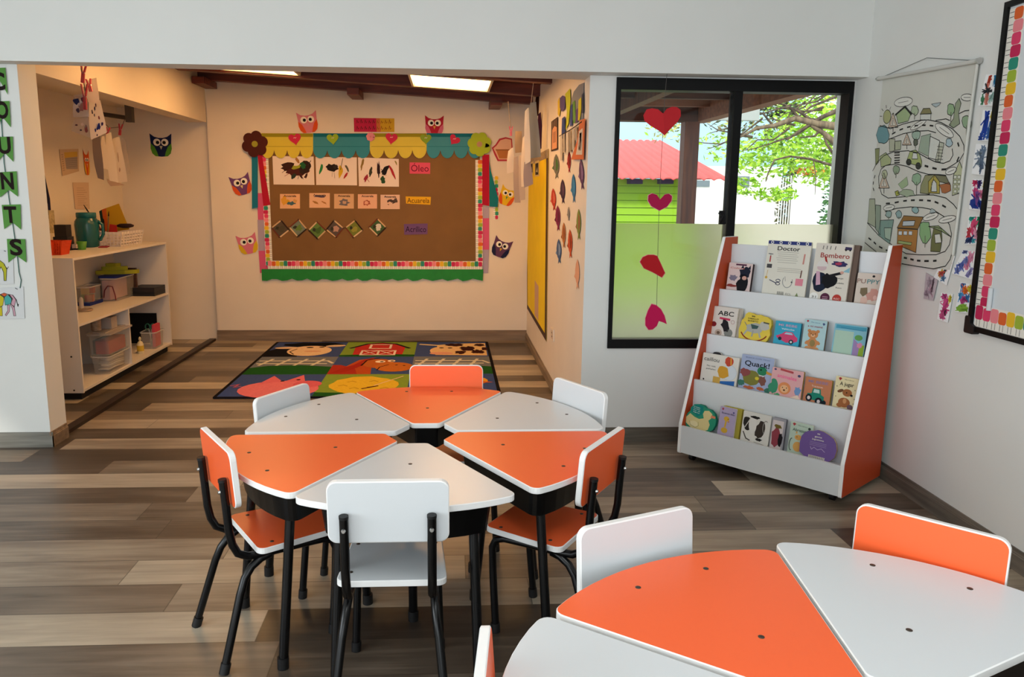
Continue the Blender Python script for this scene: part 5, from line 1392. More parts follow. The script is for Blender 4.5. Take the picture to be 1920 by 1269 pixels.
shp('back_panel', SX0, SX0 + .008, SY0 + ST, SY1 - ST, .071, .94); yd = atX((242, 577), SX1).y; shp('divider', SX0 + .008, SX1 - .004, yd - .008, yd + .008, .071, .499)
shp('shadow_plinth', SX0 + .03, SX1 - .03, SY0 + .03, SY1 - .04, 0, .055, M('shadow_black', '120d0a', rough=.9))  # base block painted black to stand in for the shadow under the unit
for z in (.30, .07):
    mb = MB(); mb.tube([(SX1 - .06 - so.x, SY0 - .0005 - so.y, z), (SX1 - .06 - so.x, SY0 - .003 - so.y, z)], .006, BLACK_P, 8); mb.build('screw_cap', sh)


def at_base(px, z): return atZ(px, z)
def thing_mb(): return MB()
ZT, ZM, ZL = .956, .515, .071
CL = clear_mat('clear_plastic', 'c9c4bd', .32, .12)
def ctub(pa, pb_, pc, z, h, name, lab, lid=None, taper=.012, mat=None):
    """plastic box from three of its base corners in the photo: near outer, near inner, far outer"""
    a, b, c = atZ(pa, z), atZ(pb_, z), atZ(pc, z)
    x1 = min((a.x + c.x) / 2, SX1 - .012); x0 = max(b.x, SX0 + .02); y0 = max((a.y + b.y) / 2, SY0 + ST + .01); y1 = min(c.y, SY1 - .02)
    cx, cy = (x0 + x1) / 2, (y0 + y1) / 2; w, d = (x1 - x0) / 2, (y1 - y0) / 2
    mb = MB(); m = mat or CL; t = taper
    lo = rounded([(-w + t, -d + t), (w - t, -d + t), (w - t, d - t), (-w + t, d - t)], .02, 3); hi = rounded([(-w, -d), (w, -d), (w, d), (-w, d)], .022, 3); n = len(lo)
    mb.add([(p[0], p[1], .001) for p in lo] + [(p[0], p[1], h) for p in hi], [(i, (i + 1) % n, n + (i + 1) % n, n + i) for i in range(n)], m)
    mb.poly(lo, m, .001)
    rim = inset(hi, -.006); mb.add([(p[0], p[1], h) for p in hi] + [(p[0], p[1], h + .001) for p in rim] + [(p[0], p[1], h - .008) for p in rim], [(i, (i + 1) % n, n + (i + 1) % n, n + i) for i in range(n)] + [(n + i, n + (i + 1) % n, 2 * n + (i + 1) % n, 2 * n + i) for i in range(n)], clear_mat('clear_rim', 'e0dcd6', .6, .15))
    o = mb.build(name, mw=Matrix.Translation((cx, cy, z)), label=lab, cat='storage box')
    if lid:
        mb = MB(); mb.slab(rounded([(-w - .008, -d - .008), (w + .008, -d - .008), (w + .008, d + .008), (-w - .008, d + .008)], .02, 3), h + .001, h + .018, lid); mb.build('lid', o)
    return o, (cx, cy, w, d)
# -- on the top
def basket(px, w, d, h, lab, m, zb, sl=.02, cat='basket', holes=True, rz=0):
    p = atZ(px, zb); mb = MB()
    def ring(z, e): return [(-w - e, -d - e, z), (w + e, -d - e, z), (w + e, d + e, z), (-w - e, d + e, z)]
    mb.box(-w, w, -d, d, 0, .004, m)
    nz = 5
    for k in range(nz):
        z0 = h * k / nz + .002; e = sl * k / nz; hh = h / nz * (.45 if holes and k < nz - 1 else .9)
        for (x0, x1, y0, y1) in ((-w - e, w + e, -d - e, -d - e + .003), (-w - e, w + e, d + e - .003, d + e), (-w - e, -w - e + .003, -d - e, d + e), (w + e - .003, w + e, -d - e, d + e)):
            mb.box(x0, x1, y0, y1, z0, z0 + hh, m)
    if holes:
        for k in range(9):
            for s in (-1, 1):
                x = -w + 2 * w * k / 8; mb.obox((x * (1 + sl / w * .5), s * (d + sl * .5), h / 2), (.004, 0, 0), (0, .002, 0), (sl * .5 * (x / w), s * sl * .5, h / 2), m)
                y = -d + 2 * d * k / 8; mb.obox((s * (w + sl * .5), y * (1 + sl / d * .5), h / 2), (.002, 0, 0), (0, .004, 0), (s * sl * .5, sl * .5 * (y / d), h / 2), m)
    return mb.build('storage_basket', mw=Matrix.Translation(p) @ Matrix.Rotation(rz, 4, 'Z'), label=lab, cat=cat), p
OB = M('orange_plastic', 'd8471c', rough=.4); WB = M('white_plastic', 'd9cdc6', rough=.45)
basket((106, 477), .055, .05, .095, 'small orange plastic basket on top of the shelving', OB, ZT, .018)
basket((89, 478), .045, .045, .088, 'second orange basket touching the pillar edge', OB, ZT, .016)
bk_, bp_ = basket((222, 459), .10, .20, .115, 'white perforated basket of brushes and papers', WB, ZT, .022)
def put(px, z, mb, name, lab, cat, rz=0, group=None):
    p = atZ(px, z); return mb.build(name, mw=Matrix.Translation(p) @ Matrix.Rotation(rz, 4, 'Z'), label=lab, cat=cat, group=group), p
bx = M('black_card', '16151c', rough=.5)
put((121, 469), ZT, MB().box(-.05, .05, -.05, .05, 0, .10, bx), 'black_box', 'squat black box behind the flat folder', 'box')
pz = atZ((121, 469), ZT); MB().box(-.042, .042, -.04, .04, 0, .085, M('black_card_top', '0f0f14', rough=.5)).build('black_box', mw=Matrix.Translation((pz.x, pz.y, ZT + .101)), label='tall black box standing on the squat one', cat='box')
put((135, 467), ZT, MB().box(-.07, .07, -.07, .07, 0, .012, paper('23222c')), 'flat_folder', 'flat dark folder lying before the teal jar', 'folder')
pz = atZ((136, 468), ZT); MB().box(-.05, .05, -.045, .045, 0, .03, paper('b9a6a0')).build('small_box', mw=Matrix.Translation((pz.x + .0, pz.y, ZT + .013)), label='small pale box on the flat dark folder', cat='box')
mb = MB(); mb.lathe([(.026, 0), (.036, .06), (.033, .06), (.024, .006)], M('green_plastic', '4f8c2c', rough=.4), seg=18); put((154, 468), ZT, mb, 'plastic_cup', 'small green plastic cup in front of the teal jar', 'cup')
mb = MB(); TEAL = clear_mat('teal_plastic', '0a5c60', .88, .2)
mb.lathe([(.068, 0), (.078, .01), (.083, .08), (.088, .17), (.084, .20), (.068, .225)], TEAL, seg=28)
jr, jp = put((166, 463), ZT, mb, 'storage_jar', 'big teal plastic jar with a screw lid', 'jar')
mb = MB(); mb.lathe([(.066, .225), (.071, .228), (.071, .262), (.067, .266)], M('teal_lid', '0a5f64', rough=.4), seg=28); mb.build('lid', jr)
mb = MB(); mb.tube([(.076, .02, .20), (.108, .02, .175), (.112, .02, .10), (.082, .02, .05)], .012, TEAL, 8); mb.build('handle', jr)
# stuff in the white basket
def leaf(px_list, Y, h, name, lab, cat, yaw=0, th=.003):
    c = (sum(q[0] for q in px_list) / len(px_list), sum(q[1] for q in px_list) / len(px_list)); o0 = atY(c, Y)
    pl = Pl(o0, (math.cos(R_(yaw)), math.sin(R_(yaw)), 0)); mb = MB(); mb.slab(pl.locs(px_list), 0, th, paper(h)); return mb.build(name, mw=pl.mat(), label=lab, cat=cat)
yb = bp_.y
leaf([(193, 392), (223, 381.5), (243, 430), (200, 436)], yb + .08, 'b58a18', 'paper_folder', 'mustard yellow folder standing in the white basket', 'folder', 8)
leaf([(186, 396), (193, 392), (201, 434), (192, 434)], yb + .06, '1e3a30', 'paper_folder', 'dark green folder edge beside the mustard one', 'folder', 8)
leaf([(191, 393), (199, 390), (203, 432), (197, 434)], yb + .035, 'b8541c', 'paper_folder', 'orange folder edge beside the mustard one', 'folder', 8)
leaf([(206, 420), (219, 422), (221, 440), (204, 440)], yb - .02, 'a5231c', 'red_card', 'red card poking out of the white basket', 'card', 8)
for i, (p0, p1, h, lab) in enumerate((((157, 384), (190, 434), '3a2018', 'long dark paintbrush leaning out of the white basket'), ((172, 402), (193, 436), '7d2a20', 'short red paintbrush leaning out of the white basket'), ((204, 396), (202, 436), '8a6a4c', 'upright wooden brush in front of the mustard folder'), ((194, 410), (196, 436), '2a2422', 'upright dark brush beside the mustard folder'))):
    a = atY(p0, yb - .03); b = atY(p1, yb - .0); mb = MB(); d = a - b; mb.tube([(0, 0, 0), tuple(d * .75), tuple(d * .78)], .005, paper(h), 7); mb.tube([tuple(d * .78), tuple(d)], [.006, .002], paper('1c1614'), 7)
    mb.build('paint_brush', mw=Matrix.Translation(b), label=lab, cat='paintbrush')
o = atY((235, 423), yb + .03); mb = MB(); mb.add(*[[(v[0] * .07, v[1] * .06, v[2] * .02) for v in [(math.cos(a) * math.cos(b), math.sin(a) * math.cos(b), math.sin(b)) for b in (-1.2, -.5, .2, .9) for a in [2 * PI * k / 12 for k in range(12)]]], [(j * 12 + k, j * 12 + (k + 1) % 12, (j + 1) * 12 + (k + 1) % 12, (j + 1) * 12 + k) for j in range(3) for k in range(12)] + [tuple(range(36, 48))]], paper('2b1a1c'), True); mb.build('dark_cloth', mw=Matrix.Translation(o), label='crumpled dark cloth on the end of the white basket', cat='cloth')
put((196, 463), ZT, MB().box(-.03, .03, -.09, .09, 0, .006, paper('8f2a34')), 'red_book', 'thin red booklet lying before the white basket', 'booklet', .25)
# -- middle shelf
o, (cx, cy, w, d) = ctub((176, 573), (140, 574), (187, 566), ZM, .145, 'toy_box', 'clear box of colourful blocks with a blue base', None, .006)
MB().box(-w - .003, w + .003, -d - .003, d + .003, .0, .024, paper('27357a')).build('blue_base', o)
for i, (x, y, z, s, h) in enumerate(((-.03, -.02, .05, .035, '7d8f2c'), (.03, -.02, .05, .034, 'b8552f'), (-.02, -.01, .105, .034, 'c29a34'), (.035, .0, .11, .028, 'b0413a'), (-.06, -.02, .09, .022, '3f7a3a'))):
    s = min(s, w * .6, d * .6); x = max(-w + s + .006, min(w - s - .006, x)); y = max(-d + s + .006, min(d - s - .006, y))
    MB().obox((cx + x, cy + y, ZM + z), (s * .9, s * .2, 0), (-s * .2, s * .9, 0), (0, 0, s * .8), paper(h)).build('toy_block', label='%s toy block inside the clear blue based box' % ['olive green', 'rust', 'ochre', 'red', 'small green'][i], cat='toy block')
o, (cx, cy, w, d) = ctub((232, 563), (182, 567), (252, 553), ZM, .185, 'craft_box', 'clear craft box with pink card inside and a blue lid', paper('1d2a6c'), .006)
MB().box(-w + .015, w - .06, -d + .012, d - .012, .008, .165, paper('c9959a')).build('pink_card_lining', o)
mb = MB(); mb.tube([(-w + .03, -d - .004, .03), (-w * .4, -d - .005, .09), (-.0, -d - .006, .125), (w * .55, -d - .005, .12), (w * .8, -d - .004, .05), (w * .86, -d - .004, .01)], .004, paper('6a1f2c'), 6); mb.build('cord_loop', o)
zl = ZM + .185 + .019
mb = MB(); L = rounded([(-.17, -.05), (-.1, .02), (-.06, .06), (.02, .05), (.08, .0), (.17, .03), (.15, -.03), (.06, -.07), (-.05, -.06)], .01, 2)
mb.slab(L, 0, .03, M('lime_felt', '9a9a22', rough=.9)); mb.slab([(x * .6 - .02, y * .6 + .005) for x, y in L], .03, .06, M('lime_felt', '9a9a22')); mb.slab([(x * .35 - .03, y * .4 + .01) for x, y in L], .06, .085, M('lime_felt', '9a9a22'))
mb.build('felt_cloth', mw=Matrix.Translation((cx, cy, zl)) @ Matrix.Rotation(.3, 4, 'Z'), label='crumpled lime green felt heaped on the blue lid', cat='cloth')
fr = atX((229, 527), SX0 + .06); fy0 = atX((205, 527), SX0 + .1).y
fr0 = empty('wooden_picture', (atY((229, 527), 6.62).x, 6.62, ZM), PI / 2, label='brown wooden frame standing behind the blue lidded box', cat='frame')
fw_ = (atY((257, 527), 6.62).x - atY((201, 527), 6.62).x) / 2; fh_ = atY((229, 502), 6.62).z - ZM
for a, b, c_, d_ in ((-fw_, fw_, 0, .025), (-fw_, fw_, fh_ - .025, fh_), (-fw_, -fw_ + .025, .025, fh_ - .025), (fw_ - .025, fw_, .025, fh_ - .025)): MB().box(-.012, .012, a, b, c_, d_, wood_mat('dark_frame_wood', '3a2012', '5a3420', 'Y')).build('frame_rail', fr0)
MB().box(-.010, -.004, -fw_ + .025, fw_ - .025, .025, fh_ - .025, paper('5d4630')).build('backing', fr0)
mb = MB(); mb.box(-.10, .10, -.15, .15, 0, .014, bx); mb.box(-.10, .10, -.15, .15, .016, .034, M('black_card_top', '0f0f14')); mb.box(-.10, .10, -.15, .15, .036, .072, bx); put((281, 551), ZM, mb, 'black_binder', 'black binder lying flat at the far end of the middle shelf', 'binder', -.02)
mb = MB(); mb.tube([(0, 0, 0), (.0, .0, .07), (0, 0, .085)], [.016, .016, .008], paper('c9bdb4'), 10); put((153, 578), ZM, mb, 'glue_stick', 'small white glue tube beside the blue based box', 'glue')
mb = MB(); q = [(.045 * math.cos(a), .045 * math.sin(a), .009) for a in [2 * PI * k / 24 for k in range(25)]]; mb.tube(q, .0085, clear_mat('tape_plastic', 'a58a76', .7), 8); put((160, 583), ZM, mb, 'tape_ring', 'translucent ring of tape at the front of the middle shelf', 'tape')
# -- bottom shelf
o, (cx, cy, w, d) = ctub((219, 702), (171, 703), (256, 680), ZL, .135, 'cord_box', 'lower clear box packed with white cords', None, .012)
for k in range(7):
    r1 = min(w, d) * .8; mb = MB(); zz = .02 + k * .014
    mb.tube([(-w * .75 + .0, -d * .55 + .02 * (k % 3), zz), (-w * .2, -d * .7 + .015 * (k % 2), zz + .01), (w * .35, -d * .6, zz + .004), (w * .65, -d * .1, zz + .012), (w * .6, d * .5, zz), (w * .1, d * .6, zz + .006), (-w * .5, d * .3, zz)], .0075, paper(['cfc8bd', 'b5b0a8', 'dcd6cc'][k % 3]), 7)
    mb.build('cable', mw=Matrix.Translation((cx, cy, ZL)), label='white cables coiled inside the lower clear box', cat='cable', group='cables in the lower clear box')
zu = ZL + .140
mb = MB(); lo = rounded([(-w, -d), (w, -d), (w, d), (-w, d)], .02, 3); hi = inset(lo, -.008); n = len(lo); hh = .15
mb.add([(p[0], p[1], 0) for p in lo] + [(p[0], p[1], hh) for p in hi], [(i, (i + 1) % n, n + (i + 1) % n, n + i) for i in range(n)], CL); mb.poly(lo, CL, 0)
ob2 = mb.build('storage_box', mw=Matrix.Translation((cx, cy, zu)), label='upper clear lidded box showing something red inside', cat='storage box')
mb = MB(); mb.slab(inset(hi, -.014), hh + .001, hh + .012, clear_mat('clear_lid', 'b9aca2', .7, .2)); mb.slab(inset(hi, .03), hh + .012, hh + .018, clear_mat('clear_lid', 'b9aca2', .7, .2)); mb.build('lid', ob2)
MB().box(-w * .55, w * .85, -d * .85, d * .6, 0, .095, paper('a01e34')).build('red_cloth_bundle', mw=Matrix.Translation((cx, cy, zu + .006)), label='red bundle inside the upper clear box', cat='cloth')
MB().box(-w * .9, -w * .6, -d * .8, d * .6, 0, .1, paper('221a18')).build('dark_cloth_bundle', mw=Matrix.Translation((cx, cy, zu + .006)), label='dark bundle beside the red one in the upper clear box', cat='cloth')
zt = zu + hh + .019
MB().box(-.05, .05, -.05, .05, 0, .085, paper('a89c94')).build('white_carton', mw=Matrix.Translation((cx - w * .35, cy + .02, zt)), label='pale carton standing on the clear lid', cat='carton')
mb = MB(); mb.lathe([(.03, 0), (.034, .004), (.034, .09), (.03, .094)], M('printed_tin', 'b89c84', rough=.5, vary=.5, scale=40), seg=18); mb.build('printed_tin', mw=Matrix.Translation((max(cx - w * .8, SX0 + .05), cy - d * .5, zt)), label='printed tin beside the pale carton', cat='tin')
mb = MB(); mb.lathe([(.024, 0), (.026, .004), (.026, .075), (.018, .095), (.008, .102), (.008, .112), (.011, .112), (.009, .13), (.003, .138)], M('glue_white', 'd9cba4', rough=.45), seg=16)
gb, gp = put((264, 662), ZL, mb, 'glue_bottle', 'white glue bottle with a yellow label on the bottom shelf', 'bottle'); mb = MB(); mb.lathe([(.0265, .02), (.0268, .021), (.0268, .065), (.0265, .066)], paper('c9a83c'), seg=16); mb.build('label_band', gb)
o, (cx, cy, w, d) = ctub((294, 655), (264, 655), (308, 646), ZL, .145, 'open_bin', 'clear open bin holding scissors and a pink pack', None, .008)
MB().box(-.012, .012, -.06, .06, 0, .19, paper('c94a5c')).build('pink_pack', mw=Matrix.Translation((cx + w * .55, cy, ZL + .012)), label='pink packet standing up in the clear open bin', cat='packet')
mb = MB(); GSC = M('green_handle', '1d6a55', rough=.4)
for s in (-1, 1):
    q = [(s * .022 + .019 * math.cos(a), 0, .17 + .026 * math.sin(a)) for a in [2 * PI * k / 14 for k in range(15)]]; mb.tube(q, .005, GSC, 6); mb.tube([(s * .012, 0, .15), (-s * .006, 0, .04), (-s * .002, 0, .0)], [.006, .005, .002], STEEL, 6)
mb.build('scissors', mw=Matrix.Translation((cx - w * .2, cy - .0, ZL + .006)), label='green handled scissors in the clear open bin', cat='scissors')
bb0 = atY((243, 587), 6.79); bb1 = atY((295, 619), 6.79)
MB().box(-(bb1.x - bb0.x) / 2, (bb1.x - bb0.x) / 2, -.006, .006, 0, bb0.z - ZL, paper('0b0a0d')).build('black_board', mw=Matrix.Translation(((bb0.x + bb1.x) / 2, 6.79, ZL)), label='black sheet of board standing against the far end of the bottom shelf', cat='board')

# ============================================================ pillar decorations
PB = PILL.at((20, 300), .003)
bn = empty('pennant_banner', mw=PB.mat(), label='vertical banner of green swallowtail pennants with black letters on the pillar', cat='banner')
pen = [([(-14, 128), (10.7, 127), (15.4, 177.5), (1, 152), (-10, 178)], 'C', (-2, 152)), ([(-9, 190), (18.4, 189.5), (21, 238.7), (6, 220), (-6, 240)], 'O', (4.5, 206)), ([(-6, 257), (24.6, 256), (26, 303.5), (10, 287), (-4, 304)], 'U', (9, 272)),
       ([(-1, 323), (31.8, 321), (34.6, 368.7), (18, 356), (1, 370)], 'N', (14.5, 339)), ([(4, 384), (39.3, 383), (40.4, 430.5), (24.7, 417), (8.8, 429.4)], 'T', (20.5, 402)), ([(13.7, 447.7), (48, 448), (50.3, 492), (32, 479), (16.6, 492)], 'S', (31, 463))]
for i, (q, ch, c) in enumerate(pen):
    mb = MB(); mb.slab(PB.locs(q), .0035, .0047, paper('588f42')); po = mb.build('pennant', bn)
    x, y = PB.loc(c); mb = MB(); mb.text(ch, x, y, .115, paper('1d100d'), .0052, .064, 0, .035); mb.build('letter', po)
mb = MB(); q = [PB.loc(p) for p in ((-4, 120), (4, 240), (8, 305), (17, 370), (26, 432), (33, 480), (36, 510), (40, 525), (38, 540))]
mb.tube([(a, b, .002) for a, b in q], .0022, paper('1f5f55'), 6); mb.build('string', bn)
mb = card(PILL, [(-14, 468), (24, 468), (26.5, 532), (-12, 534)], paper('d4d6d6'), 'animal_drawing', 'coloured drawing with yellow animal legs, upper one on the pillar', 'drawing', None, .003)
for q, h in (([(-6, 492), (0, 488), (8, 494), (13, 505), (12, 526), (8, 526), (7, 510), (2, 500), (-4, 515), (-7, 515)], 'b5b32f'),):
    mb.poly(mb.pl.locs(q), paper(h), mb.zz); mb.stroke(mb.pl.locs(q), .003, paper('3a3a34'), mb.zz + .0003, True)
mb.stroke(mb.pl.locs([(8, 496), (14, 504), (16, 500)]), .003, paper('3a3a34'), mb.zz + .0003); mb.stroke(mb.pl.locs([(8, 470), (11, 471)]), .004, paper('55585a'), mb.zz); fin(mb)
mb = card(PILL, [(-14, 540), (44, 537), (46.5, 597), (-12, 598)], paper('d4d6d6'), 'animal_drawing', 'drawing of a multicoloured horse, lower one on the pillar', 'drawing', None, .003)
for q, h in (([(-8, 556), (2, 552), (8, 556), (6, 572), (-2, 578), (-8, 574)], 'c8b92a'), ([(0, 552), (8, 549), (14, 551), (8, 558)], 'c85a34'), ([(8, 556), (18, 552), (24, 560), (20, 570), (10, 572)], '4aa5a0'), ([(14, 551), (24, 553), (30, 562), (27, 576), (21, 570), (22, 560)], 'c79aa8'), ([(20, 570), (27, 574), (30, 592), (26, 592), (24, 580)], 'c79aa8'), ([(14, 572), (19, 572), (18, 584), (12, 592), (10, 590), (15, 582)], 'c79aa8'), ([(-2, 576), (4, 574), (5, 592), (0, 592)], 'c8b92a')):
    mb.poly(mb.pl.locs(q), paper(h), mb.zz); mb.stroke(mb.pl.locs(q), .0024, paper('55504c'), mb.zz + .0003, True)
mb.stroke(mb.pl.locs([(24, 553), (31, 562), (34, 574), (35, 570)]), .004, paper('3a3836'), mb.zz + .0006); mb.stroke(mb.pl.locs([(29, 540), (33, 542)]), .004, paper('55585a'), mb.zz); fin(mb)

# ======================================================== wall with the whiteboard
def A(x, y): return (1600 + x / 4.231, 90 + y / 4.231)
def B(x, y): return (1600 + x / 3.966, 340 + y / 3.966)
MP = RIGHT.at((1740, 300), .006)
mp = empty('wall_scroll_map', mw=MP.mat(), label='cream hanging scroll with a hand coloured road map of a town', cat='wall map')
mb = MB(); CANV = M('scroll_canvas', 'cfcfc6', rough=.85, spec=.15, vary=.05, scale=5)
edge = [(1656, 149), (1836, 117), (1822, 220), (1806, 350), (1790, 478), (1781, 506), (1740, 503), (1692, 495), (1650, 484), (1619, 474), (1632, 380), (1645, 270)]
mb.slab(MP.locs(edge), 0, .002, CANV)
INK = paper('2a2b2a'); Zp = [.0026]
def st(pts, w=.004, f=A, m=INK): Zp[0] += .000004; mb.stroke(MP.locs([f(*p) for p in pts]), w, m, .0032 + Zp[0] - .0026)
def fl(pts, h, f=A, line=.003, closed=True):
    Zp[0] += .000006; q = MP.locs([f(*p) for p in pts]); mb.poly(q, paper(h), .0027 + Zp[0] - .0026)
    if line: mb.stroke(q, line, INK, .0029 + Zp[0] - .0026, True)
def dashes(pts, f=A, w=.006):
    for i in range(len(pts) - 1):
        a, b = Vector(pts[i]), Vector(pts[i + 1]); st([tuple(a + (b - a) * .22), tuple(a + (b - a) * .62)], w, f)
def tree_(x, y, r, h, f=A, ry=None, tr=40):
    st([(x, y + r * .7), (x - 2, y + r + tr)], .005, f, paper('6b7060')); fl(blot(x, y, r, ry or r * 1.25, int(x + y), 13, .16), h, f, .003)
def bubble(x, y, rx, ry, f=A, rot=0):
    fl(ell(x, y, rx, ry, 18, rot=rot), 'd8d8d0', f, .0028); st([(x - rx * .55 * math.cos(rot), y - rx * .55 * math.sin(rot)), (x + rx * .55 * math.cos(rot), y + rx * .55 * math.sin(rot))], .0022, f, paper('55564f'))
def tri(x, y, w, h, f=A):
    fl([(x, y - h), (x + w, y + h * .35), (x - w, y + h * .35)], 'cdb9a4', f, .0035); fl([(x, y - h * .55), (x + w * .55, y + h * .18), (x - w * .55, y + h * .18)], 'd4cfc2', f, .002); st([(x, y - h * .3), (x - 3, y + h * .1)], .004, f); st([(x, y + h * .35), (x, y + h * .8)], .004, f)
# roads
st([(215, 615), (300, 640), (400, 603), (500, 577), (600, 570), (700, 590), (790, 640), (850, 700), (882, 770), (885, 830), (850, 890), (800, 925), (730, 965)])
st([(290, 722), (400, 680), (500, 660), (600, 655), (660, 672)]); st([(790, 800), (796, 850), (770, 895), (720, 915), (660, 905), (590, 872), (520, 832), (440, 815), (330, 822), (250, 852), (195, 905), (158, 975)])
st([(660, 575), (740, 562), (770, 575)]); st([(845, 520), (890, 498), (945, 492)])
st([(225, 960), (262, 932), (340, 920), (430, 938), (520, 980), (600, 1002), (690, 1004), (740, 1010)]); st([(225, 960), (205, 1020), (208, 1090), (230, 1160), (280, 1190), (400, 1180), (520, 1165), (640, 1165), (740, 1190), (800, 1240), (838, 1290)])
dashes([(300, 690), (360, 655), (420, 632), (480, 618), (540, 612), (600, 613), (660, 620)], A, .007); dashes([(830, 740), (850, 800)], A, .008); dashes([(850, 850), (815, 925)], A, .008); dashes([(560, 930), (620, 948), (690, 965), (770, 960)], A, .009); dashes([(180, 1000), (165, 1050), (160, 1100), (172, 1150)], A, .006); dashes([(250, 1235), (320, 1230), (390, 1215), (450, 1208), (515, 1206), (580, 1208), (640, 1214), (700, 1240), (760, 1275)], A, .008)
for y in (832, 850, 872, 892, 910): st([(332, y), (372, y - 2)], .006)
st([(240, 225), (330, 200), (430, 190), (520, 195), (600, 212), (680, 262), (720, 322), (735, 392), (720, 470), (688, 520), (620, 545), (500, 546), (400, 538), (330, 500)], .004, B); st([(108, 308), (190, 398), (292, 472)], .004, B); st([(90, 455), (180, 528)], .004, B); dashes([(110, 415), (150, 445), (185, 478), (240, 508), (275, 520)], B, .008); st([(365, 612), (480, 632), (600, 650), (690, 630), (725, 580), (738, 532)], .004, B)
dashes([(372, 565), (420, 575), (470, 588), (520, 592), (590, 592), (640, 588)], B, .009)
# things on the map
fl(ell(272, 545, 30, 55, 16, rot=.1), 'a8ab7c'); [st([(272 + 40 * math.cos(a), 545 - 68 * math.sin(a)), (272 + 56 * math.cos(a), 545 - 92 * math.sin(a))], .003) for a in (.3, 1.0, 1.7, 2.4, 3.1)]
tri(320, 600, 38, 85); fl([(345, 525), (418, 470), (462, 520), (440, 580), (360, 600)], '9db086'); st([(340, 530), (415, 465), (465, 525)], .010); bubble(402, 428, 74, 36, A, -.2)
tree_(492, 495, 30, 'a9b89a'); fl([(535, 525), (560, 480), (612, 478), (626, 520)], '84805a'); fl([(540, 525), (620, 522), (618, 572), (535, 570)], 'c9ccc4'); fl([(625, 445), (650, 440), (700, 432), (685, 455), (660, 470), (640, 458)], 'a9b6b8', A, .002)
tree_(780, 490, 30, '8fab84', A, 45, 90); fl([(815, 440), (845, 400), (860, 440), (840, 520), (850, 600), (800, 635), (765, 610), (800, 560)], '8f9a80'); bubble(908, 392, 48, 28); tree_(905, 590, 38, '8fa888', A, 55, 60)
fl(blot(238, 690, 48, 75, 6, 14, .14), '6f979c'); fl([(290, 720), (335, 720), (330, 815), (292, 825)], 'b0b39e'); fl([(335, 740), (385, 735), (380, 805), (335, 812)], 'aab096'); tri(430, 745, 36, 70); tree_(505, 690, 32, '9ab0a0'); tree_(500, 750, 18, '5f6658', A, 26, 30)
fl([(520, 820), (545, 700), (620, 680), (600, 860)], '9aaa98', A, .002); fl([(615, 700), (690, 735), (680, 890), (600, 870)], 'ccd0c8'); fl([(690, 745), (726, 755), (695, 905), (655, 895)], 'b3b6a4'); for_ = [st([(672, 780 + k * 25), (716, 785 + k * 25)], .002) for k in range(5)]; bubble(728, 655, 85, 34, A, .62); fl(blot(765, 750, 27, 30, 5, 12, .2), 'a5bac0'); bubble(520, 610, 72, 20, A, -.55)
fl([(178, 800), (212, 795), (205, 905), (182, 930)], '8b9066'); fl([(215, 860), (262, 830), (305, 880), (300, 920), (225, 945)], 'a7b084'); fl([(430, 890), (455, 820), (500, 808), (530, 840), (548, 900), (545, 940), (430, 910)], 'a3b074'); fl(ell(445, 905, 20, 24), '3d403a'); fl(ell(520, 935, 20, 26), '3d403a'); fl([(470, 880), (480, 830), (510, 835), (515, 880)], 'cfd2cc')
tri(248, 1080, 42, 90); tree_(345, 965, 24, '8fa286', A, 36, 40); tree_(252, 1000, 22, 'b3b99a', A, 34, 20); fl([(360, 1080), (430, 1020), (440, 1085), (390, 1120)], '9db28c', A, .001); tree_(508, 1040, 34, '8fae90', A, 46, 90)
fl([(540, 1090), (575, 1010), (650, 1005), (610, 1160), (535, 1150)], '8d8f6a'); fl([(600, 1150), (600, 1060), (650, 1005), (690, 1060), (690, 1155)], 'a89c4e'); fl([(625, 1140), (628, 1070), (645, 1045), (665, 1070), (668, 1140)], 'c8ccc8'); fl([(650, 1005), (740, 1015), (770, 1080), (690, 1060)], '77775c'); fl(blot(735, 1110, 50, 40, 3, 12, .3), 'a56a44', A, .002); fl(blot(430, 1150, 60, 30, 8, 12, .25), '9fae94', A, .002); fl([(335, 1140), (360, 1130), (372, 1165), (345, 1175)], 'a3a84e')
fl([(800, 1010), (850, 900), (878, 980), (850, 1150), (790, 1170)], 'b7bc98'); [fl([(805 + c * 30, 1010 + k * 38), (826 + c * 30, 1010 + k * 38), (824 + c * 30, 1036 + k * 38), (802 + c * 30, 1036 + k * 38)], 'cfd3c4', A, .002) for k in range(4) for c in (0, 1)]; bubble(782, 975, 48, 26, A, -.4)
fl([(125, 130), (165, 130), (172, 345), (112, 308)], 'a5aa94', B); fl([(170, 175), (208, 180), (205, 400), (168, 350)], '8d9a8a', B); fl([(205, 290), (305, 285), (275, 465), (190, 400)], '7d988e', B); fl([(235, 345), (288, 345), (280, 440), (240, 420)], 'a3b5a4', B); tree_(268, 245, 24, '93aaa4', B, 24, 10); tree_(345, 245, 24, '8da8a8', B, 28, 10); fl(blot(468, 217, 28, 24, 4, 10, .25), '8fb0b0', B); bubble(270, 195, 42, 22, B, -.2)
fl([(330, 345), (380, 255), (525, 265), (485, 355)], '8f6b3c', B); fl([(335, 350), (485, 358), (470, 530), (330, 470)], 'a5773f', B); fl([(375, 295), (465, 292), (455, 330), (370, 332)], 'b7c0c4', B)
for k in range(3): fl([(342 + k * 38, 370), (368 + k * 38, 370), (366 + k * 38, 400), (340 + k * 38, 398)], 'c9cfd2', B, .002)
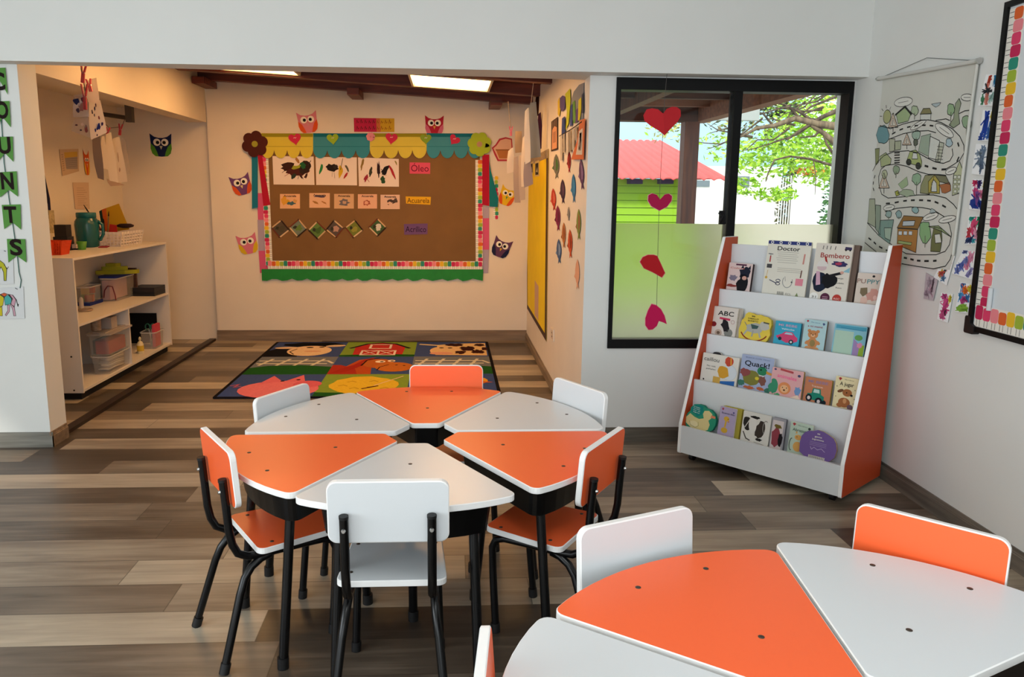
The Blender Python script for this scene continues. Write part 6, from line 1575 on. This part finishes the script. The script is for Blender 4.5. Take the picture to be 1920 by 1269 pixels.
fl([(340, 440), (440, 455), (435, 475), (338, 460)], '9aa86c', B, .002); tree_(540, 375, 44, '86ad7c', B, 80, 70); fl([(585, 440), (605, 340), (660, 350), (665, 440), (650, 525), (580, 520)], '6d7048', B); fl([(565, 335), (640, 330), (735, 415), (660, 370)], '8b9a6e', B); fl([(610, 395), (650, 390), (662, 455), (615, 460)], 'd0d2ca', B)
bubble(580, 262, 60, 24, B, -.35); bubble(705, 282, 66, 24, B, -.25); fl(blot(595, 222, 24, 18, 3, 10, .3), 'a5b4b4', B, .002)
mb.build('canvas_sheet', mp)
mb = MB(); q = [Vector((*MP.loc(p), .012)) for p in ((1652, 147.5), (1838, 114.5))]; mb.tube(q, .009, M('rail_white', 'c9c8c2', rough=.4), 10); tr_ = mb.build('top_rail', mp)
for v, s in ((q[0], -1), (q[1], 1)):
    mb = MB(); d = (q[1] - q[0]).normalized() * s; mb.tube([tuple(v), tuple(v + d * .014)], .011 if s < 0 else .013, STEEL, 10); mb.build('rail_cap', tr_)
mb = MB(); mb.tube([(*MP.loc(p), .008) for p in ((1654, 146), (1741, 108.5), (1836, 114))], .0016, M('hang_string', '6d7270', rough=.6), 6); mb.build('hanging_string', mp)
mb = MB(); mb.tube([(*MP.loc(p), .010) for p in ((1837, 117), (1823, 220), (1807, 350), (1791, 478))], .006, CANV, 8); mb.build('rolled_edge', mp)

GPc = 'small child paintings beside the whiteboard'
def rpaint(quad, base, bl, lab, strokes=()): painting(quad, 'child_painting', lab, 'painting', bl, base, GPc, RIGHT, .006, None, strokes, 7)
rpaint([(1849.4, 139.6), (1874, 139.6), (1866, 198.7), (1834, 197.6)], 'eef0f0', [(.35, .8, .1, .2, 'c0452f', .1), (.8, .82, .14, .13, '2a86b8', 0), (.45, .35, .1, .25, 'cf8070', .1), (.2, .2, .06, .14, '4d8a63', .4), (.75, .3, .1, .12, '9cc0b8', 0), (.35, .48, .2, .05, '35363a', .5)], 'topmost painting with a red stroke and blue dot next to the whiteboard', [([(.2, .7), (.5, .4)], .008, '333438')])
rpaint([(1843.5, 206), (1866, 206), (1860, 264), (1834, 264)], 'eef0f0', [(.4, .55, .2, .45, '203f9a', 0), (.85, .8, .12, .2, 'c9b62c', 0), (.85, .5, .1, .15, '6f9a2c', 0), (.75, .25, .18, .2, '3c66ac', .1), (.2, .15, .1, .15, '27479c', 0)], 'painting of a tall blue patch with a yellow green corner')
rpaint([(1830.5, 269.7), (1857.7, 271), (1850.6, 329), (1822, 326)], 'eef0f0', [(.55, .65, .12, .3, '6a7f98', .2), (.4, .4, .2, .1, '8495a4', .4), (.6, .3, .1, .2, '5a6c84', -.4), (.3, .7, .14, .06, '8797a6', .2)], 'pale painting of grey blue scribbles', [([(.1, .2), (.5, .6), (.9, .3)], .004, '6d7f92'), ([(.2, .8), (.6, .5), (.8, .85)], .004, '6d7f92'), ([(.1, .5), (.9, .6)], .004, '74869a')])
rpaint([(1823.8, 335.5), (1852.5, 336.6), (1843.6, 395), (1817, 392)], 'eef0f0', [(.2, .88, .14, .1, 'c22f5a', 0), (.5, .85, .12, .12, '3a2f66', 0), (.86, .86, .1, .14, 'd6c42c', 0), (.35, .55, .2, .15, 'c9477d', 0), (.75, .55, .2, .12, 'd97a9a', 0), (.5, .22, .42, .18, '1f3684', 0), (.5, .4, .1, .2, '7a4a8a', 0)], 'painting with navy below and pink and yellow dabs above')
rpaint([(1817, 405), (1843.6, 405), (1835, 458), (1809.4, 458)], 'eef0f0', [(.2, .9, .18, .08, '2f9a8a', 0), (.78, .82, .14, .14, '1f8a5c', 0), (.45, .6, .2, .25, 'cf4a72', .2), (.2, .4, .12, .2, 'c03f4a', 0), (.7, .35, .2, .15, 'd99ab0', 0), (.3, .15, .3, .1, '2f3f6a', 0), (.6, .12, .1, .06, '3fa5b5', 0), (.85, .5, .07, .1, '4a3034', 0)], 'painting with teal and green tops over a pink patch')
rpaint([(1807, 468), (1833.7, 471), (1822.6, 524), (1784, 512)], 'eef0f0', [(.65, .75, .2, .16, 'd08aa5', 0), (.6, .45, .14, .25, 'c97a98', .1), (.3, .4, .16, .14, '5668b0', .4), (.2, .2, .1, .12, '6a78b4', .5), (.8, .2, .1, .2, '8a86b8', -.4), (.2, .92, .1, .05, '6470a4', 0), (.45, .6, .1, .1, '7280bd', .4)], 'tilted larger painting with pink figure and blue hatching')
rpaint([(1773, 478), (1790.6, 480), (1775, 535), (1751, 520)], 'eef0f0', [(.7, .75, .2, .2, 'c98a94', 0), (.55, .5, .08, .25, '3f4a44', -.3), (.3, .25, .1, .1, 'c9a84a', 0), (.6, .2, .12, .1, '5f83a8', 0), (.45, .3, .14, .08, 'c0564a', 0)], 'tilted painting overlapping the lower edge of the scroll map')
rpaint([(1736.6, 511), (1758.6, 524), (1750, 564), (1732, 559.6)], 'b9aeb4', [(.4, .7, .2, .2, '9c8f9a', 0), (.6, .4, .2, .14, 'b393a4', 0), (.7, .6, .05, .25, '6a5560', .2), (.3, .25, .2, .12, 'a08c9a', 0)], 'faded mauve painting lowest beside the orange shelf panel')
rpaint([(1765, 548.5), (1787, 551), (1777, 605), (1757.5, 598)], 'eef0f0', [(.35, .85, .2, .1, 'b5477f', 0), (.55, .6, .26, .2, 'c94c84', 0), (.85, .85, .1, .12, 'cdbb34', 0), (.6, .35, .24, .12, 'bf4279', 0), (.4, .18, .2, .12, 'c95a8c', 0), (.65, .32, .06, .07, '5a2a44', 0)], 'magenta scribble painting with a yellow dab, lowest of all')
rpaint([(1801.7, 528.7), (1823.8, 533), (1815, 587), (1790.6, 584)], 'eef0f0', [(.2, .9, .14, .1, '3a64a4', 0), (.5, .75, .22, .15, 'd9692c', 0), (.85, .82, .12, .1, 'd0bd3a', 0), (.25, .55, .2, .12, '3f8ac0', 0), (.8, .5, .16, .12, '3a78b0', 0), (.5, .4, .2, .1, 'b0447f', 0), (.55, .15, .4, .12, '7fae3c', 0)], 'painting with an orange top, blue middle and green base')

# whiteboard
def rwall(px, off=0.0): return RIGHT.at(px, off)
p0 = RIGHT.hit((1822, 618)); WBZ0 = p0.z
WBs = (p0 - RA).dot(RDIR)            # distance along the wall
wbo = RA + RDIR * WBs; wbo.z = WBZ0
WB_ = Pl(wbo + RIGHT.n * .001, RDIR); WB_.o = wbo + RIGHT.n * .001
wb_ = empty('whiteboard', mw=WB_.mat(), label='black framed whiteboard with a crayon border on the long wall', cat='whiteboard')
L, Hh = 1.9, 1.29
MB().box(.02, L - .02, .02, Hh - .02, 0, .010, M('whiteboard_face', 'd4dadd', rough=.22, spec=.5)).build('writing_surface', wb_)
for a in ((0, L, 0, .022), (0, L, Hh - .022, Hh), (0, .022, .022, Hh - .022), (L - .022, L, .022, Hh - .022)):
    MB().box(*a, 0, .022, WALLBLACK).build('frame_bar', wb_)
mb = MB(); mb.slab(rounded([(-.012, -.012), (.05, -.012), (.05, .02), (.02, .03), (.02, .06), (-.012, .06)], .008, 3), 0, .026, BLACK_P); mb.build('corner_cap', wb_)
mb = MB(); pencil_strip(mb, (.065, .10), (.065, Hh - .03), .085, -1, .0115, .046); o = mb.build('pencil_border', wb_)
mb = MB(); pencil_strip(mb, (.03, .066), (L - .03, .066), .088, 1, .0125, .046, phase=0); o = mb.build('pencil_border', wb_)
mb = MB(); q = WB_.locs([(1867, 540), (1862, 582)]); mb.tube([(*q[0], .019), (*q[1], .019)], .009, paper('cfd3d4'), 10)
mb.build('marker_pen', mw=WB_.mat(), label='pale marker stuck upright on the whiteboard face', cat='marker')

# ============================================================ paper heart garland
GY = 4.10
g0 = atY((1240, 160), GY)
GP_ = Pl(g0, (1, 0, 0)); GP_.o = g0
ga = empty('heart_garland', mw=GP_.mat(), label='string of four red paper hearts hanging in front of the window', cat='garland')
def W1(x, y): return (1140 + x / 4, 130 + y / 4)
def W2_(x, y): return (1120 + x / 4.533, 400 + y / 4.533)
mb = MB(); ztop = HB - g0.z
q = [GP_.loc(p) for p in ((1246, 190), (1240, 300), (1236, 380), (1233, 490), (1231, 590))]; mb.tube([(q[0][0] + .006, ztop, 0)] + [(a, b, 0) for a, b in q], .0013, paper('5a5550'), 6); mb.build('string', ga)
def gheart(pts, f, h, lab=None, fold=None):
    q = GP_.locs([f(*p) for p in pts]); mb = MB(); mb.slab(q, .001, .003, paper(h))
    if fold: mb.poly(GP_.locs([f(*p) for p in fold[0]]), paper(fold[1]), .0034)
    o = mb.build('paper_heart', ga)
    if lab: o['label'] = lab
gheart([(413, 332), (375, 300), (330, 292), (290, 300), (265, 345), (272, 385), (320, 425), (380, 460), (424, 496), (470, 445), (520, 395), (545, 350), (543, 305), (515, 283), (480, 280), (440, 297)], W1, 'c0282f', 'largest red heart', ([(413, 332), (440, 297), (480, 280), (515, 283), (543, 305), (545, 350), (520, 395), (470, 445), (424, 496)], 'b8252c'))
def ring_(pts, f, h, s=1.10):
    cx = sum(p[0] for p in pts) / len(pts); cy = sum(p[1] for p in pts) / len(pts)
    mb = MB(); mb.slab(GP_.locs([f(cx + (p[0] - cx) * s, cy + (p[1] - cy) * s) for p in pts]), .0, .0009, paper(h)); mb.build('heart_backing', ga)
h2 = [(390, 975), (365, 940), (330, 930), (303, 945), (300, 985), (325, 1025), (385, 1058), (440, 1030), (475, 985), (478, 950), (455, 933), (425, 938)]
ring_(h2, W1, 'e0a0a0', 1.06); gheart(h2, W1, 'a81848', 'crimson heart')
h3 = [(362, 412), (385, 372), (430, 352), (478, 352), (508, 362), (540, 430), (574, 505), (547, 544), (470, 500), (395, 466)]
ring_(h3, W2_, 'e0a0a0', 1.05); gheart(h3, W2_, 'b01a22', 'dark red heart turned aside')
h4 = [(460, 770), (500, 780), (540, 815), (570, 870), (588, 940), (556, 925), (522, 914), (505, 955), (470, 985), (435, 988), (408, 950), (408, 890), (430, 825)]
ring_(h4, W2_, 'e0a0a0', 1.05); gheart(h4, W2_, 'bd1650', 'magenta heart upside down')

# ============================================================== ceiling panels
def lamp(quad, lab, dz=.082):
    """square lamp under the sloped ceiling; quad = x0, x1, y0, y1"""
    x0, x1, y0, y1 = quad; xc, yc = (x0 + x1) / 2, (y0 + y1) / 2; sl = -math.atan(.055)
    mw = Matrix.Translation((xc, yc, CZ(xc) - dz)) @ Matrix.Rotation(-sl, 4, 'Y')
    o = empty('ceiling_lamp', mw=mw, label=lab, cat='ceiling lamp', group='square ceiling lamps of the alcove')
    w, d = (x1 - x0) / 2, (y1 - y0) / 2
    mb = MB(); t = .018
    for a in ((-w, w, -d, -d + t), (-w, w, d - t, d), (-w, -w + t, -d + t, d - t), (w - t, w, -d + t, d - t)): mb.box(*a, -.008, .045, M('lamp_frame', 'd8cfbf', rough=.4))
    mb.box(-w + t, w - t, -d + t, d - t, .02, .045, M('lamp_tray', 'e8e0d0', rough=.5)); mb.build('housing', o)
    EM = M('lamp_glow', 'ffc47c', emit=LAMP_E)
    n = 3; s = (2 * d - 2 * t) / n
    for k in range(n):
        y = -d + t + s * (k + .5); MB().box(-w + t + .01, w - t - .01, y - s * .42, y + s * .42, -.002, .012, EM).build('diffuser', o)
LAMP_E = 12.5
lamp((-.305, .325, 5.86, 6.50), 'bright square ceiling lamp in the middle of the alcove')
lamp((-1.82, -1.19, 5.86, 6.50), 'bright ceiling lamp mostly hidden behind the header', .066)
lamp((-.305, .325, 4.72, 5.36), 'added unseen ceiling lamp behind the header, the one towards the window')  # added lamp, out of sight, to brighten the lower alcove walls
lamp((-1.82, -1.19, 4.72, 5.36), 'added unseen ceiling lamp behind the header, the one towards the niche', .066)  # second added lamp, also out of sight, for the lower walls
mb = MB(); p0 = atY((562, 144), 6.9); p1 = atY((990, 176), 6.9)
mb.tube([(0, 0, 0), tuple(p1 - p0)], .014, M('conduit', '55423a', rough=.5), 8); mb.build('cable_conduit', mw=Matrix.Translation(p0), label='thin grey conduit running along the alcove rafters', cat='conduit')

# ==================================================================== outdoors
EXTG = M('patio_concrete', 'a9a69c', rough=.9, vary=.1, scale=2)
mb = MB(); mb.box(.95, 30, 4.4, 34, -.16, -.06, EXTG); struct('ground', mb)
PW = wood_mat('patio_wood', '4a220e', '6e3a1c', 'Z', .7); PWD = wood_mat('patio_soffit', '3a1a0a', '5a2c14', 'X', .8); PWL = wood_mat('patio_batten', '6e3a1e', '8f5430', 'X', .7)
pt_ = atY((1291, 300), 7.2); ppx = pt_.x
zb_ = atY((1290, 229), 7.2).z
MB().box(-.068, .068, -.068, .068, -.06, zb_, PW).build('patio_post', mw=Matrix.Translation((ppx, 7.2, 0)), label='square brown timber post holding the patio roof outside', cat='post')
PXL = .96 - ppx
prf = empty('patio_roof', (ppx, 7.2, zb_), label='brown timber patio roof seen through the top of the window', cat='roof')
# roof slab from the house to the post line, right edge running back to the house
far = Vector((ppx + .1, 7.32, zb_)); e2 = atY((1565, 163), 4.75)
for nm, y0, y1, m in (('edge_beam', 7.12, 7.28, PWD),):
    mb = MB(); mb.box(PXL, .10, y0 - 7.2, y1 - 7.2, 0, .17, m); mb.build(nm, prf)
mb = MB(); a = Vector((.10, .10, .0)); b = Vector((e2.x - ppx, e2.y - 7.2, e2.z - zb_)); d = (b - a); nn = Vector((d.y, -d.x, 0)).normalized() * .06
mb.add([a - nn, a + nn, b + nn, b - nn] + [v + Vector((0, 0, .15)) for v in (a - nn, a + nn, b + nn, b - nn)], [(3, 2, 1, 0), (4, 5, 6, 7), (0, 1, 5, 4), (1, 2, 6, 5), (2, 3, 7, 6), (3, 0, 4, 7)], PWL); mb.build('side_beam', prf)
mb = MB(); z = .17
q = [(PXL, .25, z), (.16, .25, z), (b.x + .06, b.y, b.z + .16), (PXL, b.y, b.z + .16)]
mb.add(q + [(x, y, zz + .03) for x, y, zz in q], [(0, 1, 2, 3), (7, 6, 5, 4), (0, 4, 5, 1), (1, 5, 6, 2), (2, 6, 7, 3), (3, 7, 4, 0)], PWD); mb.build('soffit_boards', prf)
for k in range(4):
    f = .18 + k * .22; y = .1 + (b.y - .1) * f; zz = .17 + (b.z + .16 - .17) * f; xr = .1 + (b.x - .1) * f
    MB().box(PXL, xr, y - .03, y + .03, zz - .07, zz - .003, PWL if k % 2 == 0 else PWD).build('batten', prf)
for k in range(2):
    x = PXL + .1 + k * .45; mb = MB(); mb.add([(x - .04, .1, .05), (x + .04, .1, .05), (x + .04, b.y, b.z + .03), (x - .04, b.y, b.z + .03), (x - .04, .1, .17), (x + .04, .1, .17), (x + .04, b.y, b.z + .15), (x - .04, b.y, b.z + .15)], [(3, 2, 1, 0), (4, 5, 6, 7), (0, 1, 5, 4), (1, 2, 6, 5), (2, 3, 7, 6), (3, 0, 4, 7)], PW); mb.build('joist', prf)
mb = MB(); mb.box(PXL, .75, .26, .34, .05, .16, M('gutter_grey', 'a5aaa6', rough=.5)); mb.build('gutter', prf)
# green playhouse with a red corrugated roof
GHY = 11.5
hx1 = atY((1346, 380), GHY).x; zl_ = atY((1250, 334), GHY).z; hx0 = hx1 - 4.2; zr_ = atY((1235, 263), GHY + 1.4).z
gh = empty('green_playhouse', ((hx0 + hx1) / 2, GHY + 1.2, -.06), label='lime green clapboard playhouse with a red corrugated roof outside', cat='playhouse'); go = Vector(gh.location)
SID = M('lime_siding', '84b01c', rough=.7); mb = MB(); nb = 16; hh = (zl_ + .05)
xr = atY((1297, 380), GHY).x
for k in range(nb):
    z0 = k * hh / nb; z1 = (k + 1) * hh / nb - .006
    mb.add([(hx0 - go.x, -1.2 - .016, z0), (xr - go.x, -1.2 - .016, z0), (xr - go.x, -1.2, z1), (hx0 - go.x, -1.2, z1)], [(0, 1, 2, 3)], SID)
mb.box(hx0 - go.x, xr - go.x, -1.19, 1.2, 0, hh, M('lime_siding_dark', '5f8016', rough=.8)); mb.build('siding_wall', gh)
RR = M('red_roof_sheet', 'dd5a58', rough=.5, vary=.08, scale=3); mb = MB()
n = 90; V = []; xe0, xe1 = hx0 - .3, hx1; xt0, xt1 = hx0 + .2, atY((1237, 263), GHY + 1.4).x
for j in range(2):
    for k in range(n + 1):
        u = k / n; x = (xe0 + (xe1 - xe0) * u) if j == 0 else (xt0 + (xt1 - xt0) * u)
        y = (GHY - .35) if j == 0 else GHY + 1.4; zz = (zl_ if j == 0 else zr_) + .018 * math.sin(k * 2.1)
        V.append((x - go.x, y - go.y, zz + .06))
mb.add(V + [(x, y, z - .02) for x, y, z in V], [(k, k + 1, n + 2 + k, n + 1 + k) for k in range(n)] + [(2 * n + 2 + k, 3 * n + 3 + k, 3 * n + 4 + k, 2 * n + 3 + k) for k in range(n)] + [(k, 2 * n + 2 + k, 2 * n + 3 + k, k + 1) for k in range(n)], RR, True)
mb.add([(xt1 - go.x, 1.4 - 1.2, zr_ + .06), (xe1 - go.x, -.35 - 1.2, zl_ + .06), (xe1 - go.x, 3.2 - 1.2, zl_ + .06)], [(0, 1, 2)], RR); mb.build('roof', gh)
for x in (1188, 1245):
    p = atY((x, 336), GHY - .05); MB().box(p.x - go.x - .09, p.x - go.x + .09, -1.45, -1.2, p.z + .06 - .07, p.z + .06, paper('2a1a3a')).build('eave_bracket', gh)
# pale buildings, garden wall, gate
def bld(name, pxl, pxr, ytop, Y, d, h, lab, cat='building', z0=-.06):
    a = atY((pxl, 300), Y).x; b = atY((pxr, 300), Y).x; zt = atY(((pxl + pxr) / 2, ytop), Y).z
    o = MB().box(-(b - a) / 2, (b - a) / 2, 0, d, 0, zt - z0, M(name + '_paint', h, rough=.8, vary=.04, scale=1)).build(name, mw=Matrix.Translation(((a + b) / 2, Y, z0)), label=lab, cat=cat); return o, (a + b) / 2
bld('blue_building', 1100, 1500, 178, 26, 2, 'a9cbe0', 'pale blue building wall far behind the playhouse')
wh, wx = bld('white_building', 1305, 1469, 312, 17, 1.2, 'eeeeea', 'white building with small grey windows behind the patio post')
for (x0, x1, y0, y1) in ((1372, 1404, 330, 351), (1306, 1330, 338, 350)):
    a = atY((x0, y0), 16.99); b = atY((x1, y1), 16.99); MB().box(a.x - wx, b.x - wx, -.02, .0, b.z + .06, a.z + .06, M('grey_window', '6f7b82', rough=.3)).build('window', wh)
bld('garden_wall', 1497, 1548, 332, 15, .2, 'e9ebea', 'short white garden wall beside the iron gate', 'wall')
gt = atY((1481, 380), 15.2); zt0 = atY((1481, 335), 15.2).z
gate = empty('iron_gate', (gt.x, 15.2, -.06), label='white iron bar gate with an arched top outside', cat='gate'); GI = M('white_iron', 'd8d8d2', rough=.4)
gx0 = atY((1461, 380), 15.2).x - gt.x; gx1 = atY((1499, 380), 15.2).x - gt.x
for k in range(9):
    x = gx0 + (gx1 - gx0) * k / 8; MB().tube([(x, 0, .05), (x, 0, zt0 + .06 + .12 * (k / 8))], .012, GI, 6).build('bar', gate)
for zz in (.3, zt0 - .15): MB().tube([(gx0, 0, zz), (0, 0, zz + .1), (gx1, 0, zz + .2)], .016, GI, 6).build('rail', gate)
# trees
def leaves(name, parent, centre, rad, n, size, cols, seed, flat=.6, loc=None):
    g = random.Random(seed); mb = MB(); ms = [M('leaf_' + h, h, rough=.6) for h in cols]
    for i in range(n):
        while True:
            p = Vector((g.uniform(-1, 1), g.uniform(-1, 1), g.uniform(-1, 1)))
            if p.length < 1: break
        p = Vector((p.x * rad[0], p.y * rad[1], p.z * rad[2])) + Vector(centre); s = size * g.uniform(.5, 1.3)
        a = Vector((g.gauss(0, 1), g.gauss(0, 1), g.gauss(0, flat))).normalized(); b = a.cross(Vector((g.gauss(0, 1), g.gauss(0, 1), g.gauss(0, 1)))).normalized()
        mb.add([p - a * s, p + b * s * .4, p + a * s, p - b * s * .4], [(0, 1, 2, 3)], ms[g.randrange(len(ms))])
    o = mb.build(name, parent, kind='stuff'); return o
BARK = wood_mat('bark', '3d3228', '6a5a48', 'Z', .9); BARKL = wood_mat('bark_pale', '5a4c3c', '86745c', 'Z', .9)
GREENS = ['9ccf2a', 'b6dd44', '7fb322', 'c4e25a', '8fbf3a']
TY = 8.6
tb = atY((1640, 330), TY)
tree = empty('garden_tree', (tb.x, TY, -.06), label='garden tree with dark bare branches and bright lime leaves outside', cat='tree'); to = Vector(tree.location)
def br(pts, r, m=BARK):
    q = [atY(p[:2], TY + (p[2] if len(p) > 2 else 0)) - to for p in pts]; n = len(q)
    MB().tube(q, [r[0] + (r[1] - r[0]) * k / (n - 1) for k in range(n)], m, 7).build('branch', tree)
MB().tube([(0, 0, 0), (.02, 0, 1.0), (-.02, 0, 1.9), (0.05, 0, 2.9)], [.13, .11, .10, .07], BARKL, 10).build('trunk', tree)
br([(1640, 262), (1575, 238), (1530, 232), (1490, 222), (1450, 236), (1420, 240), (1385, 258)], (.055, .012), BARKL)
br([(1640, 300), (1600, 290), (1565, 268), (1545, 250), (1520, 235)], (.05, .02), BARKL)
br([(1620, 190), (1575, 205), (1540, 220), (1500, 245), (1475, 262)], (.035, .012))
br([(1530, 232), (1500, 210), (1470, 196), (1440, 190)], (.02, .006)); br([(1500, 224), (1480, 200), (1455, 205), (1425, 215)], (.02, .006)); br([(1540, 240), (1528, 255), (1500, 258)], (.018, .007))
br([(1560, 310), (1520, 298), (1480, 293), (1452, 300), (1440, 325), (1436, 340)], (.016, .006)); br([(1525, 300), (1530, 330), (1528, 365)], (.008, .003)); br([(1620, 160), (1570, 180), (1520, 200), (1490, 225)], (.02, .008)); br([(1480, 240), (1450, 262), (1420, 262), (1400, 280)], (.012, .004)); br([(1385, 258), (1350, 270), (1320, 268), (1290, 262)], (.010, .003)); br([(1450, 236), (1430, 212), (1400, 220), (1370, 238), (1330, 250)], (.014, .004)); br([(1600, 330), (1570, 300), (1550, 270), (1540, 240)], (.02, .01)); br([(1560, 170), (1530, 185), (1505, 180)], (.012, .004)); br([(1510, 190), (1480, 215), (1470, 235)], (.012, .004))
gt_ = random.Random(5)
for k in range(16):
    x = gt_.uniform(1330, 1570); y = gt_.uniform(175, 275); a = gt_.uniform(-.7, .9); L_ = gt_.uniform(40, 90)
    br([(x + L_ * .6, y - L_ * .3 * a - 8), (x + L_ * .2, y + gt_.uniform(-6, 6)), (x - L_ * .3, y + L_ * .3 * a), (x - L_ * .6, y + L_ * .45 * a + gt_.uniform(-8, 10))], (gt_.uniform(.008, .016), .003), BARK)
def lf(px, Y, rx, ry, rz, n, size, seed, cols=GREENS):
    c = atY(px, Y) - to; leaves('foliage', tree, c, (rx, ry, rz), n, size, cols, seed)
lf((1420, 300), 9.3, .38, .4, .26, 260, .045, 1); lf((1500, 280), 9.4, .55, .5, .45, 420, .045, 2); lf((1560, 200), 9.2, .5, .5, .4, 380, .045, 3); lf((1400, 350), 9.4, .18, .3, .12, 110, .045, 4); lf((1450, 365), 9.3, .30, .3, .09, 150, .045, 5); lf((1545, 320), 9.6, .25, .3, .3, 200, .045, 6); lf((1350, 275), 9.6, .3, .3, .2, 130, .04, 7); lf((1460, 190), 9.0, .4, .3, .2, 170, .04, 8); lf((1400, 240), 9.0, .5, .4, .14, 160, .035, 9, ['6a5a3a', '8a7a4a', '3a4a22', '9fb84a']); lf((1250, 245), 9.8, .3, .3, .15, 80, .04, 10, ['8a8a4a', 'b5b56a', '9ccf2a']); lf((1460, 205), 8.8, .24, .2, .10, 160, .03, 11, ['2f3a1c', '3f4a22', '26301a'])
bs = atY((1490, 310), 19.6); bush = empty('garden_shrubs', (bs.x, 19.6, -.06), label='sunlit shrubs and orange blossoms behind the garden wall', cat='shrub')
leaves('foliage', bush, (0, 0, bs.z + .3), (1.6, .6, .8), 900, .10, ['8fbf2c', 'a8d040', '6f9a2c', '5a7a2a'], 21); leaves('blossom', bush, (.25, -.3, atY((1515, 322), 19.6).z + .06), (.45, .3, .12), 120, .07, ['d9772c', 'c9603a', 'e0a040'], 22)
MB().tube([(0, 0, 0), (0, 0, bs.z)], .06, BARK, 8).build('stem', bush)
ds = atY((1482, 375), 16.2); dsh = empty('garden_shrub', (ds.x, 16.2, -.06), label='dark leafy shrub seen through the bars of the gate', cat='shrub')
leaves('foliage', dsh, (0, 0, ds.z * .5 + .25), (.30, .3, ds.z * .5 + .5), 900, .07, ['3a3a22', '4f4a2c', '2a2a1c', '6a6a3a'], 51); MB().tube([(0, 0, 0), (0, 0, ds.z)], .05, BARK, 8).build('stem', dsh)
hd = atY((1560, 375), 13.5); hedge = empty('ivy_column', (hd.x, 13.5, -.06), label='dark green ivy column beyond the garden wall', cat='shrub')
leaves('foliage', hedge, (.12, 0, 1.0), (.32, .3, 1.0), 700, .06, ['3f6b3a', '4f8048', '2f5530', '6a9a5a'], 31); MB().tube([(.12, 0, 0), (.12, 0, 1.7)], .04, BARK, 8).build('stem', hedge)
bk2 = atY((1560, 240), 22); big = empty('background_tree', (bk2.x + .6, 22, -.06), label='tall bright green tree filling the view far behind the gate', cat='tree')
leaves('foliage', big, (0, 0, bk2.z + .2), (2.6, 1.2, 1.9), 2600, .13, GREENS + ['d8ea8a', '6f9a2c'], 41); MB().tube([(.6, 0, 0), (.5, 0, 1.6), (.6, 0, bk2.z)], [.16, .13, .06], BARK, 8).build('trunk', big)

# ================================================================== lighting
w = bpy.data.worlds.new('sky_world'); scene.world = w; w.use_nodes = True
bg = w.node_tree.nodes['Background']
bg.inputs['Color'].default_value = (.86, .94, 1.0, 1); bg.inputs['Strength'].default_value = 1.9
def area(name, loc, rot, sx, sy, power, color):
    l = bpy.data.lights.new(name, 'AREA'); l.shape = 'RECTANGLE'; l.size = sx; l.size_y = sy; l.energy = power; l.color = color
    o = bpy.data.objects.new(name, l); COL.objects.link(o); o.location = loc; o.rotation_euler = rot
area('window_daylight', (-4.0, -.5, 1.5), (0, R_(-90), 0), 1.6, 3.4, 100, (.88, .95, 1.0))
area('rear_window_daylight', (-.8, -2.8, 1.5), (R_(90), 0, 0), 4.8, 1.9, 46, (.88, .95, 1.0))
area('added_ceiling_fill', (.2, .3, 2.74), (0, 0, 0), 1.2, 1.2, 24, (.92, .97, 1.0))  # added overhead fill for the near tables and floor, no fixture seen
sun = bpy.data.lights.new('sun', 'SUN'); sun.energy = 4.0; sun.angle = R_(6); sun.color = (1, .95, .85)
so = bpy.data.objects.new('sun', sun); COL.objects.link(so); so.rotation_euler = (R_(50), R_(0), R_(-40)); so.location = (5, 5, 8)
vs = scene.view_settings
vs.view_transform = 'Standard'; vs.look = 'None'; vs.exposure = 0.0; vs.gamma = 1.0; vs.use_curve_mapping = False
scene.cycles.max_bounces = 8; scene.cycles.diffuse_bounces = 4; scene.cycles.transparent_max_bounces = 12
scene.cycles.sample_clamp_indirect = 6
